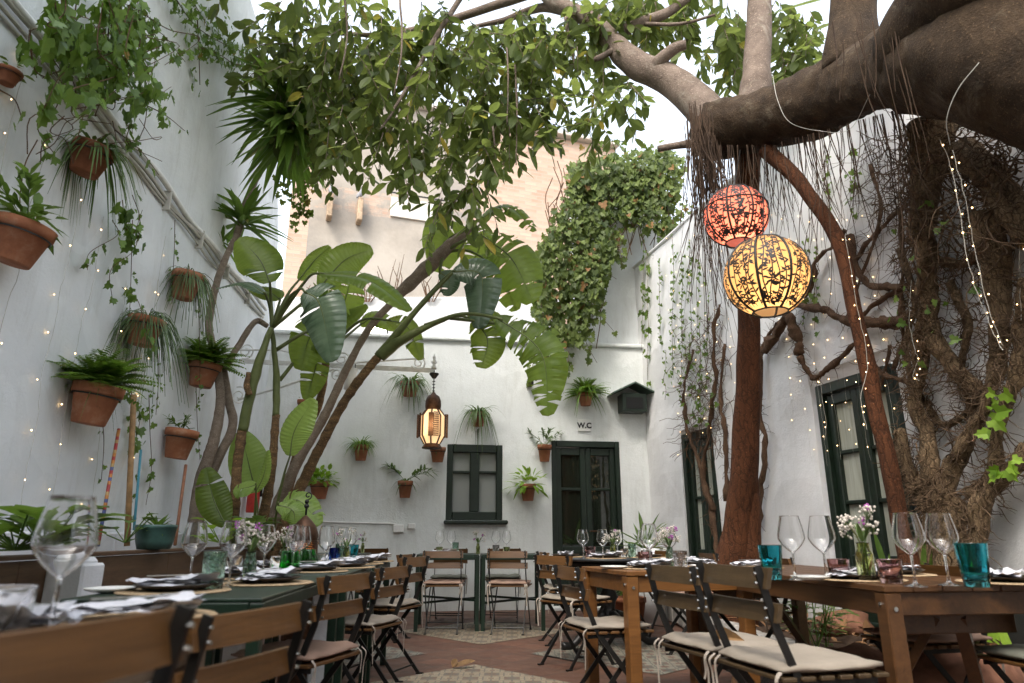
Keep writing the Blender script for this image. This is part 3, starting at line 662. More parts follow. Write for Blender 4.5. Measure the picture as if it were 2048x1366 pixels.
tag(mb.build('kerb_wall', plaster('worn_kerb_paint', (.42, .41, .39), .5, (.2, .17, .14), 5)), 'low rounded white kerb round the planted bed along the white house', 'kerb')
M['rock'] = simple('reddish_rock', (.20, .095, .06), .9, 0, .4, 7, .8, .2)
for k, (px, py, s, lab) in enumerate(((1690, 1250, .2, 'dark rounded rock under the long table, nearest the shrub'), (1815, 1235, .24, 'largest brown rock in the bed behind the strap leaves'), (1660, 1330, .16, 'reddish rock on the bed beside the table trestle'), (1730, 1345, .2, 'flat red rock beside the black chair leg'), (1905, 1355, .3, 'broad red rock in the bed at the picture corner'))):
    p = PZ(px, py, .24); mb = MB(); mb.sphere((0, 0, 0), 1, 12, 8); mb.v = [p + Vector((v.x * s * 1.2, v.y * s, v.z * s * .6)) * (1 + .35 * noise.noise(v * 1.7 + Vector((k * 5, 0, 0))) + .12 * noise.noise(v * 5)) for v in mb.v]
    tag(mb.build('rock', M['rock'], None, True), lab, 'rock', 'rocks in the planted bed')

random.seed(61); mb = MB()
for k in range(260):
    y = random.uniform(2.4, 6.8); f = random.uniform(.05, .95); i = min(range(len(kp)), key=lambda q: abs(kp[q].y - y)); x = kp[i].x + (RX + RS * y - kp[i].x) * f
    mb.leaf((x, y, .21 + .06 * random.random()), Vector((random.uniform(-1, 1), random.uniform(-1, 1), random.uniform(-.1, .4))), (0, 0, 1), random.uniform(.06, .15), random.uniform(.03, .06), droop=random.uniform(-.2, .2), fold=random.uniform(.1, .6))
tag(mb.build('leaf_litter', simple('dry_litter_leaf', (.17, .085, .035), .85, 0, .5, 3)), 'dry brown leaves littering the planted bed along the white house', 'leaf litter', None, 'stuff')
# ================================================================== TABLES
def bolt(mb, c, n, r=.008):
    mb.tube([Vector(c), Vector(c) + Vector(n) * .006], r, 8)
def metal_table(x, y, rz, w, l, label, group='green metal tables', z=.75, cross=False):
    """square-tube table: thin sheet top on a flush frame, four legs"""
    t = thing('metal_table', (0, 0, 0), label, 'table', group); ORG[t.name] = Vector((0, 0, 0))
    mb = MB(); mb.box((0, 0, z - .006), (w - .01, l - .01, .012), None, .003); mb.build('tabletop', M['green_metal'], t)
    mb = MB()
    for s in (-1, 1):
        mb.box((s * (w / 2 - .02), 0, z - .034), (.036, l - .085, .042), None, .003); mb.box((0, s * (l / 2 - .02), z - .034), (w - .085, .036, .042), None, .003)
    mb.build('rail', M['green_metal'], t)
    for a in (-1, 1):
        for b in (-1, 1):
            mb = MB(); mb.box((a * (w / 2 - .02), b * (l / 2 - .02), (z - .013) / 2), (.04, .04, z - .015), None, .003); mb.build('leg', M['green_metal'], t)
    if cross:
        for a in (-1, 1):
            mb = MB(); mb.beam((-w / 2 + .04, a * (l / 2 - .04), .285 + .012 * a), (w / 2 - .04, -a * (l / 2 - .04), .285 + .012 * a), .022, .022); mb.build('brace', M['green_metal'], t)
    t.location = (x, y, 0); t.rotation_euler = (0, 0, rz); return t
metal_table(-1.10, 2.86, R(4), .60, 1.36, 'green metal table nearest the camera, beside the white planter pier, with a big sage tumbler')
metal_table(-1.17, 4.08, R(4), .62, .98, 'green metal table with the two bright green tumblers, in front of the floor lantern')
metal_table(-1.23, 5.12, R(4), .62, .98, 'green metal table with the blue tumbler, third from the camera')
metal_table(-1.93, 7.95, R(2), .62, .72, 'small green metal table in the corner behind the banana stems')
metal_table(-.69, 7.78, R(4), .66, .66, 'green table with crossed braces at the back wall, under the hanging lantern', cross=True)
metal_table(-.01, 7.82, R(4), .66, .66, 'green table with crossed braces at the back wall, next to the W.C door', cross=True)
def wood_table(name, x, y, rz, w, l, label, mat_top, mat_leg, trestle=False, z=.75):
    t = thing(name, (0, 0, 0), label, 'table'); ORG[t.name] = Vector((0, 0, 0))
    mb = MB(); n = 6
    for k in range(n):
        a = -w / 2 + w * k / n; mb.box((a + w / n / 2, 0, z - .0125), (w / n - .003, l, .025), None, .003)
    mb.build('tabletop', mat_top, t)
    mb = MB(); h = .085
    for s in (-1, 1):
        mb.box((s * (w / 2 - .035), 0, z - .026 - h / 2), (.025, l - .15, h), None, .003); mb.box((0, s * (l / 2 - .035), z - .026 - h / 2), (w - .15, .025, h), None, .003)
    mb.build('apron', mat_leg, t)
    for a in (-1, 1):
        for b in (-1, 1):
            mb = MB(); mb.box((a * (w / 2 - .038), b * (l / 2 - .038), (z - .027) / 2), (.068, .068, z - .027), None, .005); lg = mb.build('leg', mat_leg, t)
            mb = MB(); bolt(mb, (a * (w / 2 - .038), b * (l / 2 - .0042), z - .085), (0, b, 0), .009); bolt(mb, (a * (w / 2 - .0042), b * (l / 2 - .038), z - .07), (a, 0, 0), .008); mb.build('bolt', M['steel'], lg)
    if trestle:
        for b in (-1, 1):
            for a in (-1, 1):
                mb = MB(); mb.beam((a * .05, b * (l / 2 - .16), z - .13), (a * (w / 2 - .04), b * (l / 2 - .42), .02), .05, .035); mb.build('brace', mat_leg, t)
            mb = MB(); mb.box((0, b * (l / 2 - .16), z - .155), (w - .16, .03, .08), None, .004); mb.build('crossbar', mat_leg, t)
    t.location = (x, y, 0); t.rotation_euler = (0, 0, rz); return t
wood_table('wooden_table', .90, 4.30, R(16), .78, .66, 'square honey-coloured wooden table behind the long one', M['table_wood'], M['table_wood'])
wood_table('wooden_table', 1.66, 3.78, R(7.3), .74, 1.96, 'long brown wooden table with trestle braces, nearest the camera beside the planted bed', M['table_dark'], M['table_dark'], True)
wood_table('wooden_table', -1.12, 1.38, R(4), .8, .86, 'greyish wooden table nearest the camera, mostly hidden by chair backs', M['table_top_wood'], M['table_top_wood'])
t = thing('pedestal_table', (.86, 6.45, 0), 'round black pedestal table with curled iron feet before the W.C door', 'table')
mb = MB(); mb.lathe(((0, .722), (.46, .722), (.53, .728), (.54, .738), (.535, .75), (0, .75)), 48, (.86, 6.45, 0)); mb.build('tabletop', simple('black_tabletop', (.02, .021, .022), .35, 0, .3, 6), t, True)
mb = MB(); mb.lathe(((0, .60), (.30, .60), (.40, .64), (.42, .70), (.42, .721), (0, .721)), 32, (.86, 6.45, 0)); mb.build('apron', M['black_metal'], t, True)
mb = MB(); mb.lathe(((0, .2), (.09, .2), (.075, .26), (.05, .32), (.06, .38), (.085, .42), (.055, .48), (.06, .55), (.14, .6), (0, .6)), 20, (.86, 6.45, 0)); mb.build('column', M['black_metal'], t, True)
for k in range(4):
    a = R(20 + 90 * k); d = Vector((math.cos(a), math.sin(a), 0)); c = Vector((.86, 6.45, 0)); mb = MB()
    mb.tube(bez([c + d * .05 + Vector((0, 0, .27)), c + d * .16 + Vector((0, 0, .23)), c + d * .27 + Vector((0, 0, .12)), c + d * .36 + Vector((0, 0, .04)), c + d * .46 + Vector((0, 0, .03))], 4), lerp_list([.045, .042, .034, .03, .038], 17), 8); mb.build('foot', M['black_metal'], t, True)
# ================================================================== FOLDING CHAIRS
def chair_proto(cush, wood_m):
    t = thing('folding_chair', (0, 0, 0), 'x', 'chair', 'folding bistro chairs'); bm_ = M['black_metal']
    for s in (-1, 1):
        x = s * .185; mb = MB(); pts = [(x, -.235, .79), (x, -.185, .60), (x, -.125, .455), (x, .06, .22), (x, .215, .006)]
        for p, q in zip(pts, pts[1:]):
            d = (Vector(q) - Vector(p)).normalized() * .004; mb.beam(Vector(p) - d, Vector(q) + d, .009, .026, (1, 0, 0) if False else (0, 1, .4))
        mb.box((x, .225, .006), (.022, .05, .012)); u = mb.build('front_leg', bm_, t)
        mb = MB(); x2 = s * .158
        for p, q in zip([(x2, .165, .432), (x2, .0, .24), (x2, -.20, .006)], [(x2, .0, .24), (x2, -.20, .006)]): mb.beam(p, q, .009, .024, (0, 1, .4))
        mb.box((x2, -.21, .006), (.022, .05, .012)); mb.build('rear_leg', bm_, t)
        mb = MB(); mb.beam((s * .172, -.175, .432), (s * .172, .185, .432), .009, .022); mb.build('seat_rail', bm_, t)
    for y, z, x in ((.17, .07, .185), (-.155, .06, .158), (-.125, .45, .185)):
        mb = MB(); mb.tube([(-x, y, z), (x, y, z)], .006, 6); mb.build('stretcher', bm_, t)
    mb = MB()
    for k in range(6): mb.box((0, -.165 + k * .07, .4505), (.41, .05, .014), None, .003)
    mb.build('seat', wood_m, t)
    for z, h in ((.755, .066), (.648, .058)):
        yy = -.226 + (.755 - z) * .25; mb = MB(); n = 8
        for k in range(n + 1):                                  # a shallow curve across the back
            xx = -.205 + .41 * k / n; cv = -.012 + .022 * (xx / .205) ** 2 * .6
            for a, b in ((-.009, -h / 2), (.009, -h / 2), (.009, h / 2), (-.009, h / 2)): mb.v.append(Vector((xx, yy + a + cv + .018 - b * -.25, z + b)))
        for k in range(n):
            for q in range(4): mb.f.append((k * 4 + q, k * 4 + (q + 1) % 4, k * 4 + 4 + (q + 1) % 4, k * 4 + 4 + q))
        mb.f += [(3, 2, 1, 0), tuple(n * 4 + q for q in range(4))]
        sl = mb.build('back_slat', wood_m, t)
        for s in (-1, 1):
            for dz in (-.015, .015): mb = MB(); mb.tube([(s * .185, yy - .024, z + dz), (s * .185, yy - .016, z + dz)], .005, 6); mb.build('screw', M['steel'], sl)
    if cush:
        mb = MB(); nx, ny = 12, 12
        def cp(i, j, top):
            u, v = i / nx * 2 - 1, j / ny * 2 - 1
            e = max(abs(u), abs(v)); puff = max(0, 1 - e ** 6)
            r = .205 * (1 - .06 * (abs(u) * abs(v)) ** 3); w = .012 * noise.noise(Vector((u * 2.3, v * 2.3, 5)))
            return Vector((u * r, v * r * .98 + .01, .4785 + (1 if top else -1) * (.004 + .014 * puff ** .5) + w * (1 if top else .3)))
        T = [[len(mb.v) + i * (ny + 1) + j for j in range(ny + 1)] for i in range(nx + 1)]
        mb.v += [cp(i, j, True) for i in range(nx + 1) for j in range(ny + 1)]
        o = len(mb.v); mb.v += [cp(i, j, False) for i in range(nx + 1) for j in range(ny + 1)]
        for i in range(nx):
            for j in range(ny):
                a = i * (ny + 1) + j; mb.f.append((a, a + ny + 1, a + ny + 2, a + 1)); mb.f.append((o + a + 1, o + a + ny + 2, o + a + ny + 1, o + a))
        rim = [i * (ny + 1) for i in range(nx + 1)] + [nx * (ny + 1) + j for j in range(1, ny + 1)] + [i * (ny + 1) + ny for i in range(nx - 1, -1, -1)] + [j for j in range(ny - 1, 0, -1)]
        for a, b in zip(rim, rim[1:] + rim[:1]): mb.f.append((b, a, o + a, o + b))
        cu = mb.build('cushion', cush, t, True)
        for s in (-1, 1):
            for k in range(2):
                mb = MB(); x = s * (.175 + .02 * k); y = -.19 - .012 * k; pts = bez([(x, y + .01, .474), (x + .004 * s, y - .012, .45), (x + .005 * s, y - .012 + .01 * k, .40), (x - .004 * s, y - .014 + .012 * k, .37 - .10 * k)], 5)
                for p in pts: mb.v += [p + Vector((-.006, 0, 0)), p + Vector((.006, .002, 0))]
                for q in range(len(pts) - 1): mb.f.append((2 * q, 2 * q + 1, 2 * q + 3, 2 * q + 2))
                mb.build('tie', M['tape'], cu)
    return t
CP = {}
def chair(kind, x, y, rz, label, sc=1.0, dark=False):
    k = (kind, dark)
    if k not in CP:
        c = CP[k] = chair_proto(M[kind] if kind else None, M['slat_grey' if dark else 'slat_wood'])
    else: c = copy_tree(CP[k])
    c.location = (x, y, 0); c.rotation_euler = (0, 0, R(rz)); c.scale = (sc, sc, sc); c['label'] = label
    return c
# position, heading (0 = the sitter looks away from the camera) and what tells each one apart
for a in (
    ('cream', -.755, .92, 76, 'folding chair nearest the camera, its blurred wooden back filling the lower corner', 1.05),
    ('cream', -.80, 1.78, 72, 'folding chair just behind the nearest one, back slats cutting across the near green table', .97),
    ('pink', -.90, 3.14, 72, 'folding chair with the faded pink cushion', .98),
    ('cream', -.89, 4.30, 72, 'folding chair with a cream cushion right behind the pink-cushioned chair', .96),
    ('cream', -.90, 5.18, 72, 'third chair along the green tables, right behind the cream-cushioned one', 1.0),
    ('cream', -1.22, 6.9, 78, 'folding chair with ragged white cushion ties at the far end of the green table row', .97),
    (None, -1.72, 8.55, 180, 'folding chair without a cushion in the far corner behind the small green table', 1.0),
    ('pink', -.70, 7.46, 0, 'folding chair seen squarely from behind at the back wall tables, pale pink cushion', 1.0),
    ('pink', -.02, 7.44, -8, 'slightly turned folding chair at the back wall tables, nearer the W.C door', 1.0),
    ('grey_cloth', -.74, 8.45, 180, 'folding chair against the back wall behind the table under the window, grey-green cushion', 1.0),
    ('grey_cloth', -.11, 8.52, 176, 'folding chair against the back wall behind the table, nearer the W.C door', 1.0),
    ('cream', .50, 6.72, -82, 'folding chair farthest back of three on the near side of the round black table', 1.0),
    ('cream', .48, 5.62, -52, 'folding chair with a long white cushion tie standing before the round black table', 1.0),
    ('cream', .52, 4.12, -74, 'folding chair with cream cushion tucked under the square honey-coloured table', .97),
    ('cream', .92, 3.25, -72, 'folding chair with a dry leaf on its cushion, beside the long table', 1.02),
    ('cream', 1.03, 2.72, -75, 'folding chair nearest the camera at the long table, broad pale cushion', 1.05),
    ('pink', 1.62, 4.95, 98, 'folding chair across the long table, before the thick reddish trunk', 1.0),
    ('pink', 1.50, 6.25, 92, 'folding chair beyond the square table, backing onto the planted bed', 1.0),
    ('grey_cloth', 1.36, 7.35, 130, 'folding chair with a grey-green cushion behind the round black table', 1.0),
    ('pink', 2.00, 3.55, 103, 'folding chair across the long table with its back slat showing behind the wine glasses', 1.0),
    ('grey_cloth', 2.17, 2.95, 100, 'folding chair with grey-green cushion at the picture edge across the long table', 1.0),
): chair(*a, dark=a[0] == 'cream' and a[1] > .9)
mb = MB(); p = Vector((.86, 3.16, .503)); 
for s in (-1, 1): mb.leaf(p + Vector((0, s * .002, .0)), (.8, .3 * s, .35), (0, -1, .3), .14, .075, droop=.35, fold=.5)
M['dry_leaf'] = simple('dry_brown_leaf', (.19, .105, .04), .8, 0, .45, 15)
tag(mb.build('fallen_leaf', M['dry_leaf']), 'large curled tan leaf lying on a chair cushion', 'leaf')
mb = MB(); p = PZ(905, 1335, .01)
mb.leaf(p, (1, .1, .1), (0, -.4, 1), .17, .07, droop=-.15, fold=.6); mb.leaf(p, (.3, .5, .7), (0, -1, .4), .07, .05, fold=.6)
tag(mb.build('fallen_leaf', M['dry_leaf']), 'dry brown leaf lying on the terracotta floor', 'leaf')
# ================================================================== PLANTER ALONG THE WALL
pl = thing('wall_planter', (LX + .5, 4, 0), 'long planter of brown boards between white piers along the limewashed wall', 'planter')
def pfx(y): return -2.02 + LS * y
for z0, h in ((.60, .225), (.365, .225)):
    for (y0, y1) in ((1.0, 3.3), (3.305, 5.0), (5.005, 7.4)):
        mb = MB(); mb.beam((pfx(y0), y0, z0 + h / 2 - .002), (pfx(y1), y1, z0 + h / 2 - .002), .03, h - .006, bev=.004); mb.build('board', M['board_wood'], pl)
mb = MB()
for k in range(20):
    y = 1.0 + k * .32
    for j in range(5): mb.v.append(Vector((pfx(y) - .02 - (.0 + j * .17), y, .72 + .025 * noise.noise(Vector((y * 3, j, 0))))))
for k in range(19):
    for j in range(4): a = k * 5 + j; mb.f.append((a, a + 1, a + 6, a + 5))
mb.build('soil', M['soil'], pl, True)
mb = MB(); mb.beam((pfx(1) - .012, 1.0, .836), (pfx(7.4) - .012, 7.4, .836), .09, .022, bev=.004); mb.build('top_rail', M['board_wood'], pl)
for y, z1, w in ((3.62, .80, .19),):
    mb = MB(); mb.box((pfx(y) + .11, y, z1 / 2), (w, w, z1), None, .012); mb.box((pfx(y) + .10, y, z1 - .0), (w - .03, w - .03, .06), None, .02); mb.build('pier', M['plaster_pier'], pl)
mb = MB(); mb.box((-1.62, 3.35, .25), (.16, 1.9, .5), Matrix.Translation((0, 0, 0)), .015)
tag(mb.build('bench_wall', M['plaster_pier']), 'low white masonry bench wall under the near green table', 'bench')
p = EYE + ray(668, 1200) * 3.85; mb = MB(); mb.box((p.x - .04, p.y, .34), (.13, .13, .68), None, .012); tag(mb.build('bench_post', M['plaster_pier']), 'white masonry post standing between the two nearest green tables', 'post')
pb = thing('black_planter', (2.75, 3.35, .15), 'square black planter box at the picture edge beyond the long table', 'planter')
p = PZ(2020, 1298, .28); mb = MB(); mb.lathe(((.15, 0), (.19, .30), (.2, .30), (.2, .33), (.17, .33), (.165, .28), (0, .28)), 4, p - Vector((0, 0, .05)), None); mb.build('box', simple('black_plastic', (.010, .010, .010), .5, 0, .2), pb)
mb = MB(); mb.box((p.x - .03, p.y - .142, p.z + .262), (.05, .004, .025)); mb.build('label', M['white_metal'], pb)
# ================================================================== TABLEWARE
M['flower_white'] = simple('dried_white_flowers', (.60, .54, .48), .9, 0, .15, 60); M['flower_purple'] = simple('purple_flowers', (.36, .09, .34), .8, 0, .3, 60)
PRO = {}
def proto(key, name, label, cat, group, parts):
    """parts: (name, MB, material, smooth)"""
    if len(parts) == 1:
        n, mb, m, s = parts[0]; o = mb.build(name, m, None, s, org=(0, 0, 0)); tag(o, label, cat, group)
    else:
        o = thing(name, (0, 0, 0), label, cat, group)
        for n, mb, m, s in parts: mb.build(n, m, o, s)
    PRO[key] = [o, 0]; return o
def put(key, x, y, z, rz=0, label=None, sc=1.0, mat=None):
    o, n = PRO[key]; c = o if n == 0 else copy_tree(o); PRO[key][1] += 1
    c.location = (x, y, z); c.rotation_euler = (0, 0, rz); c.scale = (sc,) * 3
    if label: c['label'] = label
    return c
def cup(prof_out, wall, base, n=28, flute=0, amp=0.0):
    """closed glass vessel: outer profile (r, z), inner wall offset inwards"""
    mb = MB(); inn = [(max(.001, r - wall), max(z, base)) for r, z in prof_out if z >= base * .6]
    prof = [(0.0005, prof_out[0][1])] + list(prof_out) + inn[::-1] + [(0.0005, base)]
    mb.lathe(prof, n)
    if flute:
        k = 0
        for i, (r, z) in enumerate(prof):
            for q in range(n):
                if 1 <= i <= len(prof_out) and flute_z[0] < z < flute_z[1]:
                    f = 1 + amp * (1 if q % 2 else -1); v = mb.v[i * n + q]; mb.v[i * n + q] = Vector((v.x * f, v.y * f, v.z))
    return mb
flute_z = (0, 0)
wine = MB(); oc = [(q.x, q.z) for q in bez([(.0052, 0, .100), (.018, 0, .110), (.036, 0, .128), (.0485, 0, .148), (.0505, 0, .158), (.0485, 0, .176), (.0425, 0, .206), (.0352, 0, .238)], 4)]
nn_ = []
for i, (r, z) in enumerate(oc):
    a, b = oc[max(0, i - 1)], oc[min(len(oc) - 1, i + 1)]; dx, dz = b[0] - a[0], b[1] - a[1]; l = math.hypot(dx, dz); nn_.append((r - dz / l * .0011, z + dx / l * .0011))
ow = [(.0005, .0), (.034, .0), (.036, .0005), (.037, .0016), (.036, .0028), (.020, .006), (.009, .010), (.0052, .018), (.0043, .035), (.0041, .080), (.0044, .094)] + oc + [(.0351, .2386), (.0344, .2386)] + [q for q in nn_[::-1] if q[0] > .0025] + [(.0005, .1052)]
wine.lathe(ow, 36)
proto('wine', 'wine_glass', 'x', 'wine glass', 'wine glasses', [('glass', wine, M['glass'], True)])
sage = cup([(.030, 0), (.033, .004), (.036, .118), (.0372, .120)], .004, .012, 24); proto('sage', 'tumbler', 'x', 'tumbler', None, [('glass', sage, M['g_sage'], True)])
proto('greyt', 'tumbler', 'x', 'tumbler', None, [('glass', cup([(.032, 0), (.035, .004), (.0385, .09), (.039, .092)], .004, .012, 24), M['g_grey'], True)])
flute_z = (.012, .075)
proto('teal', 'tumbler', 'x', 'tumbler', None, [('glass', cup([(.030, 0), (.032, .004), (.0325, .014), (.035, .04), (.0375, .07), (.0395, .08), (.0425, .118), (.0428, .120)], .004, .014, 32, 1, .035), M['g_teal'], True)])
flute_z = (.006, .07)
proto('mauve', 'tumbler', 'x', 'tumbler', None, [('glass', cup([(.033, 0), (.035, .004), (.037, .02), (.0405, .06), (.0425, .078), (.043, .080)], .004, .012, 44, 1, .02), M['g_mauve'], True)])
proto('green', 'tumbler', 'x', 'tumbler', None, [('glass', cup([(.034, 0), (.040, .006), (.042, .02), (.038, .06), (.034, .085), (.0335, .086)], .003, .010, 28), M['g_green'], True)])
proto('blue', 'tumbler', 'x', 'tumbler', None, [('glass', cup([(.030, 0), (.033, .004), (.034, .095), (.034, .096)], .003, .012, 24), M['g_blue'], True)])
proto('clear', 'tumbler', 'x', 'tumbler', None, [('glass', cup([(.032, 0), (.036, .005), (.039, .07), (.039, .072)], .003, .010, 28), M['glass'], True)])
proto('olive', 'tumbler', 'x', 'tumbler', None, [('glass', cup([(.030, 0), (.034, .004), (.036, .07), (.0362, .072)], .003, .010, 24), M['g_olive'], True)])
def vase_parts(seed, col, n_white, n_pur, h=.12, r=.028, mat_g='g_olive'):
    random.seed(seed); body = cup([(r * .9, 0), (r, .004), (r, h * .68), (r * .72, h * .82), (r * .68, h * .97), (r * .78, h)], .003, .008, 20)
    stem = MB(); cl_ = []; lf = MB()
    for k in range(n_white + n_pur):
        a = random.uniform(0, 6.28); sp = random.uniform(.02, .085); top = Vector((math.cos(a) * sp, math.sin(a) * sp, h + random.uniform(.03, .11)))
        stem.tube(bez([(math.cos(a) * .008, math.sin(a) * .008, .012), (math.cos(a) * .01, math.sin(a) * .01, h), top], 4), .0012, 4)
        tgt = MB(); cl_.append(('blossom', tgt, M['flower_white' if k < n_white else 'flower_purple'], False))
        for q in range(16 if k < n_white else 10):
            c = top + rv(.022 if k < n_white else .012); tgt.sphere(c, random.uniform(.003, .0055), 5, 4)
            if k < n_white: stem.tube([top - Vector((0, 0, .02)), c], .0006, 3)
    for k in range(7):
        a = random.uniform(0, 6.28); lf.leaf((0, 0, h), (math.cos(a) * .5, math.sin(a) * .5, .9), (math.cos(a), math.sin(a), -.4), .07, .016)
    return [('vase', body, M[mat_g], True), ('stems', stem, M['grassy_leaf'], False), ('foliage', lf, M['grassy_leaf'], False)] + cl_
st = random.getstate()
proto('vase1', 'flower_vase', 'x', 'vase', 'little flower vases', vase_parts(3, 0, 9, 2)); proto('vase2', 'flower_vase', 'x', 'vase', 'little flower vases', vase_parts(5, 0, 4, 2, .11, .022)); proto('vase3', 'flower_vase', 'x', 'vase', 'little flower vases', vase_parts(8, 0, 8, 3, .12, .026, 'g_sage'))
random.setstate(st)
proto('mat', 'placemat', 'x', 'placemat', 'round woven placemats', [('m', (lambda m: (m.lathe(((0.001, 0), (.175, 0), (.18, .003), (.175, .006), (0.001, .006)), 40), m)[1])(MB()), M['mat_weave'], False)])
proto('plate', 'dinner_plate', 'x', 'plate', 'dark dinner plates', [('m', (lambda m: (m.lathe(((0.001, 0), (.07, 0), (.10, .006), (.128, .017), (.13, .020), (.126, .020), (.098, .010), (.07, .006), (0.001, .006)), 40), m)[1])(MB()), M['plate_dark'], True)])
proto('side', 'side_plate', 'x', 'side plate', 'white side plates', [('m', (lambda m: (m.lathe(((0.001, 0), (.05, 0), (.075, .008), (.082, .014), (.079, .015), (.07, .009), (0.001, .006)), 36), m)[1])(MB()), M['plate_white'], True)])
def napkin_mb(seed):
    mb = MB(); rnd = random.Random(seed)
    for layer in range(3):
        nx, ny = 14, 6; o = len(mb.v); zz = .006 + layer * .008; sh = rnd.uniform(-.015, .015)
        for i in range(nx + 1):
            for j in range(ny + 1):
                u, v = i / nx - .5, j / ny - .5; fl = 1 + .45 * max(0, u + .1) * (layer + .4)
                z = zz + .012 * noise.noise(Vector((u * 7, v * 5, seed + layer))) + (.02 * max(0, u) * layer * (.5 + .5 * math.sin(v * 26 + seed)))
                mb.v.append(Vector((u * .27 + sh, v * .085 * fl + .01 * math.sin(u * 6 + layer), max(.002, z))))
        for i in range(nx):
            for j in range(ny): a = o + i * (ny + 1) + j; mb.f.append((a, a + ny + 1, a + ny + 2, a + 1))
    return mb
for k in (1, 2, 3):
    c = MB(); c.beam((-.09, .008, .034), (.09, .018, .034), .012, .003); c.beam((.06, .015, .036), (.10, .018, .035), .022, .003)
    proto('nap%d' % k, 'napkin', 'x', 'napkin', 'folded white napkins', [('cloth', napkin_mb(k), M['white_cloth'], True), ('knife', c, M['steel'], False)])
TZ = .7505
def setting(x, y, rz, where, z=TZ, nk=1, parts='mpns'):
    """one place: mat, dark plate, napkin and side plate"""
    ca, sa = math.cos(rz), math.sin(rz)
    zz = z
    if 'm' in parts: put('mat', x, y, zz, rz, 'round woven placemat ' + where); zz += .0065
    if 'p' in parts: put('plate', x, y, zz, rz, 'dark stoneware plate ' + where); zz += .0065
    if 'n' in parts: put('nap%d' % nk, x, y, zz + .006, rz + .25, 'folded white napkin ' + where)
    if 's' in parts: put('side', x - .20 * ca - .05 * sa, y - .20 * sa + .05 * ca, z + (.0065 if False else .0008), rz, 'small white side plate ' + where)
def tz(px, py, z=TZ): return PZ(px, py, z)
# green table nearest the camera
setting(-1.14, 2.45, R(20), 'at the near corner of the near green table', nk=2); setting(-.97, 2.86, R(60), 'beside the sage tumbler on the near green table', nk=1, parts='mpn')
setting(-1.25, 3.25, R(-60), 'at the planter side of the near green table', nk=3, parts='mpn')
def wg(px, top, t, lab, sc=1.0, z=TZ):
    """a wine glass standing on a table, t metres ahead along the sight line"""
    d = ray(px, top); p = EYE + d * t; return put('wine', p.x, p.y, z, 0, lab, sc)
wg(146, 1000, 1.30, 'large blurred wine glass nearest the camera', 1.06, .751)
wg(393, 1052, 2.75, 'wine glass before the grey tree trunk on the near green table'); wg(470, 1050, 2.62, 'wine glass between the sage tumbler and the flower vase on the near green table')
p = EYE + ray(431, 1110) * 2.40; put('sage', p.x, p.y, TZ, 0, 'tall sage green cut-glass tumbler on the near green table', 1.08)
p = EYE + ray(502, 1110) * 2.75; put('vase3', p.x, p.y, TZ, 0, 'little vase of white and mauve flowers on the near green table')
# second green table
setting(-1.05, 3.82, R(15), 'beside the bright green tumblers', nk=1); setting(-1.0, 4.30, R(30), 'at the far end of the table with the green tumblers', nk=2, parts='mpn'); setting(-1.36, 4.05, R(-70), 'at the planter side of the table with the green tumblers', nk=3, parts='mpn')
for px, top, t, lab in ((534, 1060, 3.45, 'wine glass beside the mauve flowers, nearest on the second green table'), (592, 1060, 3.55, 'wine glass in front of the lit floor lantern'), (606, 1062, 3.95, 'wine glass right behind the one before the floor lantern'), (654, 1062, 3.95, 'wine glass before the blue tumbler')): wg(px, top, t, lab)
for px, t, key, lab in ((580, 3.55, 'green', 'bright green tumbler, the nearer of two'), (615, 3.95, 'green', 'bright green tumbler, the farther of two'), (557, 3.6, 'clear', 'low clear tumbler beside the nearer green tumbler'), (643, 3.98, 'clear', 'low clear tumbler beside the blue tumbler'), (668, 4.7, 'blue', 'deep blue tumbler on the third green table'), (681, 4.72, 'sage', 'pale sage tumbler next to the blue one'), (470, 3.7, 'clear', 'low clear tumbler behind the near flower vase')):
    p = EYE + ray(px, 1120) * t; put(key, p.x, p.y, TZ, 0, lab, 1.25 if key == 'green' else 1.1)
p = EYE + ray(566, 1120) * 4.15; put('vase1', p.x, p.y, TZ, 0, 'little vase of pale flowers behind the bright green tumblers')
# third green table
setting(-1.05, 4.86, R(15), 'on the third green table, nearer the camera', nk=3, parts='mpn'); setting(-1.06, 5.35, R(20), 'on the third green table, at its far end', nk=1, parts='mpn')
for px, top, t, lab in ((688, 1063, 4.75, 'wine glass beside the purple flower behind the blue tumbler'), (702, 1066, 5.2, 'wine glass at the far end of the third green table')): wg(px, top, t, lab)
p = EYE + ray(692, 1120) * 4.6; put('vase2', p.x, p.y, TZ, 0, 'little vase with a purple flower on the third green table')
p = EYE + ray(706, 1110) * 5.3; put('teal', p.x, p.y, TZ, 0, 'teal tumbler at the far end of the third green table')
p = EYE + ray(725, 1100) * 7.8; put('vase2', p.x, p.y, TZ, 1, 'thin vase of pink flowers on the small corner table')
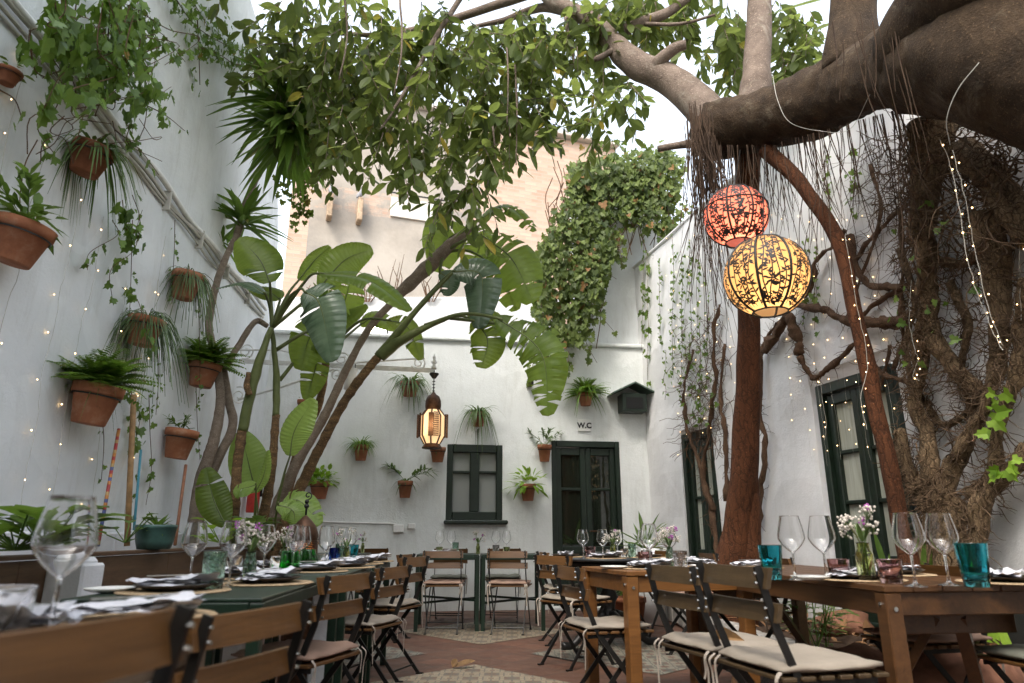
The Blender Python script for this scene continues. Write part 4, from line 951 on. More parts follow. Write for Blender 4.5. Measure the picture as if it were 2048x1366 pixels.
# back wall tables
for px, t, lab in ((880, 7.5, 'wine glass at the outer end of the back wall tables'), (903, 7.45, 'wine glass beside the sage tumbler on the back wall tables'), (992, 7.55, 'wine glass behind the grey tumbler on the back wall tables'), (1013, 7.55, 'wine glass nearest the W.C door on the back wall tables')): wg(px, 1066, t, lab)
for px, t, key, lab in ((879, 7.35, 'olive', 'yellowish tumbler at the outer end of the back wall tables'), (911, 7.35, 'sage', 'sage tumbler on the back wall tables, under the window'), (992, 7.4, 'greyt', 'grey tumbler on the back wall tables'), (1013, 7.4, 'olive', 'yellowish tumbler on the back wall tables, nearest the W.C door')):
    p = EYE + ray(px, 1095) * t; put(key, p.x, p.y, TZ, 0, lab)
p = EYE + ray(956, 1095) * 7.35; put('vase2', p.x, p.y, TZ, 2, 'little vase of pinkish flowers between the two back wall tables')
setting(-.72, 7.66, 0, 'at the back wall tables, under the window', nk=2, parts='mn'); setting(-.0, 7.7, 0, 'at the back wall tables, nearer the W.C door', nk=1, parts='mp')
# round black table
for ang, rr, where, nk in ((-100, .36, 'at the near edge of the round black table', 1), (170, .38, 'at the outer edge of the round black table', 2), (-20, .36, 'on the round black table beside the olive vase', 3), (60, .36, 'at the far edge of the round black table', 1)):
    a = R(ang); setting(.86 + rr * math.cos(a), 6.45 + rr * math.sin(a), a + R(90), where, nk=nk, parts='mpn')
for px, t, lab in ((1165, 5.85, 'wine glass on the round black table before the dark door, outermost'), (1204, 5.75, 'wine glass on the round black table between pink tumbler and vase'), (1233, 6.15, 'wine glass beside the white flowers on the round black table'), (1284, 6.3, 'wine glass before the spiky potted plant on the round black table')): wg(px, 1056, t, lab)
for px, t, key, lab in ((1180, 5.95, 'mauve', 'pinkish tumbler on the round black table'), (1264, 6.0, 'sage', 'sage tumbler on the round black table'), (1250, 6.25, 'clear', 'low clear tumbler on the round black table')):
    p = EYE + ray(px, 1100) * t; put(key, p.x, p.y, TZ, 0, lab, 1.2 if key == 'mauve' else 1.0)
p = EYE + ray(1226, 1100) * 5.9; put('vase1', p.x, p.y, TZ, 1, 'little vase of white flowers on the round black table')
# square wooden table
setting(.80, 4.18, R(16), 'at the near corner of the square honey-coloured table', nk=3); setting(1.16, 4.52, R(100), 'on the square honey-coloured table beside the grey tumbler', nk=1)
wg(1297, 1056, 4.05, 'wine glass on the square table beside the dark tumbler', 1.06); wg(1336, 1056, 4.5, 'wine glass behind the olive vase on the square table')
p = EYE + ray(1290, 1110) * 4.3; put('mauve', p.x, p.y, TZ, 0, 'dark mauve tumbler on the square table', 1.1)
p = EYE + ray(1340, 1110) * 4.1; put('vase3', p.x, p.y, TZ, 2, 'olive glass vase with purple flowers on the square table')
p = EYE + ray(1360, 1110) * 3.95; put('greyt', p.x, p.y, TZ, 0, 'grey cut-glass tumbler on the square table', 1.1)
# long wooden table
setting(1.50, 3.10, R(5), 'near the flower vase on the long table', nk=1); setting(2.0, 2.92, R(40), 'beside the teal tumbler at the near end of the long table', nk=2, parts='mpn')
setting(1.42, 4.25, R(10), 'at the far end of the long table', nk=3, parts='mn'); setting(1.86, 3.5, R(180), 'at the planted side of the long table', nk=1, parts='mpn')
for px, top, t, lab in ((1578, 1038, 3.0, 'wine glass beside the far teal tumbler on the long table'), (1639, 1038, 3.0, 'wine glass before the white house wall on the long table'), (1808, 1018, 2.62, 'tall wine glass before the leaning red stem'), (1874, 1020, 2.68, 'tall wine glass beside the near teal tumbler')): wg(px, top, t, lab, 1.12)
for px, t, key, lab, sc in ((1543, 3.0, 'teal', 'teal fluted tumbler, the farther one on the long table', 1.2), (1947, 2.55, 'teal', 'teal fluted tumbler, the nearer and larger one', 1.3), (1677, 2.95, 'mauve', 'mauve ribbed tumbler beyond the vase on the long table', 1.08), (1778, 2.75, 'mauve', 'mauve ribbed tumbler beside the tall wine glasses', 1.15)):
    p = EYE + ray(px, 1130) * t; put(key, p.x, p.y, TZ, 0, lab, sc)
p = EYE + ray(1731, 1130) * 2.85; put('vase1', p.x, p.y, TZ, 0, 'squat glass vase of white and purple flowers on the long table', 1.3)
# table nearest the camera
setting(-.98, 1.38, R(-20), 'behind the nearest chair back', nk=2, parts='mpn'); setting(-.86, 1.66, R(30), 'at the far side of the nearest table', nk=3, parts='mn')
p = EYE + ray(8, 1180) * 1.22; put('clear', p.x, p.y, TZ, 0, 'blurred clear tumbler at the picture edge on the nearest table', 1.3)
# ================================================================== THE BIG FICUS
tree = thing('ficus_tree', Vector((2.05, 6.75, .1)), 'huge old ficus whose dark limb and leafy crown arch over the courtyard', 'tree')
def pr3(lst): return [P(*a) for a in lst]
def knobby(mb, amp, sc, seed=0, o=0):
    for i in range(o, len(mb.v)):
        v = mb.v[i]; mb.v[i] = v + Vector((noise.noise(v * sc + Vector((seed, 0, 0))), noise.noise(v * sc + Vector((0, seed + 9, 0))), noise.noise(v * sc + Vector((0, 0, seed + 5))))) * amp
def limb(name, pts, rads, mat, n=16, sub=8, amp=.02, sc=3.0, seed=0, fine=0.0):
    c = bez(pts, sub); mb = MB(); mb.tube(c, lerp_list(rads, len(c)), n); knobby(mb, amp, sc, seed); fine and knobby(mb, fine, 11, seed + 4); return mb.build(name, mat, tree, True)
# the great limb: from the trunk beyond the frame to its blunt end over the yard
limb('limb', pr3([(1385, 268, 5.42), (1412, 262, 5.40), (1500, 245, 5.25), (1600, 214, 4.95), (1700, 172, 4.55), (1800, 130, 4.1), (1900, 120, 3.7), (2000, 120, 3.4), (2120, 140, 3.25), (2260, 200, 3.15)]) + [Vector((3.75, 2.9, 2.4)), Vector((3.7, 2.7, 1.2)), Vector((3.7, 2.65, -.1))], [.13, .25, .255, .265, .28, .30, .355, .41, .44, .48, .5, .5, .6], M['limb_bark'], 44, 14, .06, 1.9, 3, .022)
limb('limb', pr3([(1830, 120, 3.9), (1905, 40, 3.55), (1985, -80, 3.2), (2060, -260, 2.9)]), [.30, .36, .40, .42], M['limb_bark'], 18, 8, .05, 2, 8)
limb('limb', pr3([(1700, 150, 4.5), (1702, 40, 4.5), (1712, -80, 4.5), (1725, -260, 4.6)]), [.22, .17, .155, .15], M['limb_bark'], 16, 8, .03, 3, 5)
limb('branch', pr3([(1508, 240, 5.2), (1513, 150, 5.25), (1518, 60, 5.35), (1520, -60, 5.5), (1530, -260, 5.7)]), [.17, .125, .118, .115, .11], M['grey_bark'], 14, 8, .012, 5, 2)
limb('branch', pr3([(1440, 255, 5.3), (1395, 205, 5.45), (1340, 160, 5.6), (1270, 128, 5.7), (1225, 85, 5.8), (1185, 42, 5.9), (1130, 15, 6.0), (1080, -20, 6.1), (1000, -120, 6.2)]), [.17, .165, .15, .135, .105, .09, .08, .07, .06], M['grey_bark'], 14, 8, .014, 5, 4)
limb('branch', pr3([(1250, 60, 5.8), (1290, 44, 5.75), (1340, 22, 5.7), (1400, -25, 5.7)]), [.06, .06, .05, .04], M['grey_bark'], 10, 6, .01, 6, 1)
limb('branch', pr3([(1290, 48, 5.7), (1360, 48, 5.6), (1430, 30, 5.5)]), [.02, .016, .012], M['grey_bark'], 8, 6, .004, 6, 1)
limb('branch', pr3([(1305, 140, 5.6), (1330, 112, 5.5), (1352, 95, 5.45), (1372, 88, 5.42)]), [.08, .065, .05, .045], M['grey_bark'], 10, 6, .01, 6, 6)
limb('branch', pr3([(1240, 95, 5.75), (1205, 112, 5.7), (1190, 118, 5.68)]), [.04, .03, .025], M['grey_bark'], 8, 6, .008, 6, 6)
limb('branch', pr3([(1170, 35, 5.95), (1090, 15, 6.2), (1010, 40, 6.4), (940, 55, 6.5)]), [.06, .05, .035, .02], M['grey_bark'], 10, 6, .008, 6, 7)
limb('branch', pr3([(1130, 12, 6.0), (1135, 60, 5.9), (1148, 120, 5.85), (1152, 168, 5.85)]), [.03, .018, .012, .007], M['grey_bark'], 8, 6, .004, 6, 7)
limb('branch', pr3([(1400, 285, 5.4), (1360, 290, 5.5), (1315, 298, 5.55)]), [.05, .035, .03], M['grey_bark'], 8, 6, .005, 6, 7)
limb('branch', pr3([(1080, -20, 6.1), (900, 40, 6.2), (760, 70, 6.3), (600, 60, 6.4)]), [.06, .04, .03, .015], M['grey_bark'], 8, 6, .01, 6, 7)
limb('branch', pr3([(1000, -120, 6.2), (880, 60, 5.6), (800, 200, 5.4), (760, 260, 5.3)]), [.04, .025, .015, .008], M['grey_bark'], 8, 6, .01, 6, 9)
# prop roots: the thick one under the limb's end and the leaning one in front of the glazed door
pts = [Vector((2.06, 6.8, .05))] + pr3([(1455, 1190, 6.75), (1478, 1050, 6.6), (1490, 900, 6.4), (1497, 750, 6.2), (1498, 600, 6.0), (1497, 450, 5.75), (1495, 320, 5.5), (1490, 250, 5.35)])
limb('prop_root', pts, [.24, .19, .14, .118, .108, .105, .105, .115, .2], M['red_bark'], 16, 8, .022, 2.6, 12)
limb('prop_root', [Vector((2.06, 6.7, .05))] + pr3([(1500, 1150, 6.6), (1505, 1010, 6.5), (1500, 860, 6.35)]), [.16, .10, .07, .03], M['red_bark'], 12, 6, .015, 3, 14)
pts = pr3([(1530, 300, 5.2), (1585, 350, 5.05), (1640, 420, 4.95), (1680, 490, 4.9), (1697, 560, 4.9), (1722, 680, 4.9), (1748, 800, 4.9), (1775, 920, 4.9), (1800, 1040, 4.92)]) + [Vector((2.78, 4.95, .1))]
limb('prop_root', pts, [.07, .06, .058, .055, .055, .058, .058, .058, .06, .08], M['red_bark'], 12, 7, .012, 4, 16)
# aerial roots in a curtain under the limb
random.seed(4)
ar = MB()
def strand(p, L, r, sway=.05, seg=7, n=4, fork=.0):
    pts = []; q = Vector(p); d = Vector((random.uniform(-.06, .06), random.uniform(-.06, .06), -1))
    for i in range(seg + 1):
        pts.append(q.copy()); q = q + d * (L / seg); d += Vector((random.uniform(-sway, sway), random.uniform(-sway, sway), 0)) * 2.0; d.z = -1
    pts = bez(pts, 2); ar.tube(pts, lerp_list([r, r * .8, r * .4], len(pts)), n, False)
    if random.random() < fork: strand(pts[len(pts) // 2], L * .4, r * .6, sway * 2, 4, 3)
for k in range(130):
    u = random.random(); px = 1378 + 55 * u + random.gauss(0, 8); y0 = 225 + 60 * random.random()
    p = P(px, y0, 5.38 + random.uniform(-.22, .12)); strand(p, random.choice((.7, 1.0, 1.3, 1.6, 1.9)) * random.uniform(.7, 1.1), random.uniform(.0025, .006), .05, 8, 4, .25)
for k in range(60):
    px = random.uniform(1420, 1560); strand(P(px, 290, 5.25 + random.uniform(-.2, .2)), random.uniform(.3, 1.0), random.uniform(.002, .005), .06, 6, 4, .2)
for k in range(75):
    px = random.uniform(1560, 1800); yy = 300 - (px - 1560) * .28; strand(P(px, yy - 15, 5.1 - (px - 1560) * .004 + random.uniform(-.2, .15)), random.uniform(.25, 1.5), random.uniform(.002, .0055), .08, 7, 4, .4)
for k in range(12):                                           # over the face of the limb
    px = random.uniform(1650, 1790); p = P(px, random.uniform(20, 90), 4.5 - (px - 1650) * .004 - .36); strand(p, random.uniform(.4, 1.1), random.uniform(.003, .006), .05, 6, 4)
for k in range(24):                                           # looped round the blunt end
    a0 = P(1385 + random.uniform(-6, 40), 215 + random.uniform(-6, 25), 5.1); strand(a0 + Vector((-.02, -.05, 0)), random.uniform(.3, .9), random.uniform(.003, .006), .1, 6, 4)
tag(ar.build('aerial_roots', M['hanging_root'], tree, True), kind='stuff')
# ---- crown: leafy sprays hung through the volume over the yard
random.seed(21)
lv = [MB(), MB(), MB()]; tw = MB()
FIC = ((.22, .72), (.5, 1.0), (.8, .66))
def spray(p, d, n, L, size):
    """a twig carrying n oval leaves"""
    d = Vector(d).normalized(); pts = [p + d * (L * i / 5) + Vector((0, 0, -.10 * L * (i / 5) ** 2)) for i in range(6)]
    tw.tube(pts, [.005, .004, .004, .003, .003, .002], 4, False)
    side = d.cross(Vector((0, 0, 1)))
    if side.length < .1: side = d.cross(Vector((1, 0, 0)))
    side.normalize(); up = side.cross(d)
    for i in range(n):
        f = (i + .5) / n; q = pts[min(4, int(f * 5))].lerp(pts[min(5, int(f * 5) + 1)], f * 5 - int(f * 5))
        a = i * 2.4 + random.uniform(-.4, .4); o = side * math.cos(a) + up * math.sin(a)
        dd = (d * random.uniform(.25, .8) + o * random.uniform(.6, 1.0) + Vector((0, 0, -.35))).normalized()
        s = size * random.choice((.55, .8, .95, 1.0, 1.1, 1.25)); random.choice(lv).leaf(q, dd, (o * -.3 + Vector((0, 0, 1)) + rv(.7)), s, s * .47, FIC, random.uniform(0, .25), .16)
def clump(px, py, rx, ry, Y, dY, n, size=.152, dirn=(0, -.1, -1), spread=.8, nl=9):
    k = 0; n = int(n * (1.42 if py < 190 else .8))
    while k < n:
        a, b, c = random.uniform(-1, 1), random.uniform(-1, 1), random.uniform(-1, 1)
        if a * a + b * b + c * c > 1: continue
        k += 1; p = P(px + rx * a, py + ry * b, Y + dY * c)
        d = Vector(dirn) + rv(spread); spray(p, d, nl, random.uniform(.28, .5), size * random.uniform(.85, 1.15))
for a in ((600, 70, 95, 90, 6.2, .9, 36), (650, 180, 90, 90, 6.2, .8, 34), (740, 100, 110, 110, 6.0, 1.0, 44), (720, 240, 75, 65, 5.9, .7, 26), (690, 295, 45, 28, 5.9, .4, 8),
          (860, 90, 110, 100, 6.0, 1.0, 42), (880, 210, 95, 80, 5.9, .8, 34), (800, 270, 60, 40, 5.7, .5, 12), (980, 110, 100, 100, 6.0, .9, 36), (980, 230, 80, 65, 6.0, .7, 24), (1060, 170, 70, 80, 6.1, .7, 22), (1080, 60, 70, 55, 6.1, .7, 18),
          (1085, 240, 45, 50, 5.9, .4, 10), (925, 310, 65, 45, 5.7, .5, 16), (1000, 290, 40, 45, 5.8, .4, 9), (905, 400, 55, 38, 5.6, .4, 9), (950, 375, 40, 30, 5.6, .3, 5), (830, 340, 45, 20, 5.6, .3, 4),
          (1165, 70, 40, 60, 6.1, .5, 16), (1200, 190, 38, 42, 5.7, .3, 6), (1180, 250, 30, 35, 5.6, .3, 5), (1250, 185, 30, 25, 5.4, .3, 5), (1240, 20, 80, 40, 6.2, .6, 26), (1340, 20, 80, 40, 6.2, .6, 26), (1200, 130, 20, 40, 5.9, .3, 4),
          (1450, 45, 45, 45, 6.2, .5, 12), (1470, 125, 32, 40, 6.1, .4, 8), (1600, 80, 48, 60, 6.2, .5, 17), (1570, 30, 55, 40, 6.3, .5, 11), (1590, 130, 30, 25, 6.0, .3, 5), (1430, 85, 30, 30, 6.4, .3, 5)):
    clump(*a)
clump(800, -170, 420, 140, 6.2, 1.4, 40, .2); clump(1350, -140, 260, 110, 6.4, 1.2, 34, .2); clump(560, -150, 160, 110, 5.4, 1.0, 24, .2)  # unseen clumps added above the frame to shade the yard
for k in range(170):                                          # unseen sprays added above and behind the viewer to darken the foreground
    p = Vector((random.uniform(-2.2, 3.6), random.uniform(-2.5, 4.2), random.uniform(6.2, 8.0))); spray(p, Vector((0, 0, -1)) + rv(.9), 9, .5, .21)
for d in lv: pass
lv[0].leaf(P(1535, 30, 2.2), (1.0, 0, .32), (0, -.6, 1), .28, .09)
crown = MB()
for d in lv: crown.add(d.v, d.f)
crown.build('crown', M['ficus_leaf'], tree, False); tag(tw.build('twigs', M['grey_bark'], tree, False), kind='stuff')
for k, (px, y0, y1, Y) in enumerate(((800, 0, 190, 5.0), (1012, 60, 250, 5.5), (690, 0, 160, 5.2), (1030, 130, 330, 5.6), (985, 250, 375, 5.5))):
    limb('twig_shoot', pr3([(px, y0, Y), (px + 4, (y0 + y1) / 2, Y), (px - 12 + 14 * (k % 2), y1, Y)]), [.011, .009, .006], M['grey_bark'], 6, 5, .003, 8, k)
# ---- the strangling roots spread over the house wall
random.seed(9)
def root(pts, rads, n=12, amp=.045, seed=0, name='wall_root', mat=None):
    q = [PR(px, py, off) for px, py, off in pts]
    if pts[-1][1] >= 1085: q += [Vector((q[-1].x - .03, q[-1].y, .3)), Vector((q[-1].x - .06, q[-1].y + .02, -.02))]; rads = list(rads) + [rads[-1] * 1.15, rads[-1] * 1.5]
    c = bez(q, 8); mb = MB(); mb.tube(c, lerp_list(rads, len(c)), n); knobby(mb, amp, 4.0, seed); knobby(mb, amp * .5, 11, seed + 3)
    mb.build(name, mat or M['root_bark'], tree, True); return c
RC = []
for pts, rads, am in (
    ([(1865, 250, .2), (1850, 380, .2), (1850, 500, .18), (1855, 620, .16), (1838, 720, .14), (1842, 830, .14), (1862, 930, .15), (1890, 1010, .16), (1905, 1120, .2)], [.15, .11, .08, .06, .055, .05, .06, .08, .10], .05),
    ([(1980, 420, .22), (1985, 540, .2), (2000, 640, .18), (1985, 760, .17), (1955, 840, .16), (1915, 910, .16), (1885, 980, .16), (1870, 1090, .18)], [.11, .085, .06, .05, .05, .055, .07, .09], .04),
    ([(1855, 640, .14), (1890, 720, .12), (1930, 760, .12), (1965, 790, .12)], [.07, .055, .05, .055], .03),
    ([(2050, 560, .2), (2035, 700, .2), (2010, 820, .2), (1985, 930, .2), (1960, 1040, .22), (1950, 1150, .25)], [.055, .045, .045, .05, .06, .08], .05),
    ([(1800, 860, .1), (1815, 940, .12), (1850, 1000, .14), (1890, 1050, .16)], [.045, .05, .06, .08], .025),
    ([(1870, 980, .14), (1830, 960, .1), (1795, 900, .08)], [.08, .05, .03], .02),
    ([(1930, 300, .2), (2000, 380, .22), (2060, 480, .22)], [.11, .10, .09], .05),
    ([(1800, 500, .08), (1830, 600, .08), (1812, 700, .07), (1835, 800, .07)], [.03, .028, .022, .02], .02), ([(1900, 560, .08), (1935, 650, .08), (1925, 740, .07), (1950, 860, .07)], [.035, .028, .022, .02], .02), ([(1830, 780, .06), (1890, 850, .06), (1960, 800, .07)], [.02, .022, .02], .015), ([(1820, 480, .1), (1900, 530, .1), (1990, 500, .12)], [.04, .035, .04], .02),
    ([(1955, 1000, .18), (2000, 960, .16), (2060, 900, .15)], [.08, .06, .05], .03)):
    RC.append((root(pts, rads, 14, am, len(RC) * 7), rads))
rl = MB()
def rootlet(p, L, r, d, hug=.6, seg=6, wob=.45):
    pts = [Vector(p)]; d = Vector(d).normalized()
    for i in range(seg):
        d = (d + rv(wob) - NR * max(0, (pts[-1].x - (RX + RS * pts[-1].y)) * 0)).normalized(); q = pts[-1] + d * (L / seg)
        wx = RX + RS * q.y - .02
        if q.x > wx: q.x = wx - random.uniform(0, .03); d.x = min(d.x, 0)
        pts.append(q)
    rl.tube(bez(pts, 2), lerp_list([r, r * .8, r * .35], (len(pts) - 1) * 2 + 1), 3, False)
for c, rads in RC:
    for k in range(int(len(c) * 8)):
        i = random.randrange(len(c)); r = rads[min(len(rads) - 1, int(i / len(c) * len(rads)))]
        nrm = (NR * random.uniform(0, 1.2) + rv(1)).normalized(); rootlet(c[i] + nrm * r * .95 + rv(.03), random.uniform(.05, .22), random.uniform(.002, .006), nrm * .5 + Vector((0, 0, random.uniform(-1, .4))) + rv(.7))
def fuzz(x0, y0, x1, y1, n, lo=.1, hi=.5, r=.006, off=.25):
    for k in range(n): rootlet(PR(random.uniform(x0, x1), random.uniform(y0, y1), random.uniform(.02, off)), random.uniform(lo, hi), random.uniform(.002, r), rv(1) + Vector((0, 0, -.2)), seg=7, wob=.55)
fuzz(1800, 250, 2048, 500, 330, .15, .7, .009, .42); fuzz(1830, 520, 1880, 640, 50, .1, .3, .006, .2); fuzz(1860, 980, 1960, 1100, 110, .08, .25, .007, .3); fuzz(1740, 270, 1830, 420, 100, .2, .6, .006, .3); fuzz(1820, 740, 1870, 900, 40, .08, .3, .005, .2)
tag(rl.build('rootlets', M['rootlet'], tree, True), kind='stuff')
# ---- woody climber on the house wall
cl = thing('climbing_vine', PR(1440, 1150, .1), 'bare woody climber sprawling over the white house wall around the glazed doors', 'climber')
random.seed(33)
vt = MB()
def vine(pts, r0, r1, hair=0):
    c = bez([PR(px, py, off) for px, py, off in pts], 7); mb = MB(); mb.tube(c, [q * random.uniform(.75, 1.3) for q in lerp_list([r0, (r0 + r1) / 2, r1], len(c))], 7); knobby(mb, r0 * .9, 9, len(cl.name) + pts[0][0]); knobby(mb, r0 * .35, 28, 2); mb.build('stem', M['vine_bark'], cl, True)
    for k in range(hair):
        i = random.randrange(len(c)); a = c[i]; pp = [a]
        d = rv(1) + Vector((0, 0, -.3))
        for q in range(4): d = d.normalized() + rv(.6); pp.append(pp[-1] + d * random.uniform(.015, .05))
        for q in pp:
            if q.x > RX + RS * q.y - .01: q.x = RX + RS * q.y - .012
        vt.tube(pp, [.004, .003, .0025, .002, .0012], 3, False)
for a in (([(1440, 1130, .08), (1420, 1010, .06), (1400, 930, .06), (1375, 860, .06), (1368, 780, .06), (1385, 700, .06)], .028, .016, 70), ([(1425, 1020, .06), (1405, 950, .07), (1418, 860, .06), (1430, 760, .06), (1428, 660, .06), (1440, 610, .06)], .034, .018, 90), ([(1455, 1000, .08), (1450, 880, .08), (1440, 780, .08), (1450, 690, .06)], .028, .015, 70),
          ([(1515, 1110, .08), (1520, 1000, .06), (1530, 900, .06), (1520, 800, .06), (1525, 700, .06), (1560, 640, .08)], .03, .018, 70), ([(1530, 700, .08), (1575, 640, .1), (1590, 670, .1), (1600, 710, .1)], .055, .04, 80), ([(1585, 610, .08), (1650, 620, .08), (1700, 645, .08), (1760, 645, .1), (1815, 640, .12)], .034, .045, 60), ([(1600, 715, .1), (1625, 755, .06), (1660, 735, .06), (1710, 690, .06)], .028, .022, 24),
          ([(1590, 600, .06), (1620, 580, .06), (1635, 520, .06), (1670, 490, .06), (1690, 460, .06)], .03, .016, 18), ([(1700, 470, .05), (1720, 550, .05), (1760, 575, .06), (1820, 570, .1)], .03, .03, 20), ([(1700, 540, .05), (1740, 480, .05), (1790, 430, .06), (1830, 400, .1)], .022, .016, 16), ([(1715, 640, .05), (1760, 600, .05), (1800, 590, .05), (1805, 680, .05), (1790, 740, .05)], .024, .014, 20), ([(1740, 720, .05), (1760, 745, .05), (1800, 760, .06), (1830, 770, .08)], .022, .02, 24), ([(1780, 690, .05), (1770, 740, .05), (1755, 790, .05)], .014, .01, 14),
          ([(1800, 420, .06), (1805, 520, .06), (1800, 640, .06)], .016, .014, 14), ([(1740, 330, .06), (1760, 430, .06), (1720, 560, .06), (1690, 640, .06)], .016, .01, 10)): vine(*a)
for k in range(230):
    px, py = random.uniform(1362, 1452), random.uniform(640, 900); p = PR(px, py, .05); pp = [p]
    d = rv(1)
    for q in range(7):
        d = d.normalized() + rv(.5) + Vector((0, 0, -.1)); n_ = pp[-1] + d * .05; w_ = RX + RS * n_.y - .015; n_.x = min(n_.x, w_); pp.append(n_)
    vt.tube(pp, .003, 3, False)
tag(vt.build('tendrils', M['vine_bark'], cl), kind='stuff')
# ================================================================== BROAD-LEAVED BANANA-LIKE PLANTS
random.seed(55)
def blade(mb, pts, W, nrm, fold=.25, tears=0, n=22, ripple=.012, seed=0, tip_droop=0.0):
    """a big paddle leaf: midrib through pts, two halves in strips, split where torn"""
    rnd = random.Random(seed); c = bez(pts, max(4, n // (len(pts) - 1))); m = len(c); nrm = Vector(nrm)
    for side in (-1, 1):
        cutset = set(rnd.sample(range(6, m - 4), min(tears, m - 12))) if tears else set(); sag = 0.0
        for i in range(m - 1):
            row = []
            for k, j in ((0, i), (1, i + 1)):
                s = j / (m - 1); t = (c[min(j + 1, m - 1)] - c[max(j - 1, 0)]).normalized(); x = t.cross(nrm).normalized() * side; up = x.cross(t) * side
                w = W / 2 * (math.sin(math.pi * min(1, (s * .94 + .035))) ** .62) * (1 - .12 * s)
                if s >= 1: w = W * .01
                lean = (rnd.uniform(-.02, .02) if False else 0); gap = 0
                if k == 0 and i in cutset: gap = .02 * rnd.choice((.6, 1, 1.9))
                if k == 1 and (i + 1) in cutset: gap = -.02
                vs = []
                for q in range(5):
                    f = q / 4; p = c[j] + x * (w * f * (1 - .10 * f * f)) + up * (w * (fold * f - (fold * .9 + .12 + sag) * f * f)) + up * (ripple * f * math.sin(j * 1.9 + side)) + t * (gap * f * 1.6 + w * .12 * f)
                    vs.append(p)
                row.append(vs)
            if i in cutset: sag = rnd.uniform(-.05, .30)
            b = len(mb.v); mb.v += row[0] + row[1]
            for q in range(4):
                f = (b + q, b + q + 1, b + 6 + q, b + 5 + q); mb.f.append(f if side > 0 else f[::-1])
BL_MAT = {}
def leafmat_rib(name, dark, light, trans, rough, tl, sc=55):
    t = NT(name); g = t.n('NewGeometry'); nz = t.noise(t.coord(), 6, 3)
    c = t.ramp(nz, (.3, dark), (.7, light)); f2 = t.noise(t.coord((1, 1, 1)), 60, 2); c = t.mix(t.ramp(f2, (.5, (0, 0, 0)), (.8, (.25,) * 3)), c, tuple(x * 1.25 for x in light))
    t.set(Base_Color=c, Roughness=rough); t.b.inputs['Specular IOR Level'].default_value = .5
    tr = t.n('BsdfTranslucent'); t.link(t.mix(.5, c, tl), tr.inputs['Color']); mx = t.n('MixShader', {'Fac': trans}); t.link(t.b.outputs[0], mx.inputs[1]); t.link(tr.outputs[0], mx.inputs[2]); t.link(mx.outputs[0], t.out.inputs['Surface']); return t.m
M['banana_leaf'] = leafmat_rib('broad_leaf_green', (.06, .115, .018), (.135, .21, .04), .66, .34, (.42, .52, .07)); M['banana_light'] = leafmat_rib('young_leaf_green', (.17, .27, .05), (.26, .38, .085), .5, .38, (.42, .55, .12)); M['banana_blue'] = leafmat_rib('waxy_leaf_green', (.055, .092, .05), (.115, .16, .095), .28, .28, (.1, .2, .1))
def big_leaf(plant, base, mid, tip, Y, W, mat='banana_leaf', tears=0, nrm=(0, -1, .35), stalk=None, seed=0, fold=.25, stalk_r=.012, dY=(0, 0, 0)):
    pts = [P(*base, Y + dY[0]), P(*mid, Y + dY[1]), P(*tip, Y + dY[2])]
    mb = MB(); blade(mb, pts, W * 1.24, nrm, fold, tears, 56, .0035, seed); o = mb.build('leaf', M[mat], plant, True)
    mb = MB(); c = bez(pts, 8); mb.tube([p - Vector(nrm).normalized() * .004 for p in c], lerp_list([.010, .007, .002], len(c)), 6); mb.build('midrib', M['sheath'], o, True)
    if stalk:
        sp = [P(px, py, y) for px, py, y in stalk] + [pts[0], pts[0].lerp(pts[1], .1)]
        mb = MB(); cc = bez(sp, 6); mb.tube(cc, lerp_list([stalk_r * 1.7, stalk_r, stalk_r * .8], len(cc)), 8); mb.build('leaf_stalk', M['sheath'], plant, True)
def stem(plant, pts, rads, mat='banana_bark', name='stem', rings=0.0, amp=.006, seed=0, n=12):
    c = bez([P(*p) if len(p) == 3 and p[0] > 30 else Vector(p) for p in pts], 12); rr = lerp_list(rads, len(c))
    if rings: rr = [r * (1 + rings * (1 if (i % 4) < 1 else 0) + random.uniform(-.03, .03)) for i, r in enumerate(rr)]
    mb = MB(); mb.tube(c, rr, n); knobby(mb, amp, 9, seed); return mb.build(name, M[mat], plant, True)
A = thing('banana_plant', P(480, 1100, 6.2), 'broad-leaved banana plant with two upright ringed stems and a fan of dark hanging leaves', 'banana plant')
stem(A, [(466, 1110, 6.2), (468, 1040, 6.2), (474, 940, 6.2), (485, 860, 6.2)], [0.051, 0.048, 0.042, 0.041], rings=.10, seed=1)
stem(A, [(485, 862, 6.2), (500, 790, 6.2), (520, 720, 6.2), (542, 655, 6.2)], [0.045, 0.049, 0.041, 0.024], 'sheath', 'leaf_sheath', seed=2, amp=.01)
stem(A, [(498, 790, 6.12), (494, 770, 6.1), (497, 745, 6.1)], [.03, .028, .02], 'banana_bark', 'old_leaf_base', seed=5)
stem(A, [(512, 1100, 6.4), (530, 1020, 6.4), (545, 930, 6.4), (552, 830, 6.4)], [0.051, 0.046, 0.039, 0.034], rings=.12, seed=3)
stem(A, [(552, 832, 6.4), (553, 760, 6.4), (548, 700, 6.35), (543, 645, 6.3)], [0.034, 0.033, 0.024, 0.019], 'sheath', 'leaf_sheath', seed=4)
fan = (545, 655, 6.25)
big_leaf(A, (540, 566), (520, 520), (478, 476), 6.05, .40, 'banana_leaf', 1, (.45, -1, .1), [fan, (542, 600, 6.2)], 1, .15)
big_leaf(A, (531, 588), (490, 566), (432, 577), 6.0, .24, 'banana_blue', 0, (0, -.5, 1), [fan, (540, 615, 6.2)], 2, .2)
big_leaf(A, (609, 583), (640, 610), (664, 724), 5.8, .40, 'banana_blue', 1, (-.25, -1, .35), [fan, (575, 600, 6.1), (600, 578, 5.95)], 3, .2)
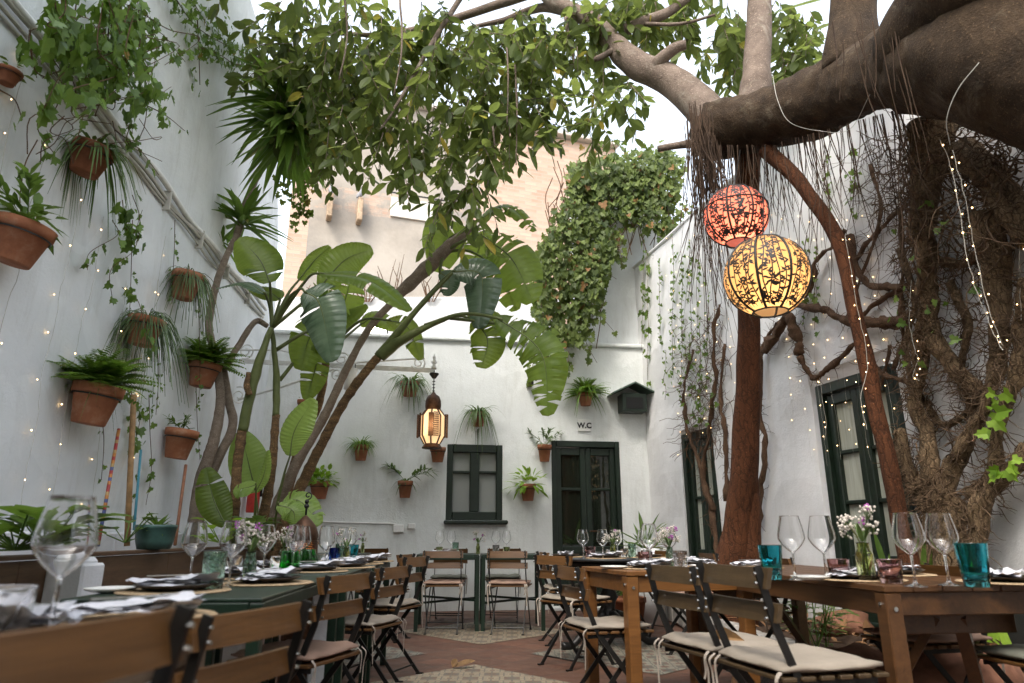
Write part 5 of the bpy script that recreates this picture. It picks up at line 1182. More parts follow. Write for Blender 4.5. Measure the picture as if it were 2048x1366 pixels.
big_leaf(A, (640, 547), (735, 560), (822, 622), 5.9, .34, 'banana_leaf', 1, (.15, -.75, .9), [fan, (590, 590, 6.1), (620, 552, 6.0)], 4, .3)
big_leaf(A, (640, 575), (690, 520), (745, 498), 6.3, .36, 'banana_leaf', 0, (.3, -1, .3), [fan, (600, 610, 6.3)], 5, .2)
big_leaf(A, (598, 560), (630, 520), (660, 492), 6.5, .22, 'banana_leaf', 0, (.2, -1, .6), [fan, (575, 590, 6.4)], 6, .3)
big_leaf(A, (560, 600), (540, 585), (500, 575), 6.45, .3, 'banana_leaf', 0, (0, -.8, 1), [fan], 16, .3)
big_leaf(A, (660, 668), (622, 672), (600, 740), 6.6, .40, 'banana_leaf', 2, (.1, -1, .2), [(552, 700, 6.4), (610, 665, 6.5), (650, 660, 6.6)], 7, .15)
big_leaf(A, (640, 690), (630, 740), (612, 800), 6.8, .26, 'banana_leaf', 3, (.2, -1, .1), [(560, 760, 6.5), (625, 680, 6.8)], 8, .15)
big_leaf(A, (580, 912), (590, 860), (628, 797), 6.1, .34, 'banana_light', 0, (-.45, -1, .05), [(552, 1020, 6.3), (568, 950, 6.2)], 9, .25, .009)
big_leaf(A, (452, 1052), (428, 1000), (412, 935), 5.9, .26, 'banana_leaf', 1, (.3, -1, .2), [(470, 1090, 6.1)], 10, .3)
big_leaf(A, (512, 985), (498, 930), (482, 862), 6.7, .36, 'banana_light', 0, (.2, -1, 0), [(512, 1080, 6.6), (516, 1030, 6.7)], 11, .2, .007)
big_leaf(A, (512, 970), (495, 975), (468, 978), 6.0, .24, 'banana_light', 1, (0, -.7, .9), [(505, 1090, 6.3), (512, 1020, 6.1)], 12, .5, .007)
big_leaf(A, (512, 985), (528, 950), (537, 900), 6.2, .16, 'banana_light', 0, (-.8, -1, 0), [(505, 1090, 6.3)], 13, .4, .006)
big_leaf(A, (565, 1005), (600, 1002), (640, 1050), 5.9, .26, 'banana_light', 2, (0, -.9, .7), [(545, 1100, 6.2), (550, 1040, 6.0)], 14, .3, .007)
big_leaf(A, (555, 1010), (585, 1020), (590, 1048), 5.8, .2, 'banana_light', 1, (0, -.9, .7), [(545, 1090, 6.0)], 18, .3, .007)
big_leaf(A, (545, 1046), (500, 1046), (462, 1058), 5.9, .22, 'banana_leaf', 1, (0, -.8, .9), None, 15, .4)
Bp = thing('banana_plant', P(530, 1100, 7.0), 'tall leaning banana plant whose grey stem bends up to ragged leaves before the brick facade', 'banana plant')
stem(Bp, [(520, 1120, 6.9), (560, 1000, 6.9), (600, 915, 6.9), (650, 830, 6.9), (690, 745, 6.9), (740, 655, 6.85), (800, 588, 6.8)], [0.061, 0.058, 0.051, 0.048, 0.041, 0.037, 0.041], 'palm_bark', rings=.05, seed=6)
stem(Bp, [(795, 592, 6.8), (850, 540, 6.75), (900, 492, 6.7), (945, 452, 6.7)], [.062, .075, .065, .03], 'palm_bark', 'leaf_sheath', seed=7, amp=.016)
top = (885, 505, 6.7)
big_leaf(Bp, (957, 442), (1012, 412), (1072, 462), 6.6, .30, 'banana_leaf', 7, (-.1, -.75, .9), [top, (925, 462, 6.65)], 21, .3)
big_leaf(Bp, (977, 480), (1025, 520), (1066, 605), 6.5, .50, 'banana_leaf', 4, (-.2, -1, .25), [top, (930, 480, 6.6), (955, 470, 6.5)], 22, .15)
big_leaf(Bp, (960, 512), (1000, 545), (1032, 622), 6.75, .34, 'banana_leaf', 7, (-.2, -1, .3), [top, (930, 500, 6.7)], 23, .2)
big_leaf(Bp, (935, 460), (895, 480), (876, 545), 6.8, .40, 'banana_leaf', 1, (.3, -1, .1), [top, (915, 470, 6.7)], 24, .2)
big_leaf(Bp, (945, 455), (960, 490), (925, 560), 7.0, .34, 'banana_leaf', 2, (.1, -1, .1), [top], 29, .2)
big_leaf(Bp, (905, 543), (962, 552), (958, 658), 6.4, .38, 'banana_blue', 1, (-.1, -1, .3), [(760, 705, 6.5), (830, 620, 6.5), (880, 565, 6.45)], 25, .25)
big_leaf(Bp, (880, 545), (898, 560), (893, 592), 6.7, .22, 'banana_blue', 1, (0, -1, .2), [top], 26, .3)
big_leaf(Bp, (905, 420), (870, 450), (850, 500), 7.2, .2, 'banana_leaf', 1, (.2, -1, .2), [top], 27, .3)
Cp = thing('banana_plant', P(565, 1100, 6.7), 'leaning banana plant with a long ragged leaf hanging before the white back wall', 'banana plant')
stem(Cp, [(545, 1120, 6.6), (590, 1000, 6.6), (635, 905, 6.6), (685, 810, 6.55), (730, 745, 6.5), (762, 708, 6.5)], [0.061, 0.054, 0.048, 0.044, 0.042, 0.041], rings=.10, seed=8)
stem(Cp, [(535, 1120, 7.2), (575, 980, 7.2), (605, 880, 7.2), (640, 800, 7.2), (655, 700, 7.2)], [0.061, 0.054, 0.048, 0.041, 0.037], rings=.08, seed=12)
stem(Cp, [(760, 712, 6.5), (800, 682, 6.45), (850, 655, 6.4), (900, 634, 6.35)], [.062, .05, .03, .018], 'sheath', 'leaf_sheath', seed=9)
stem(Cp, [(757, 714, 6.5), (800, 660, 6.45), (850, 602, 6.4), (905, 545, 6.35)], [.05, .035, .022, .014], 'sheath', 'leaf_sheath', seed=10)
big_leaf(Cp, (995, 636), (1082, 705), (1096, 832), 6.2, .40, 'banana_leaf', 11, (-.25, -1, .35), [(850, 652, 6.4), (925, 628, 6.3)], 31, .3, .016)
big_leaf(Cp, (1020, 650), (1092, 690), (1112, 795), 6.45, .34, 'banana_leaf', 12, (-.3, -1, .2), [(900, 636, 6.4)], 36, .2)
big_leaf(Cp, (948, 640), (975, 680), (962, 736), 6.5, .34, 'banana_leaf', 4, (0, -1, .2), [(850, 656, 6.45), (910, 632, 6.45)], 32, .2)
big_leaf(Cp, (935, 628), (985, 640), (990, 705), 6.6, .24, 'banana_leaf', 4, (0, -1, .3), [(880, 640, 6.5)], 37, .2)
big_leaf(Cp, (775, 640), (815, 655), (843, 720), 6.7, .22, 'banana_leaf', 2, (.3, -1, .2), [(655, 700, 7.1), (720, 642, 6.9)], 33, .3)
big_leaf(Cp, (650, 690), (690, 600), (700, 560), 7.4, .4, 'banana_leaf', 2, (.3, -1, .2), None, 38, .25)
big_leaf(Cp, (720, 650), (752, 636), (800, 660), 7.6, .24, 'banana_leaf', 2, (.1, -1, .5), [(655, 705, 7.2)], 34, .3)
big_leaf(Cp, (660, 690), (675, 650), (735, 610), 7.3, .26, 'banana_leaf', 1, (.1, -1, .4), None, 35, .3)
# ================================================================== SWORD-LEAVED TREE
Dt = thing('dragon_tree', P(385, 1100, 6.6), 'slender sword-leaved dragon tree with a snaking grey trunk in front of the limewashed wall', 'tree')
stem(Dt, [(385, 1120, 6.4), (392, 1040, 6.4), (403, 960, 6.4), (428, 880, 6.4), (441, 800, 6.45), (432, 720, 6.5), (418, 650, 6.6), (430, 580, 6.6), (450, 520, 6.7), (474, 470, 6.8), (490, 430, 6.8)], [0.071, 0.068, 0.061, 0.051, 0.042, 0.039, 0.037, 0.035, 0.034, 0.031, 0.027], 'palm_bark', 'trunk', rings=.03, seed=11)
stem(Dt, [(420, 950, 6.5), (445, 900, 6.5), (466, 850, 6.55), (455, 790, 6.6), (448, 740, 6.6)], [.05, .045, .042, .04, .035], 'palm_bark', 'trunk', seed=13)
stem(Dt, [(448, 740, 6.6), (478, 690, 6.7), (500, 655, 6.8), (516, 642, 6.9), (535, 652, 6.9)], [.035, .032, .03, .03, .025], 'palm_bark', 'trunk', seed=15)
stem(Dt, [(474, 470, 6.8), (498, 390, 6.9), (528, 330, 7.0), (555, 270, 6.6), (575, 210, 6.35)], [.04, .035, .033, .03, .03], 'palm_bark', 'trunk', seed=14)
def rosette(mb, c, n, L, W, up=.3, spread=1.0, droop=.35, ax=(0, 0, 1)):
    ax = Vector(ax).normalized()
    for k in range(n):
        a = k * 2.4; e = random.uniform(-.9, 1.0) * spread; h = Vector((math.cos(a), math.sin(a), 0)); d = (h * math.cos(e) + ax * (math.sin(e) + up)).normalized()
        l = L * random.uniform(.7, 1.1); mb.leaf(Vector(c) - ax * random.uniform(0, L * .35), d, ax * 1.0 - h * .3, l, W * random.uniform(.8, 1.2), ((.12, .75), (.4, 1), (.75, .62)), random.uniform(.05, droop), .35)
mb = MB(); rosette(mb, P(578, 195, 6.3), 100, .75, .085, .15, 1.1, .45); mb.build('leaf_head', M['sword_leaf'], Dt)
mb = MB(); rosette(mb, P(585, 230, 6.3), 60, .75, .08, -.5, .8, .5); mb.build('leaf_head', M['sword_leaf'], Dt)
mb = MB(); rosette(mb, P(486, 425, 6.8), 44, .55, .07, .5, .9, .35); mb.build('leaf_head', M['sword_leaf'], Dt)
mb = MB(); rosette(mb, P(650, 600, 7.4), 30, .4, .035, .3, .9, .4); mb.build('leaf_head', M['sword_leaf'], Dt)
mb = MB(); rosette(mb, P(445, 470, 6.9), 18, .35, .04, .2, .9, .4); mb.build('leaf_head', M['sword_leaf'], Dt)
# ================================================================== POTS ON THE WALLS
def tuft_fern(mb, c, r, n=26, lim=1.0):
    for k in range(n):
        a = random.uniform(0, 6.283); e = random.uniform(.1, 1.35); d = Vector((math.cos(a) * math.cos(e), math.sin(a) * math.cos(e), math.sin(e))); L = r * random.uniform(.8, 1.25)
        pts = [Vector(c) + d * (L * s / 9) + Vector((0, 0, -.38 * L * (s / 9) ** 2.2)) for s in range(10)]
        for s in range(1, 9):
            t = (pts[s + 1] - pts[s - 1]).normalized(); sd = t.cross(Vector((0, 0, 1)))
            if sd.length < .1: sd = Vector((1, 0, 0))
            sd.normalize(); w = r * .2 * math.sin(math.pi * (s / 10) ** .6)
            for q in (-1, 1):
                for h in (0, .5):
                    p = pts[s].lerp(pts[s + 1], h); mb.leaf(p, sd * q + t * .5 + Vector((0, 0, -.15)), (0, 0, 1), max(.015, w), w * .34 + .004, ((.5, 1.0),), .1, .1)
def tuft_grass(mb, c, r, n=60, w=.009, droop=1.3, up=.9):
    for k in range(n):
        a = random.uniform(0, 6.283); L = r * random.uniform(.6, 1.5); h = Vector((math.cos(a), math.sin(a), 0)); pts = []
        o = Vector(c) + h * random.uniform(0, r * .25); u = up * random.uniform(.4, 1.2); dr = droop * random.uniform(.6, 1.3)
        for s in range(7):
            f = s / 6; pts.append(o + h * (L * .75 * f) + Vector((0, 0, L * (u * f - dr * f * f))))
        sd = h.cross(Vector((0, 0, 1)))
        b = len(mb.v)
        for s, p in enumerate(pts): q = w * (1 - (s / 6) ** 2 * .9) / 2; mb.v += [p - sd * q, p + sd * q]
        for s in range(6): mb.f.append((b + 2 * s, b + 2 * s + 1, b + 2 * s + 3, b + 2 * s + 2))
def tuft_rhip(mb, c, r, n=90):
    for k in range(n):
        a = random.uniform(0, 6.283); L = r * random.uniform(.7, 1.9); h = Vector((math.cos(a), math.sin(a), 0)); pts = []; u = random.uniform(.2, .8); dr = random.uniform(.9, 1.6); j = rv(.25)
        for s in range(6):
            f = s / 5; pts.append(Vector(c) + h * (L * .55 * f + r * .1) + Vector((0, 0, L * (u * f - dr * f * f))) + j * (f * f * r * .5))
        mb.tube(pts, [.0035, .0035, .003, .003, .0025, .002], 3, False)
def tuft_leafy(mb, c, r, n=60, size=.07, w=.62, hang=.2):
    for k in range(n):
        a = random.uniform(0, 6.283); e = random.uniform(-hang, 1.3); d = Vector((math.cos(a) * math.cos(e), math.sin(a) * math.cos(e), math.sin(e) * .8)); p = Vector(c) + d * (r * random.uniform(.3, 1.0))
        mb.leaf(p, d + rv(.5) + Vector((0, 0, -.2)), Vector((0, 0, 1)) + d * .6, size * random.uniform(.7, 1.3), size * w * random.uniform(.8, 1.2), ((.3, .9), (.65, .85)), .2, .15)
def tuft_sparse(mb, c, r, n=16):
    for k in range(5):
        a = random.uniform(0, 6.283); h = Vector((math.cos(a) * .8, math.sin(a) * .8, random.uniform(.4, 1.0))).normalized(); pts = [Vector(c) + h * (r * 1.2 * s / 6) + Vector((0, 0, -.3 * r * (s / 6) ** 2)) for s in range(7)]
        mb.tube(pts, .003, 4, False)
        for s in range(2, 7):
            for q in range(3): mb.leaf(pts[s], h + rv(.9), (0, 0, 1), r * random.uniform(.3, .55), r * .1, ((.3, 1), (.7, .7)), .35, .2)
def wall_pot(c, nrm, R_, Hh, tilt, tufts, label, dark=False, spin=0.0):
    """terracotta pot held on a wall at c (rim centre); tilt leans it outwards"""
    nrm = Vector(nrm); t = thing('potted_plant', c, label, 'potted plant', 'terracotta pots hung on the walls')
    axis = Vector((0, 0, 1)) + nrm * tilt; axis.normalize(); q = Vector((0, 0, 1)).rotation_difference(axis).to_matrix().to_4x4(); m = Matrix.Translation(c) @ q
    rb = R_ * .66
    mb = MB(); mb.lathe(((.001, -Hh), (rb * .96, -Hh), (rb, -Hh + .006), (R_ * .90, -Hh * .24), (R_, -Hh * .23), (R_ * 1.03, 0), (R_ * .96, .004), (R_ * .92, -.015), (R_ * .88, -.03)), 28, (0, 0, 0), m); p = mb.build('pot', M['terracotta_dark' if dark else 'terracotta'], t, True)
    mb = MB(); mb.lathe(((.001, -.028), (R_ * .9, -.03)), 20, (0, 0, 0), m); mb.build('soil', M['soil'], t)
    mb = MB(); mb.tube([c - nrm * (R_ + .0) + Vector((0, 0, -Hh * .3)), c + Vector((0, 0, -Hh * .3)) - nrm * R_ * .8], .006, 5); mb.lathe(((R_ * .945, -Hh * .30), (R_ * .965, -Hh * .30), (R_ * .965, -Hh * .26), (R_ * .945, -Hh * .26)), 24, (0, 0, 0), m, True); mb.build('ring_bracket', M['black_metal'], t)
    for fn, mat, args in tufts:
        mb = MB(); fn(mb, m @ Vector((0, 0, -.01)), *args)
        for i, v in enumerate(mb.v):                            # nothing grows into the wall
            dd = (v - c).dot(nrm)
            if dd < -R_ * 1.12: mb.v[i] = v - nrm * (dd + R_ * 1.12)
        mb.build('foliage', M[mat], t)
    return t
def left_pot(px, py, wpx, hpx, tufts, label, tilt=.10, dark=False):
    """px, py: middle of the rim in the photograph"""
    p = PL(px, py, .16); s = (p.y * CT + (p.z - H) * ST) / 1365; Rr = wpx * s / 2; p = PL(px, py, Rr * 1.12); s = (p.y * CT + (p.z - H) * ST) / 1365
    wall_pot(p, NL, wpx * s / 2, hpx * s * 1.02, tilt, tufts, label, dark)
def back_pot(px, py, wpx, hpx, tufts, label, tilt=.06, dark=False):
    p = PB(px, py, .12); s = (p.y * CT + (p.z - H) * ST) / 1365; wall_pot(PB(px, py, wpx * s * .56), NB, wpx * s / 2, hpx * s * 1.03, tilt, tufts, label, dark)
random.seed(71)
left_pot(190, 296, 78, 58, [(tuft_grass, 'grassy_leaf', (.30, 100, .02, 1.7, .8)), (tuft_leafy, 'ivy_dark', (.10, 20, .05))], 'old pot of long drooping grassy leaves under the ivy, highest on the limewashed wall', .22, True)
left_pot(55, 450, 106, 82, [(tuft_sparse, 'sword_leaf', (.34, 18)), (tuft_leafy, 'ivy_leaf', (.17, 34, .09))], 'large terracotta pot at the picture edge with dark oleander-like shoots', .22)
left_pot(378, 548, 60, 52, [(tuft_rhip, 'rhipsalis', (.28, 190))], 'pot of stringy trailing stems just below the pipes, nearer the banana stems', .12)
left_pot(296, 638, 70, 54, [(tuft_rhip, 'rhipsalis', (.32, 230))], 'pot overflowing with stringy drooping stems, midway up the limewashed wall', .14)
left_pot(200, 772, 92, 76, [(tuft_fern, 'fern_leaf', (.42, 80)), (tuft_grass, 'grassy_leaf', (.2, 30, .006, 1.4, .5))], 'big terracotta pot bursting with a bushy sword fern', .14)
left_pot(412, 728, 62, 46, [(tuft_fern, 'fern_leaf', (.42, 80)), (tuft_leafy, 'ivy_leaf', (.18, 30, .05))], 'fern-filled pot beside the dragon tree trunk', .12)
left_pot(366, 860, 62, 56, [(tuft_sparse, 'sword_leaf', (.17, 14)), (tuft_leafy, 'grassy_leaf', (.10, 14, .05, .3))], 'clean terracotta pot with a small sparse plant, lowest on the limewashed wall', .12)
left_pot(22, 142, 44, 30, [(tuft_leafy, 'ivy_dark', (.08, 12, .05))], 'small old brown pot near the top corner of the limewashed wall', .15, True)
back_pot(820, 764, 38, 28, [(tuft_grass, 'grassy_leaf', (.34, 85, .024, 1.5, .95))], 'pot of drooping spider-plant leaves above the hanging lantern')
back_pot(957, 825, 30, 27, [(tuft_grass, 'grassy_leaf', (.32, 80, .022, 1.6, .95))], 'pot of drooping thin leaves above the green window')
back_pot(723, 890, 30, 30, [(tuft_grass, 'fern_leaf', (.24, 150, .015, .9, .9))], 'pot of short bristly grass between the leaning stem and the lantern')
back_pot(640, 963, 40, 33, [(tuft_leafy, 'lime_leaf', (.22, 120, .10, .6, .1))], 'pot of bright lime-green leaves beside the leaning banana stem')
back_pot(811, 962, 30, 32, [(tuft_sparse, 'grassy_leaf', (.34, 16)), (tuft_grass, 'grassy_leaf', (.2, 18, .03, 1.0, .9))], 'pot of gangly upright shoots under the hanging lantern')
back_pot(876, 895, 32, 28, [(tuft_grass, 'grassy_leaf', (.1, 16, .014, 1.2, .8))], 'plain pot half hidden behind the hanging lantern')
back_pot(1089, 890, 28, 32, [(tuft_sparse, 'rhipsalis', (.28, 14)), (tuft_grass, 'rhipsalis', (.17, 22, .026, .8, .8))], 'pot of stubby succulent shoots between window and door')
back_pot(1056, 968, 32, 32, [(tuft_leafy, 'lime_leaf', (.26, 70, .14, .45, .5))], 'pot of glossy arching pothos leaves low beside the W.C door')
back_pot(1171, 786, 30, 25, [(tuft_fern, 'fern_leaf', (.36, 60)), (tuft_grass, 'fern_leaf', (.34, 60, .022, 1.0, .9))], 'full green fern in a pot above the W.C sign')
back_pot(606, 800, 22, 26, [(tuft_leafy, 'ivy_dark', (.08, 12, .04))], 'small pink pot peeping out behind the young banana leaf')
# ================================================================== IVY
def ivy_vine(pts, mb_s, mb_l, dens=26, size=.055, r=.004, spread=.05, nrm=(0, -1, 0), hang=1.0):
    c = bez(pts, 8); mb_s.tube(c, lerp_list([r, r * .6], len(c)), 4, False); L = sum((b - a).length for a, b in zip(c, c[1:]))
    for k in range(int(L * dens)):
        i = random.randrange(len(c) - 1); p = c[i].lerp(c[i + 1], random.random()) + rv(spread); mb_l.ivy(p, Vector((random.uniform(-.7, .7), random.uniform(-.5, .5), -hang)), Vector(nrm) + rv(.6), size * random.uniform(.6, 1.25))
random.seed(91)
# the big ivy hanging high on the limewashed wall
iv = thing('ivy', PL(210, 130, .25), 'unruly ivy hanging from the top of the limewashed wall over the pipes', 'ivy'); ms, ml = MB(), MB()
for k in range(17):
    x, y = random.uniform(110, 300), random.uniform(-60, 110); off = random.uniform(.1, .5); pts = [PL(x, y - 60, off)]
    for s in range(4): pts.append(PL(x + (s + 1) * random.uniform(-22, 26), y + (s + 1) * random.uniform(25, 48), max(.05, off + random.uniform(-.1, .1))))
    ivy_vine(pts, ms, ml, 24, .10, .004, .06, NL, .8)
for a in ([(60, 60, .3), (70, 140, .25), (110, 170, .2), (75, 250, .2), (110, 310, .1)], [(230, 260, .2), (280, 300, .15), (318, 350, .1)], [(0, 180, .2), (30, 200, .2), (45, 240, .2)], [(270, 200, .3), (330, 230, .2), (370, 262, .1)], [(290, 30, .3), (340, 60, .25), (400, 78, .2), (330, 130, .2)], [(75, 280, .1), (50, 330, .1), (40, 400, .12), (45, 440, .12)]): ivy_vine([PL(*q) for q in a], ms, ml, 12, .08, .005, .04, NL)
for a in ([(420, 20, .1), (450, 60, .08), (470, 95, .08), (500, 110, .08), (530, 120, .08)], [(400, 95, .1), (440, 110, .1), (480, 130, .1), (520, 100, .1)], [(370, -20, .1), (390, 10, .1), (420, 60, .1)], [(520, 60, .1), (530, 150, .1), (540, 190, .1)], [(395, 40, .1), (398, 110, .1), (400, 170, .08)], [(340, -20, .1), (395, 55, .1), (470, 100, .1)]): ivy_vine([PL(*q) for q in a], ms, ml, 42, .075, .006, .08, NL)
for k in range(26):
    x, y = random.uniform(100, 330), random.uniform(20, 260); pts = [PL(x, y, .3)]
    for s in range(3): pts.append(PL(x + (s + 1) * random.uniform(-30, 30), y + (s + 1) * random.uniform(5, 45), .25))
    ms.tube(bez(pts, 4), .003, 4, False)
ms.build('stems', M['vine_bark'], iv); ml.build('foliage', M['ivy_leaf'], iv)
iv = thing('ivy', PL(250, 700, .1), 'long ivy trails falling past the pots to the planter, with lobed leaves', 'ivy'); ms, ml = MB(), MB()
for a, s_, dn in (([(245, 400, .15), (250, 440, .12), (262, 480, .12), (285, 420, .12)], .09, 40), ([(265, 390, .15), (280, 440, .12), (268, 500, .12), (222, 540, .1), (225, 600, .1)], .08, 16), ([(225, 440, .12), (235, 470, .12), (180, 505, .1), (175, 540, .1)], .085, 14), ([(245, 575, .1), (275, 600, .1), (290, 650, .28), (305, 700, .26)], .085, 14), ([(265, 440, .06), (262, 560, .05), (258, 660, .05)], .05, 16), ([(262, 770, .08), (268, 860, .08), (265, 950, .08), (262, 1060, .1)], .06, 24), ([(298, 790, .06), (300, 860, .06), (303, 940, .06), (292, 1010, .06)], .06, 16),
                  ([(255, 780, .1), (280, 830, .1), (268, 890, .1)], .09, 22), ([(350, 440, .05), (348, 520, .05), (342, 600, .05)], .05, 22), ([(395, 560, .05), (398, 640, .05), (400, 730, .2), (398, 800, .2)], .05, 20), ([(392, 770, .05), (395, 850, .05), (400, 920, .05)], .05, 18), ([(420, 600, .05), (412, 680, .05), (410, 740, .2)], .05, 22), ([(200, 810, .06), (208, 880, .05), (203, 960, .05)], .04, 12), ([(310, 660, .06), (318, 740, .06), (312, 830, .06)], .045, 20)): ivy_vine([PL(*q) for q in a], ms, ml, dn, s_, .0035, .03, NL)
ms.build('stems', M['vine_bark'], iv); ml.build('foliage', M['ivy_leaf'], iv)
# ivy dangling below the sword-leaved heads
iv = thing('ivy', P(600, 330, 7.0), 'small-leaved ivy dangling below the dragon tree head in front of the brick edge', 'ivy'); ms, ml = MB(), MB()
for a in ([(560, 240), (590, 290), (602, 340), (600, 400), (598, 450)], [(610, 250), (640, 300), (615, 350), (608, 430)], [(540, 150), (520, 220), (560, 330), (575, 400)], [(620, 230), (660, 290), (640, 330)], [(545, 100), (560, 200), (580, 260)]): ivy_vine([P(x, y, 7.1) for x, y in a], ms, ml, 60, .075, .004, .08)
ms.build('stems', M['vine_bark'], iv); ml.build('foliage', M['ivy_dark'], iv)
# the thick mantle over the wall above the W.C door
iv = thing('ivy', P(1180, 690, 9.6), 'thick dark ivy mantle spilling over the tall wall above the W.C door', 'ivy'); ms, ml = MB(), MB()
def mantle(poly, n, Y0, Y1, size):
    k = 0
    xs = [p[0] for p in poly]; ys = [p[1] for p in poly]
    def inside(x, y):
        c = False; j = len(poly) - 1
        for i in range(len(poly)):
            (a, b), (d, e) = poly[i], poly[j]
            if (b > y) != (e > y) and x < (d - a) * (y - b) / (e - b) + a: c = not c
            j = i
        return c
    while k < n:
        x, y = random.uniform(min(xs), max(xs)), random.uniform(min(ys), max(ys))
        x2, y2 = x + 10 * noise.noise(Vector((y * .03, x * .03, 1))), y + 10 * noise.noise(Vector((x * .03, y * .03, 3)))
        if not inside(x2, y2): continue
        k += 1; dpt = noise.noise(Vector((x * .02, y * .012, 7))); Y = Y0 + (Y1 - Y0) * min(1, max(0, random.random() ** 1.4 + .25 * dpt))
        ml.ivy(P(x, y, Y), Vector((random.uniform(-.6, .6), random.uniform(-.7, .2), -1)), Vector((0, -1, .4)) + rv(.8), size * random.uniform(.6, 1.3))
mantle([(1150, 345), (1190, 318), (1250, 300), (1330, 298), (1372, 318), (1362, 372), (1330, 420), (1270, 430), (1220, 440), (1230, 500), (1205, 590), (1170, 640), (1165, 690), (1105, 690), (1068, 650), (1064, 560), (1080, 480), (1110, 450), (1125, 400), (1138, 360)], 3700, 9.25, 10.0, .102)
mantle([(1220, 330), (1350, 320), (1370, 360), (1345, 450), (1320, 470), (1270, 460), (1240, 440)], 330, 9.3, 9.7, .12)
mantle([(1135, 330), (1200, 310), (1210, 400), (1150, 420)], 160, 9.2, 9.8, .13)
for k in range(70):
    x = random.uniform(1085, 1340); y = random.uniform(320, 600) if x < 1200 else random.uniform(320, 420); ms.tube(bez([P(x, y, 9.5), P(x + random.uniform(-15, 15), y + 45, 9.45), P(x + random.uniform(-20, 20), y + random.uniform(60, 130), 9.5)], 4), .008, 4, False)
for k in range(46):                                           # loose shoots round the edge
    x, y = random.choice(((1075, 470), (1110, 430), (1135, 360), (1150, 330), (1215, 520), (1200, 600), (1170, 660), (1230, 470), (1330, 440), (1350, 400), (1090, 690), (1130, 690), (1068, 600)))
    x += random.uniform(-18, 18); y += random.uniform(-15, 15); pts = [P(x, y, 9.45), P(x + random.uniform(-14, 14), y + 25, 9.35), P(x + random.uniform(-24, 24), y + random.uniform(40, 80), 9.4)]; ivy_vine(pts, ms, ml, 16, .10, .005, .06)
for k in range(40):
    x = random.uniform(1160, 1370); p = P(x, 318 + abs(x - 1290) * .1, 9.6); ml.ivy(p + Vector((0, 0, random.uniform(0, .35))), rv(1), (0, -1, 0), .11)
ms.build('stems', M['vine_bark'], iv); ml.build('foliage', M['ivy_dark'], iv)
# small-leaved trailers down the white house wall
lst = ((1285, 455, 700, 'x', .10, 14), (1296, 500, 760, '', .09, 12), (1318, 520, 680, '', .055, 34), (1345, 470, 760, '', .055, 34), (1362, 500, 800, '', .055, 34), (1380, 480, 720, '', .055, 32), (1398, 520, 830, '', .055, 30), (1330, 700, 800, '', .05, 26), (1415, 560, 700, '', .055, 24), (1612, 470, 600, '', .06, 26), (1632, 480, 660, '', .06, 22), (1700, 290, 420, '', .06, 22), (1712, 340, 440, '', .06, 22), (1655, 300, 420, '', .05, 20), (1608, 560, 660, '', .05, 20))
for k, (x, y0, y1, _, s_, dn) in enumerate(lst):
    t = thing('trailing_vine', PR(x, y0, .06), ['big-leaved pothos trail beside the ivy mantle, nearest the corner', 'second pothos trail with round yellow-green leaves, next to the corner'][k] if k < 2 else 'thread-like trail of tiny leaves hanging on the white house wall', 'trailing vine', 'vine trails on the white house wall')
    ms, ml = MB(), MB(); pts = [PR(x + random.uniform(-3, 3), y0 + (y1 - y0) * s / 5, .06) for s in range(6)]; c = bez(pts, 5); ms.tube(c, .003, 4, False); L = (pts[0] - pts[-1]).length
    for q in range(int(L * dn)):
        i = random.randrange(len(c)); ml.ivy(c[i] + rv(.03), Vector((random.uniform(-.8, .8), 0, -1)), NR + rv(.5), s_ * random.uniform(.6, 1.3))
    ms.build('stem', M['vine_bark'], t); ml.build('foliage', M['vine_leaf'], t)
# ================================================================== LOW PLANTS
def bed_plant(name, p, label, cat, build, mat, group=None):
    t = thing(name, p, label, cat, group); mb = MB(); build(mb, Vector(p)); mb.build('foliage', M[mat], t); return t
random.seed(101)
def arum(mb, p, n=14, s=.16):
    for k in range(n):
        a = random.uniform(0, 6.28); q = p + Vector((math.cos(a) * .12, math.sin(a) * .12, random.uniform(.0, .17))); mb.leaf(q, (math.cos(a), math.sin(a), .5), (0, 0, 1), s * random.uniform(.8, 1.3), s * .72, ((.25, .9), (.6, .9), (.85, .5)), .3, .2); mb.tube([p, q], .004, 4, False)
bed_plant('leafy_plant', P(30, 1100, 3.05), 'dark leafy plant in the planter at the picture edge', 'plant', lambda m, p: arum(m, p, 22, .2), 'sword_leaf')
bed_plant('leafy_plant', P(88, 1098, 3.25), 'dark leafy plant in the planter behind the nearest wine glass', 'plant', lambda m, p: arum(m, p, 22, .2), 'sword_leaf')
bed_plant('leafy_plant', P(250, 1085, 4.4), 'little leafy plant in the planter at the foot of the ivy trail', 'plant', lambda m, p: arum(m, p, 8, .1), 'ivy_leaf')
bed_plant('leafy_plant', P(440, 1085, 5.6), 'yellow-green seedling leaves at the foot of the banana stems', 'plant', lambda m, p: arum(m, p, 18, .14), 'lime_leaf')
bed_plant('leafy_plant', P(500, 1080, 5.9), 'dark low foliage around the second banana stem', 'plant', lambda m, p: arum(m, p, 16, .16), 'grassy_leaf')
t = thing('potted_plant', P(312, 1090, 4.7), 'green glazed planter pot with a small spiky plant on the board planter', 'potted plant'); p = P(308, 1092, 4.7); mb = MB(); mb.lathe(((.001, -.02), (.10, -.02), (.115, .03), (.125, .11), (.13, .115), (.13, .135), (.112, .135), (.11, .11), (.001, .105)), 24, p); mb.build('pot', simple('green_glazed_pot', (.045, .10, .085), .35, 0, .35, 12), t, True)
mb = MB(); rosette(mb, p + Vector((0, 0, .13)), 22, .17, .03, .6, .7, .5); mb.build('foliage', M['sword_leaf'], t)
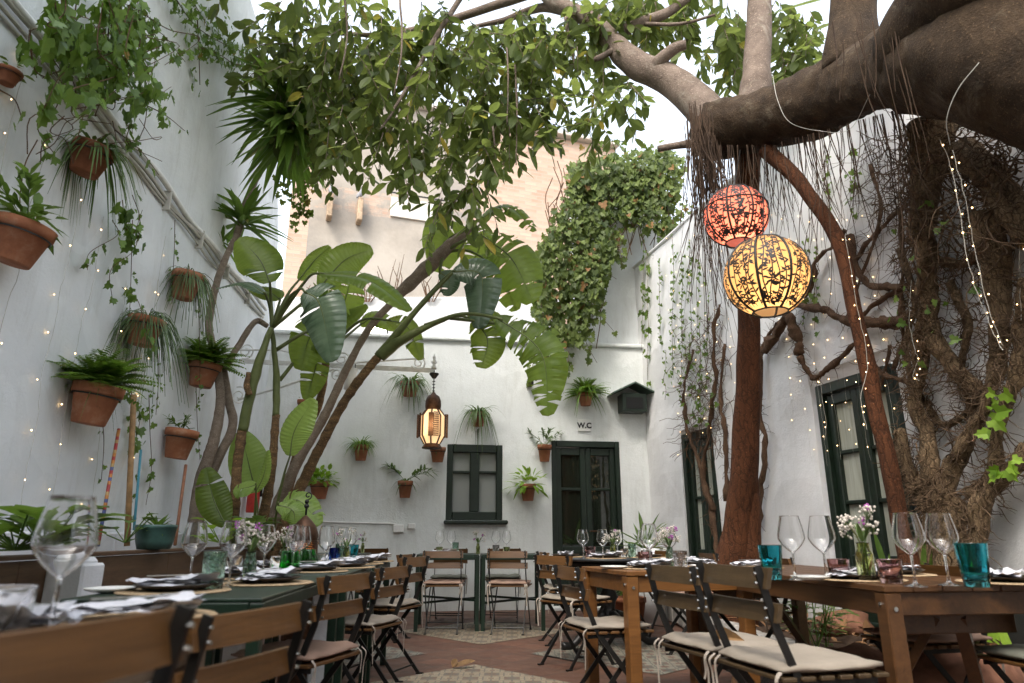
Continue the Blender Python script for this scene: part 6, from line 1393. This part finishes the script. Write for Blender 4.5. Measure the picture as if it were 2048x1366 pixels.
t = thing('potted_plant', P(1293, 1120, 8.2), 'spiky arching plant in a white pot between the W.C door and the white house', 'potted plant'); p = P(1290, 1085, 8.2); mb = MB(); rosette(mb, p, 38, .48, .06, .55, .8, .45); mb.build('foliage', M['sword_leaf'], t); mb = MB(); mb.lathe(((.001, 0), (.17, 0), (.24, p.z - .06), (.22, p.z - .06), (.001, p.z - .1)), 24, (p.x, p.y, 0)); mb.build('pot', M['plaster_pier'], t, True)
t = thing('potted_plant', (1.2, 7.75, 0), 'squat terracotta pot on the floor behind the round black table', 'potted plant'); mb = MB(); mb.lathe(((.001, 0), (.12, 0), (.17, .26), (.18, .26), (.18, .31), (.155, .31), (.15, .26), (.001, .25)), 24, (1.25, 7.75, 0)); mb.build('pot', M['terracotta_dark'], t, True); mb = MB(); tuft_leafy(mb, (1.25, 7.75, .36), .16, 40, .08); mb.build('foliage', M['grassy_leaf'], t)
def shrub(mb, p, h=.45, n=9):
    for k in range(n):
        q = p + Vector((random.uniform(-.2, .2), random.uniform(-.15, .15), h * random.uniform(.5, 1.0))); mb.tube([p + Vector((random.uniform(-.05, .05), 0, 0)), q], .004, 4, False)
        for j in range(9): a = random.uniform(0, 6.28); mb.leaf(q - Vector((0, 0, random.uniform(0, h * .5))), (math.cos(a), math.sin(a), .3), (0, 0, 1), random.uniform(.09, .16), .036, FIC, .3, .2)
bed_plant('shrub', Vector((P(1640, 1285, 4.85).x, 4.85, .2)), 'leafy green shrub in the bed seen under the long table', 'shrub', shrub, 'sword_leaf')
bed_plant('shrub', Vector((P(1610, 1262, 5.4).x, 5.4, .2)), 'paler shrub sprig in the bed beside the white kerb', 'shrub', lambda m, p: shrub(m, p, .35, 6), 'grassy_leaf')
def straps(mb, p, n=9, h=.6, w=.065):
    for k in range(n): mb.leaf(p + Vector((random.uniform(-.16, .16), random.uniform(-.1, .1), 0)), (random.uniform(-.3, .3), random.uniform(-.25, .25), 1), (random.uniform(-.4, .4), -1, 0), h * random.uniform(.6, 1.1), w * random.uniform(.7, 1.2), ((.2, .8), (.5, 1), (.8, .8)), 0, .2)
for px, py, h, lab in ((1868, 1285, .36, 'sunlit yellow-green strap leaves rising behind the long table, nearest the reddish stem'), (1925, 1280, .34, 'sunlit strap-leaved plant behind the seat of the chair across the long table'), (1760, 1275, .8, 'tall mother-in-law tongue leaves beside the glazed door')): bed_plant('strap_plant', Vector((P(px, py, 4.15).x, 4.15, .2)) if px != 1760 else Vector((2.75, 5.1, .2)), lab, 'plant', lambda m, p: straps(m, p, 12, h), 'lime_leaf' if px != 1760 else 'sword_leaf', None)  # bright lime colour of the first two stands in for a sun patch
bed_plant('strap_plant', Vector((P(1990, 1180, 3.6).x, 3.6, .25)), 'variegated sword leaf leaning out beside the wall roots', 'plant', lambda m, p: straps(m, p, 3, .55, .05), 'lime_leaf')
bed_plant('leafy_plant', PR(1990, 850, .38), 'bright young ivy leaves sprouting on the strangling wall roots', 'ivy', lambda m, p: [m.ivy(p + Vector((random.uniform(-.05, .05), random.uniform(-.06, .06), random.uniform(-.3, .3))), rv(1) + Vector((0, 0, -.8)), NR + rv(.5), random.uniform(.06, .12)) for k in range(16)], 'lime_leaf')
bed_plant('leafy_plant', PR(1850, 640, .34), 'scattered small ivy leaves high on the strangling wall roots', 'ivy', lambda m, p: [m.ivy(PR(random.uniform(1780, 1960), random.uniform(380, 740), .4), rv(1) + Vector((0, 0, -.8)), NR + rv(.5), random.uniform(.04, .08)) for k in range(22)], 'vine_leaf')
bed_plant('leafy_plant', PR(1400, 800, .1), 'tufts of pale leaves on the bare climber beside the narrow glazed door', 'ivy', lambda m, p: [m.ivy(PR(random.gauss(1392, 18), random.uniform(690, 850), random.uniform(.05, .14)), rv(1) + Vector((0, 0, -.8)), NR + rv(.5), random.uniform(.04, .09)) for k in range(60)], 'vine_leaf')
# bare twigs on the terrace
for k, (px, h) in enumerate(((640, 40), (780, 80), (690, 40), (860, 60), (735, 45))):
    t = thing('bare_shrub', P(px, 600, 11.55), ['leafless twig bush on the terrace, leftmost', 'tallest bare twig on the terrace wall', 'short bare twig on the terrace between the banana leaves', 'bare twig bush behind the leaning banana stem', 'forked bare twig on the terrace next to the tallest'][k], 'shrub'); mb = MB()
    for q in range(7): x = px + random.uniform(-25, 25); c = [P(px + (x - px) * .3, 604, 11.58), P(x, 604 - h * .5, 11.55), P(x + random.uniform(-14, 14), 604 - h * random.uniform(.6, 1.2), 11.5)]; mb.tube(bez(c, 3), [.012, .012, .011, .009, .008, .006, .004], 4, False)
    mb.build('branches', M['vine_bark'], t)
# painted and plain canes in the planter
def cane(px0, py0, px1, py1, off, r, mat, label, name='cane'):
    mb = MB(); mb.tube([PL(px0, py0, off + .12), PL(px1, py1, off)], r, 8); tag(mb.build(name, mat, None, True), label, 'cane')
t = NT('striped_cane'); f = t.n('SeparateXYZ', {'Vector': t.wpos((1, 1, 42))}); w_ = t.n('TexWhiteNoise', {'W': t.n('Math', {0: f.outputs[2]}, operation='FLOOR').outputs[0]}, noise_dimensions='1D')
t.set(Base_Color=t.ramp(w_.outputs['Value'], (0, (.35, .04, .04)), (.25, (.5, .2, .05)), (.5, (.08, .1, .25)), (.75, (.45, .3, .12)), (1, (.05, .25, .3))), Roughness=.6); t.t.nodes[-1]
for nd in t.t.nodes:
    if nd.bl_idname == 'ShaderNodeValToRGB': nd.color_ramp.interpolation = 'CONSTANT'
cane(196, 1092, 238, 858, .25, .011, t.m, 'multicoloured striped cane leaning on the limewashed wall'); cane(254, 1092, 268, 790, .2, .02, simple('bamboo_cane', (.36, .21, .09), .6, 0, .3), 'bamboo cane wrapped in ivy beside the striped cane'); cane(350, 1090, 372, 930, .2, .013, simple('reddish_cane', (.3, .13, .07), .6, 0, .3), 'thin reddish cane beside the dragon tree trunk'); cane(268, 1060, 282, 900, .2, .009, simple('blue_cane', (.06, .26, .34), .5), 'thin blue stick behind the bamboo cane')
# red fire extinguisher on the wall behind the banana stems
fe = thing('fire_extinguisher', PL(505, 1030, .15), 'red fire extinguisher half hidden behind the banana stems', 'fire extinguisher'); c = P(508, 985, 8.6); mb = MB(); mb.lathe(((.001, -.24), (.07, -.24), (.075, -.22), (.075, .12), (.05, .18), (.025, .2), (.001, .2)), 20, c); mb.build('cylinder', simple('red_enamel', (.45, .03, .02), .35), fe, True); mb = MB(); mb.tube([c + Vector((0, 0, .2)), c + Vector((.03, 0, .25)), c + Vector((.09, 0, .2)), c + Vector((.09, 0, -.05))], .014, 6); mb.build('hose', M['black_metal'], fe, True)
# ================================================================== LANTERNS AND STRING LIGHTS
def point(name, loc, energy, col, r, parent):
    l = bpy.data.lights.new(name, 'POINT'); l.energy = energy; l.color = col; l.shadow_soft_size = r; o = bpy.data.objects.new(name, l); COL.objects.link(o); o.parent = parent; o.location = Vector(loc) - ORG[parent.name]; return o
def shade_mat(name, col):
    t = NT(name); tr = t.n('BsdfTranslucent', {'Color': (*col, 1)}); df = t.n('BsdfDiffuse', {'Color': (*[c * .8 for c in col], 1)}); mx = t.n('MixShader', {'Fac': .85}); t.link(df.outputs[0], mx.inputs[1]); t.link(tr.outputs[0], mx.inputs[2])
    em = t.n('Emission', {'Color': (*col, 1), 'Strength': .08}); ad = t.n('AddShader'); t.link(mx.outputs[0], ad.inputs[0]); t.link(em.outputs[0], ad.inputs[1]); t.link(ad.outputs[0], t.out.inputs['Surface']); return t.m
def globe(px, py, rpx, Y, col, lab, energy, seed, hang_px):
    c = P(px, py, Y); r = rpx * (Y * CT + (c.z - H) * ST) / 1365; t = thing('globe_lantern', c, lab, 'lantern', 'globe lanterns hung from the great limb'); random.seed(seed)
    mb = MB(); prof = [(r * math.cos(R(a)), r * math.sin(R(a))) for a in range(-66, 67, 6)]; mb.lathe(prof, 40, c); mb.build('shade', shade_mat('lantern_paper_' + t.name, col), t, True)
    mb = MB(); ring = [(r * .407 + .006 * math.cos(R(a)), -r * .914 + .006 * math.sin(R(a))) for a in range(0, 360, 60)]; mb.lathe(ring, 32, c, None, True); mb.build('rim', M['black_metal'], t, True); mb = MB(); mb.lathe([(q[0], -q[1]) for q in ring], 32, c, None, True); mb.build('rim', M['black_metal'], t, True)
    for k in range(8):
        a = R(45 * k + 12); mb = MB(); pts = [c + Vector((math.cos(a) * math.cos(R(e)), math.sin(a) * math.cos(R(e)), math.sin(R(e)))) * (r * 1.008) for e in range(-66, 67, 11)]; mb.tube(pts, .0085 if rpx > 70 else .008, 6); mb.build('rib', M['black_metal'], t, True)
    if rpx < 70:
        mb = MB(); mb.lathe([(r * 1.01 + .005 * math.cos(R(q)), .25 * r + .005 * math.sin(R(q))) for q in range(0, 360, 60)], 40, c, None, True); mb.build('hoop', M['black_metal'], t, True)
    fl = MB()
    def sp(lon, lat, k=1.006): return c + Vector((math.cos(lon) * math.cos(lat), math.sin(lon) * math.cos(lat), math.sin(lat))) * (r * k)
    def ribbon(pts, w):
        b = len(fl.v)
        for i, (lo, la) in enumerate(pts):
            a = pts[max(0, i - 1)]; d = pts[min(len(pts) - 1, i + 1)]; dx, dy = (d[0] - a[0]) * math.cos(la), d[1] - a[1]; l = math.hypot(dx, dy) or 1; ww = w * (1 if 0 < i < len(pts) - 1 else .35)
            fl.v += [sp(lo - dy / l * ww / max(.2, math.cos(la)), la + dx / l * ww), sp(lo + dy / l * ww / max(.2, math.cos(la)), la - dx / l * ww)]
        for i in range(len(pts) - 1): fl.f.append((b + 2 * i, b + 2 * i + 1, b + 2 * i + 3, b + 2 * i + 2))
    def petal(lo, la, ang, L, w):
        b = len(fl.v); cl = max(.25, math.cos(la))
        for f, ww in ((0, .1), (.35, 1), (.65, .8), (1, 0)):
            for s in (-1, 1): u = f * L; v = s * ww * w; fl.v.append(sp(lo + (math.cos(ang) * u - math.sin(ang) * v) / cl, la + math.sin(ang) * u + math.cos(ang) * v))
        for i in range(3): fl.f.append((b + 2 * i, b + 2 * i + 1, b + 2 * i + 3, b + 2 * i + 2))
    dens = 1.0 if rpx > 70 else 1.25
    for k in range(8):
        l0 = R(45 * k + 12 + 22.5)
        for s in (-.24, -.09, .08, .23):
            ph = random.uniform(0, 6); ribbon([(l0 + s + .05 * math.sin(ph + j * .9), R(-60 + j * 12)) for j in range(11)], .015 * dens)
            for j in range(34): la = R(random.uniform(-58, 58)); petal(l0 + s + .05 * math.sin(ph + (math.degrees(la) + 60) / 12 * .9), la, random.choice((.5, 2.6, 3.7, -.5)) + random.uniform(-.4, .4), random.uniform(.11, .18), .024 * dens)
        for la in (-46, -22, 4, 28, 50):
            lo = l0 + random.uniform(-.13, .13); a0 = random.random()
            for q in range(7): petal(lo + .02 * math.cos(a0 + q * .9) , R(la) + .02 * math.sin(a0 + q * .9), a0 + q * .9, random.uniform(.11, .16), .021 * dens)
    fl.build('filigree', simple('black_filigree_' + t.name, (.012, .010, .008), .6), t)
    mb = MB(); mb.sphere(c + Vector((0, 0, .02)), .035, 12, 8); mb.build('bulb', emit('lantern_bulb_' + t.name, (1, .86, .62), 4), t, True)
    mb = MB(); mb.tube([c + Vector((0, 0, .05)), c + Vector((0, 0, r * .914)), P(hang_px[0], hang_px[1], hang_px[2])], .004, 5); mb.tube([c + Vector((-r * .4, 0, r * .914)), c + Vector((r * .4, 0, r * .914))], .003, 5); mb.build('cord', M['black_metal'], t)
    point('globe_lamp', c + Vector((0, -r * .2, -r * .35)), energy, (1, .84, .58), .05, t)
globe(1533, 553, 82, 4.0, (.95, .56, .25), 'amber globe lantern with black flower filigree, the lower and larger one', .55, 5, (1530, 290, 4.9))
globe(1472, 433, 62, 4.75, (.90, .26, .19), 'red globe lantern with black filigree, hung higher behind the amber one', .9, 8, (1480, 300, 5.1))
# ---- brass lantern hanging from the white iron bracket
br_ = thing('wall_bracket', PL(470, 735, .02), 'long white wrought-iron bracket with scrolls reaching out from the limewashed wall', 'bracket')
BYY = 7.7
def pb3(px, py, dy=0): return P(px, py, BYY + dy)
mb = MB(); mb.beam(PL(478, 722, .0), pb3(868, 741), .03, .05); mb.build('arm', M['white_metal'], br_)
mb = MB(); mb.tube([PL(470, 700, .0), pb3(560, 700), pb3(658, 724)], .012, 6); mb.tube([pb3(690, 727), pb3(850, 716)], .012, 6); mb.tube([PL(475, 800, .0), pb3(560, 775), pb3(668, 738)], .014, 6); mb.build('stay', M['white_metal'], br_)
def scroll(px, py, R_, a0, turns=1.7, s=1):
    c = pb3(px, py); mb = MB(); pts = []
    for i in range(26): f = i / 25; a = a0 + s * f * turns * 6.283; rr = R_ * (1 - .82 * f); pts.append(c + Vector((math.cos(a) * rr, 0, math.sin(a) * rr)))
    mb.tube(pts, .009, 6); mb.build('scroll', M['white_metal'], br_)
scroll(684, 718, .10, R(250)); scroll(674, 748, .095, R(110), 1.7, -1); scroll(838, 726, .09, R(200)); scroll(492, 702, .10, R(250)); scroll(478, 792, .11, R(110), 1.7, -1)
mb = MB(); b0 = pb3(868, 738); mb.lathe(((.001, .0), (.03, 0), (.03, .03), (.015, .05), (.035, .08), (.012, .11), (.022, .135), (.008, .16), (.001, .18)), 12, b0); mb.build('finial', M['white_metal'], br_, True)
wp = thing('hanging_pot', pb3(700, 740), 'small white ribbed pot hooked on the iron bracket', 'pot'); mb = MB(); c = pb3(700, 738); mb.lathe(((.001, -.24), (.055, -.24), (.06, -.2), (.075, -.12), (.072, -.11), (.088, -.03), (.084, -.02), (.092, .0), (.08, .0), (.07, -.03), (.001, -.04)), 20, c); mb.build('pot', M['white_metal'], wp, True); mb = MB(); mb.tube([c + Vector((-.06, 0, 0)), c + Vector((-.06, 0, .06))], .005, 4); mb.tube([c + Vector((.06, 0, 0)), c + Vector((.06, 0, .06))], .005, 4); mb.build('hook', M['black_metal'], wp)
lan = thing('brass_lantern', pb3(866, 895), 'pierced brass lantern with glowing glass hanging from the white iron bracket', 'lantern')
s_ = (BYY * CT + (pb3(866, 820).z - H) * ST) / 1365
def lz(py): return pb3(866, py).z
lc = pb3(866, 820); Lx, Ly = lc.x, lc.y; ctr = Vector((Lx, Ly, 0))
mb = MB(); mb.tube([Vector((Lx, Ly, lz(741))), Vector((Lx, Ly, lz(784)))], .006, 6)
for k in range(6): z = lz(750) + (lz(782) - lz(750)) * k / 5; mb.lathe([(.014 + .004 * math.cos(R(q)), .004 * math.sin(R(q))) for q in range(0, 360, 60)], 10, (Lx, Ly, z), Matrix.Identity(4), True)
mb.build('chain', M['black_metal'], lan); mb = MB(); mb.lathe(((.001, lz(757)), (.02, lz(757)), (.055, lz(749)), (.055, lz(747)), (.001, lz(747))), 12, ctr); mb.build('ceiling_cup', M['black_metal'], lan)
W = s_
mb = MB(); mb.lathe(((.001, lz(783)), (3 * W, lz(785)), (6 * W, lz(789)), (12 * W, lz(793)), (15.5 * W, lz(802)), (16 * W, lz(812)), (15 * W, lz(819)), (13 * W, lz(820))), 24, ctr); mb.build('dome', M['brass'], lan, True)
lm = NT('glowing_lantern_glass'); lm.set(Base_Color=(.9, .66, .42, 1), Roughness=.4); lm.b.inputs['Emission Color'].default_value = (1, .62, .30, 1); lm.b.inputs['Emission Strength'].default_value = .26
mb = MB(); mb.lathe(((14 * W, lz(820)), (24 * W, lz(833)), (24 * W, lz(872)), (15 * W, lz(888)), (.001, lz(888))), 8, ctr); mb.build('glass', lm.m, lan)
mb = MB(); mb.sphere((Lx, Ly - 24 * W * .93, lz(852)), .03, 10, 8, (.9, .35, 2.2)); mb.build('flame_bulb', emit('lantern_flame', (1, .86, .6), 4), lan, True)
for k in range(8):
    a = R(45 * k); d = Vector((math.cos(a), math.sin(a), 0)); mb = MB(); mb.tube([ctr + d * 14.4 * W + Vector((0, 0, lz(820))), ctr + d * 24.4 * W + Vector((0, 0, lz(833))), ctr + d * 24.4 * W + Vector((0, 0, lz(872))), ctr + d * 15.4 * W + Vector((0, 0, lz(888)))], .010, 5); mb.build('frame_bar', M['brass'], lan)
for k in range(8):                                             # pierced wings
    a = R(22.5 + 45 * k); d = Vector((math.cos(a), math.sin(a), 0)); sd = Vector((-d.y, d.x, 0)); mb = MB()
    if k % 2 == 0:
        b0 = ctr + d * 25.5 * W
        for u in (-5, -2.5, 0, 2.5, 5): mb.beam(b0 + sd * u * W + Vector((0, 0, lz(874))), b0 + sd * u * W + Vector((0, 0, lz(828))), .007, .007)
        for q in range(12): z = lz(874) + (lz(828) - lz(874)) * q / 11; mb.beam(b0 - sd * 5.5 * W + Vector((0, 0, z)), b0 + sd * 5.5 * W + Vector((0, 0, z)), .007, .008)
        mb.build('grille', M['brass'], lan)
for k in range(4):
    a = R(0 + 90 * k); d = Vector((math.cos(a), math.sin(a), 0)); mb = MB(); b0 = ctr + d * 29 * W; sd = Vector((-d.y, d.x, 0))
    for u in (-3, 0, 3): mb.beam(b0 + sd * u * W + Vector((0, 0, lz(875))), b0 + sd * u * W + Vector((0, 0, lz(830))), .01, .02)
    for q in range(12): z = lz(875) + (lz(830) - lz(875)) * q / 11; mb.beam(b0 - sd * 4 * W + Vector((0, 0, z)), b0 + sd * 4 * W + Vector((0, 0, z)), .018, .009)
    mb.beam(b0 - d * 5 * W + Vector((0, 0, lz(833))), b0 + Vector((0, 0, lz(833))), .01, .01); mb.beam(b0 - d * 5 * W + Vector((0, 0, lz(872))), b0 + Vector((0, 0, lz(872))), .01, .01); mb.build('wing', M['brass'], lan)
mb = MB(); mb.lathe(((.001, lz(886)), (14 * W, lz(886)), (20 * W, lz(895)), (19 * W, lz(897)), (.001, lz(893))), 8, ctr); mb.build('base', M['brass'], lan)
point('lantern_lamp', (Lx, Ly - .32, lz(850)), 1.2, (1, .72, .4), .06, lan)
# ---- pierced floor lantern behind the tables
fl = thing('floor_lantern', P(603, 1130, 4.9), 'brown pierced dome lantern with a curled hook standing lit behind the green tables', 'lantern'); c0 = P(604, 1128, 4.9); s_ = (4.9 * CT + (c0.z - H) * ST) / 1365
def fz(py): return P(604, py, 4.9).z
cc = Vector((c0.x, c0.y, 0)); W = s_
mb = MB(); mb.lathe(((.001, fz(1030)), (6 * W, fz(1034)), (14 * W, fz(1042)), (22 * W, fz(1052)), (27 * W, fz(1066)), (28 * W, fz(1080)), (26 * W, fz(1082))), 20, cc); mb.build('dome', M['brass'], fl, True)
mb = MB(); n = 40
for k in range(n):
    a = 6.283 * k / n; d = Vector((math.cos(a), math.sin(a), 0)) * (27 * W)
    mb.beam(cc + d + Vector((0, 0, fz(1082))), cc + d + Vector((0, 0, fz(1124))), .007, .007)
for q in range(11): z = fz(1082) + (fz(1124) - fz(1082)) * q / 10; mb.lathe([(27 * W + .006 * math.cos(R(e)), z + .006 * math.sin(R(e))) for e in range(0, 360, 90)], 24, cc, None, True)
mb.build('pierced_wall', M['brass'], fl)
mb = MB(); mb.lathe(((.001, .0), (27 * W, 0), (29 * W, .02), (28 * W, fz(1124) + .01), (.001, fz(1124))), 20, cc); mb.build('pedestal', M['brass'], fl)
mb = MB(); mb.lathe(((25 * W, fz(1084)), (25 * W, fz(1122))), 20, cc); mb.build('inner_glass', shade_mat('floor_lantern_glass', (.75, .33, .14)), fl, True)
mb = MB(); mb.tube([Vector((cc.x, cc.y, fz(1030))), Vector((cc.x, cc.y, fz(1003)))], .007, 6); mb.sphere((cc.x, cc.y, fz(1012)), .018, 8, 6); mb.sphere((cc.x, cc.y, fz(1003)), .016, 8, 6)
pts = []
for i in range(20): f = i / 19; a = R(-90) + f * 7.6; rr = .028 * (1 - .75 * f); pts.append(Vector((cc.x + .006 + math.cos(a) * rr, cc.y, fz(991) + math.sin(a) * rr)))
mb.tube([Vector((cc.x, cc.y, fz(1003)))] + pts, .004, 6); mb.build('hook', M['black_metal'], fl, True)
mb = MB(); mb.sphere((cc.x, cc.y, fz(1100)), .02, 10, 8); mb.build('candle_bulb', emit('candle_glow', (1, .7, .35), 6), fl, True); point('candle_lamp', (cc.x, cc.y, fz(1096)), .25, (1, .6, .28), .03, fl)
# ---- strings of fairy lights
random.seed(121)
bulb_me = None
def fairy(pts, n, label, group, sub=5, r=.0016, up=.02):
    global bulb_me
    t = thing('fairy_lights', pts[0], label, 'string lights', group); c = bez(pts, sub); mb = MB(); mb.tube([p + rv(.004) for p in c], r, 4, False); mb.build('cable', M['wire'], t)
    tot = len(c) - 1
    for k in range(n):
        f = (k + random.uniform(.3, .7)) / n * tot; i = min(tot - 1, int(f)); p = c[i].lerp(c[i + 1], f - i) + Vector((random.uniform(-.03, .03), -.012, random.uniform(-.01, .01)))
        if bulb_me is None:
            mb = MB(); mb.sphere((0, 0, 0), .0038, 6, 5); o = mb.build('bulb', M['bulb'], None, True, org=(0, 0, 0)); bulb_me = o.data; bpy.data.objects.remove(o)
        o = bpy.data.objects.new('bulb', bulb_me); COL.objects.link(o); o.parent = t; o.location = p - ORG[t.name]; s = random.uniform(.8, 1.2); o.scale = (s, s, s)
for k, (x, y0, y1) in enumerate(((62, 60, 1010), (118, 150, 1020), (165, 360, 1030), (205, 430, 1040), (252, 560, 1040), (318, 560, 1030), (330, 470, 1000))):
    top = PL(x, y0, .05); bz = PL(x - 40, y1, .05).z; pts = [Vector((LX + LS * top.y + .05 + .01 * math.sin(q), top.y + random.uniform(-.02, .02), top.z + (bz - top.z) * q / 8)) for q in range(9)]
    fairy(pts, 7 if k else 9, ['fairy-light cable nearest the picture edge on the limewashed wall', 'fairy-light cable falling past the large oleander pot', 'fairy-light cable falling past the bushy sword fern pot', 'fairy-light cable behind the bushy sword fern', 'fairy-light cable beside the ivy trail on the limewashed wall', 'fairy-light cable between the two stringy pots', 'fairy-light cable farthest along the limewashed wall'][k], 'fairy lights on the limewashed wall')
for k in range(15):
    x = 1325 + k * 24 + random.uniform(-6, 6); x = x if k < 7 else 1540 + (k - 7) * 26
    y1 = random.uniform(860, 960); top = PR(x, 460 if k < 7 else 420, .04); bz = PR(x + 8, y1, .04).z; pts = [Vector((RX + RS * top.y - .05, top.y + random.uniform(-.02, .02), top.z + (bz - top.z) * q / 7)) for q in range(8)]
    fairy(pts, 12, 'vertical fairy-light strand on the white house wall', 'fairy lights on the white house wall', 5, .0008)
fairy([P(x, y, Y) for x, y, Y in ((1880, 280, 3.35), (1900, 330, 3.45), (1920, 420, 3.5), (1935, 520, 3.55), (1960, 600, 3.6), (1985, 660, 3.62), (2005, 700, 3.6))], 13, 'pale fairy-light cable hanging from the great limb down the wall roots', None, 5, .0018)
fairy([P(x, y, Y) for x, y, Y in ((1905, 300, 3.3), (1930, 400, 3.4), (1950, 500, 3.5), (1975, 610, 3.55), (2005, 690, 3.6))], 9, 'second pale fairy-light cable hanging from the great limb, ending higher', None, 5, .0018)
fairy([PR(x, y, .3) for x, y in ((1822, 560), (1818, 640), (1830, 700), (1836, 720), (1826, 750), (1838, 762))], 8, 'forked fairy-light cable low on the wall roots', None, 5, .0018)
fairy([P(x, y, 4.82) for x, y in ((1690, 470), (1705, 560), (1720, 640), (1735, 720), (1722, 800), (1735, 860))], 14, 'fairy lights wound down the leaning reddish stem', None, 5, .0018)
fairy([PR(x, y, .25) for x, y in ((2030, 400), (2038, 480), (2040, 560), (2042, 640))], 6, 'short fairy-light cable at the picture edge on the wall roots', None, 5, .0018)
fairy([PR(x, y, .06) for x, y in ((1637, 740), (1645, 800), (1652, 850), (1648, 880))], 4, 'short fairy-light end dangling before the glazed door', None, 5, .0018)
# thin pale cables slung round the great limb
for k, (pts, lab) in enumerate((([(1545, 150, 4.95), (1555, 200, 4.75), (1580, 245, 4.7), (1640, 262, 4.65), (1700, 258, 4.45), (1745, 180, 4.05), (1800, 110, 3.75), (1895, 15, 3.3)], 'long pale cable looped under the great limb'), ([(1780, 20, 4.0), (1762, 80, 3.95), (1762, 140, 3.9), (1780, 195, 3.9), (1800, 220, 3.95)], 'short pale cable curving over the great limb'), ([(1958, 125, 3.0), (1915, 180, 3.1), (1893, 240, 3.2), (1900, 290, 3.3)], 'pale cable on the thick end of the great limb'))):
    mb = MB(); mb.tube(bez([P(*q) for q in pts], 8), .0022, 6); tag(mb.build('cable', M['wire'], None, True), lab, 'cable')
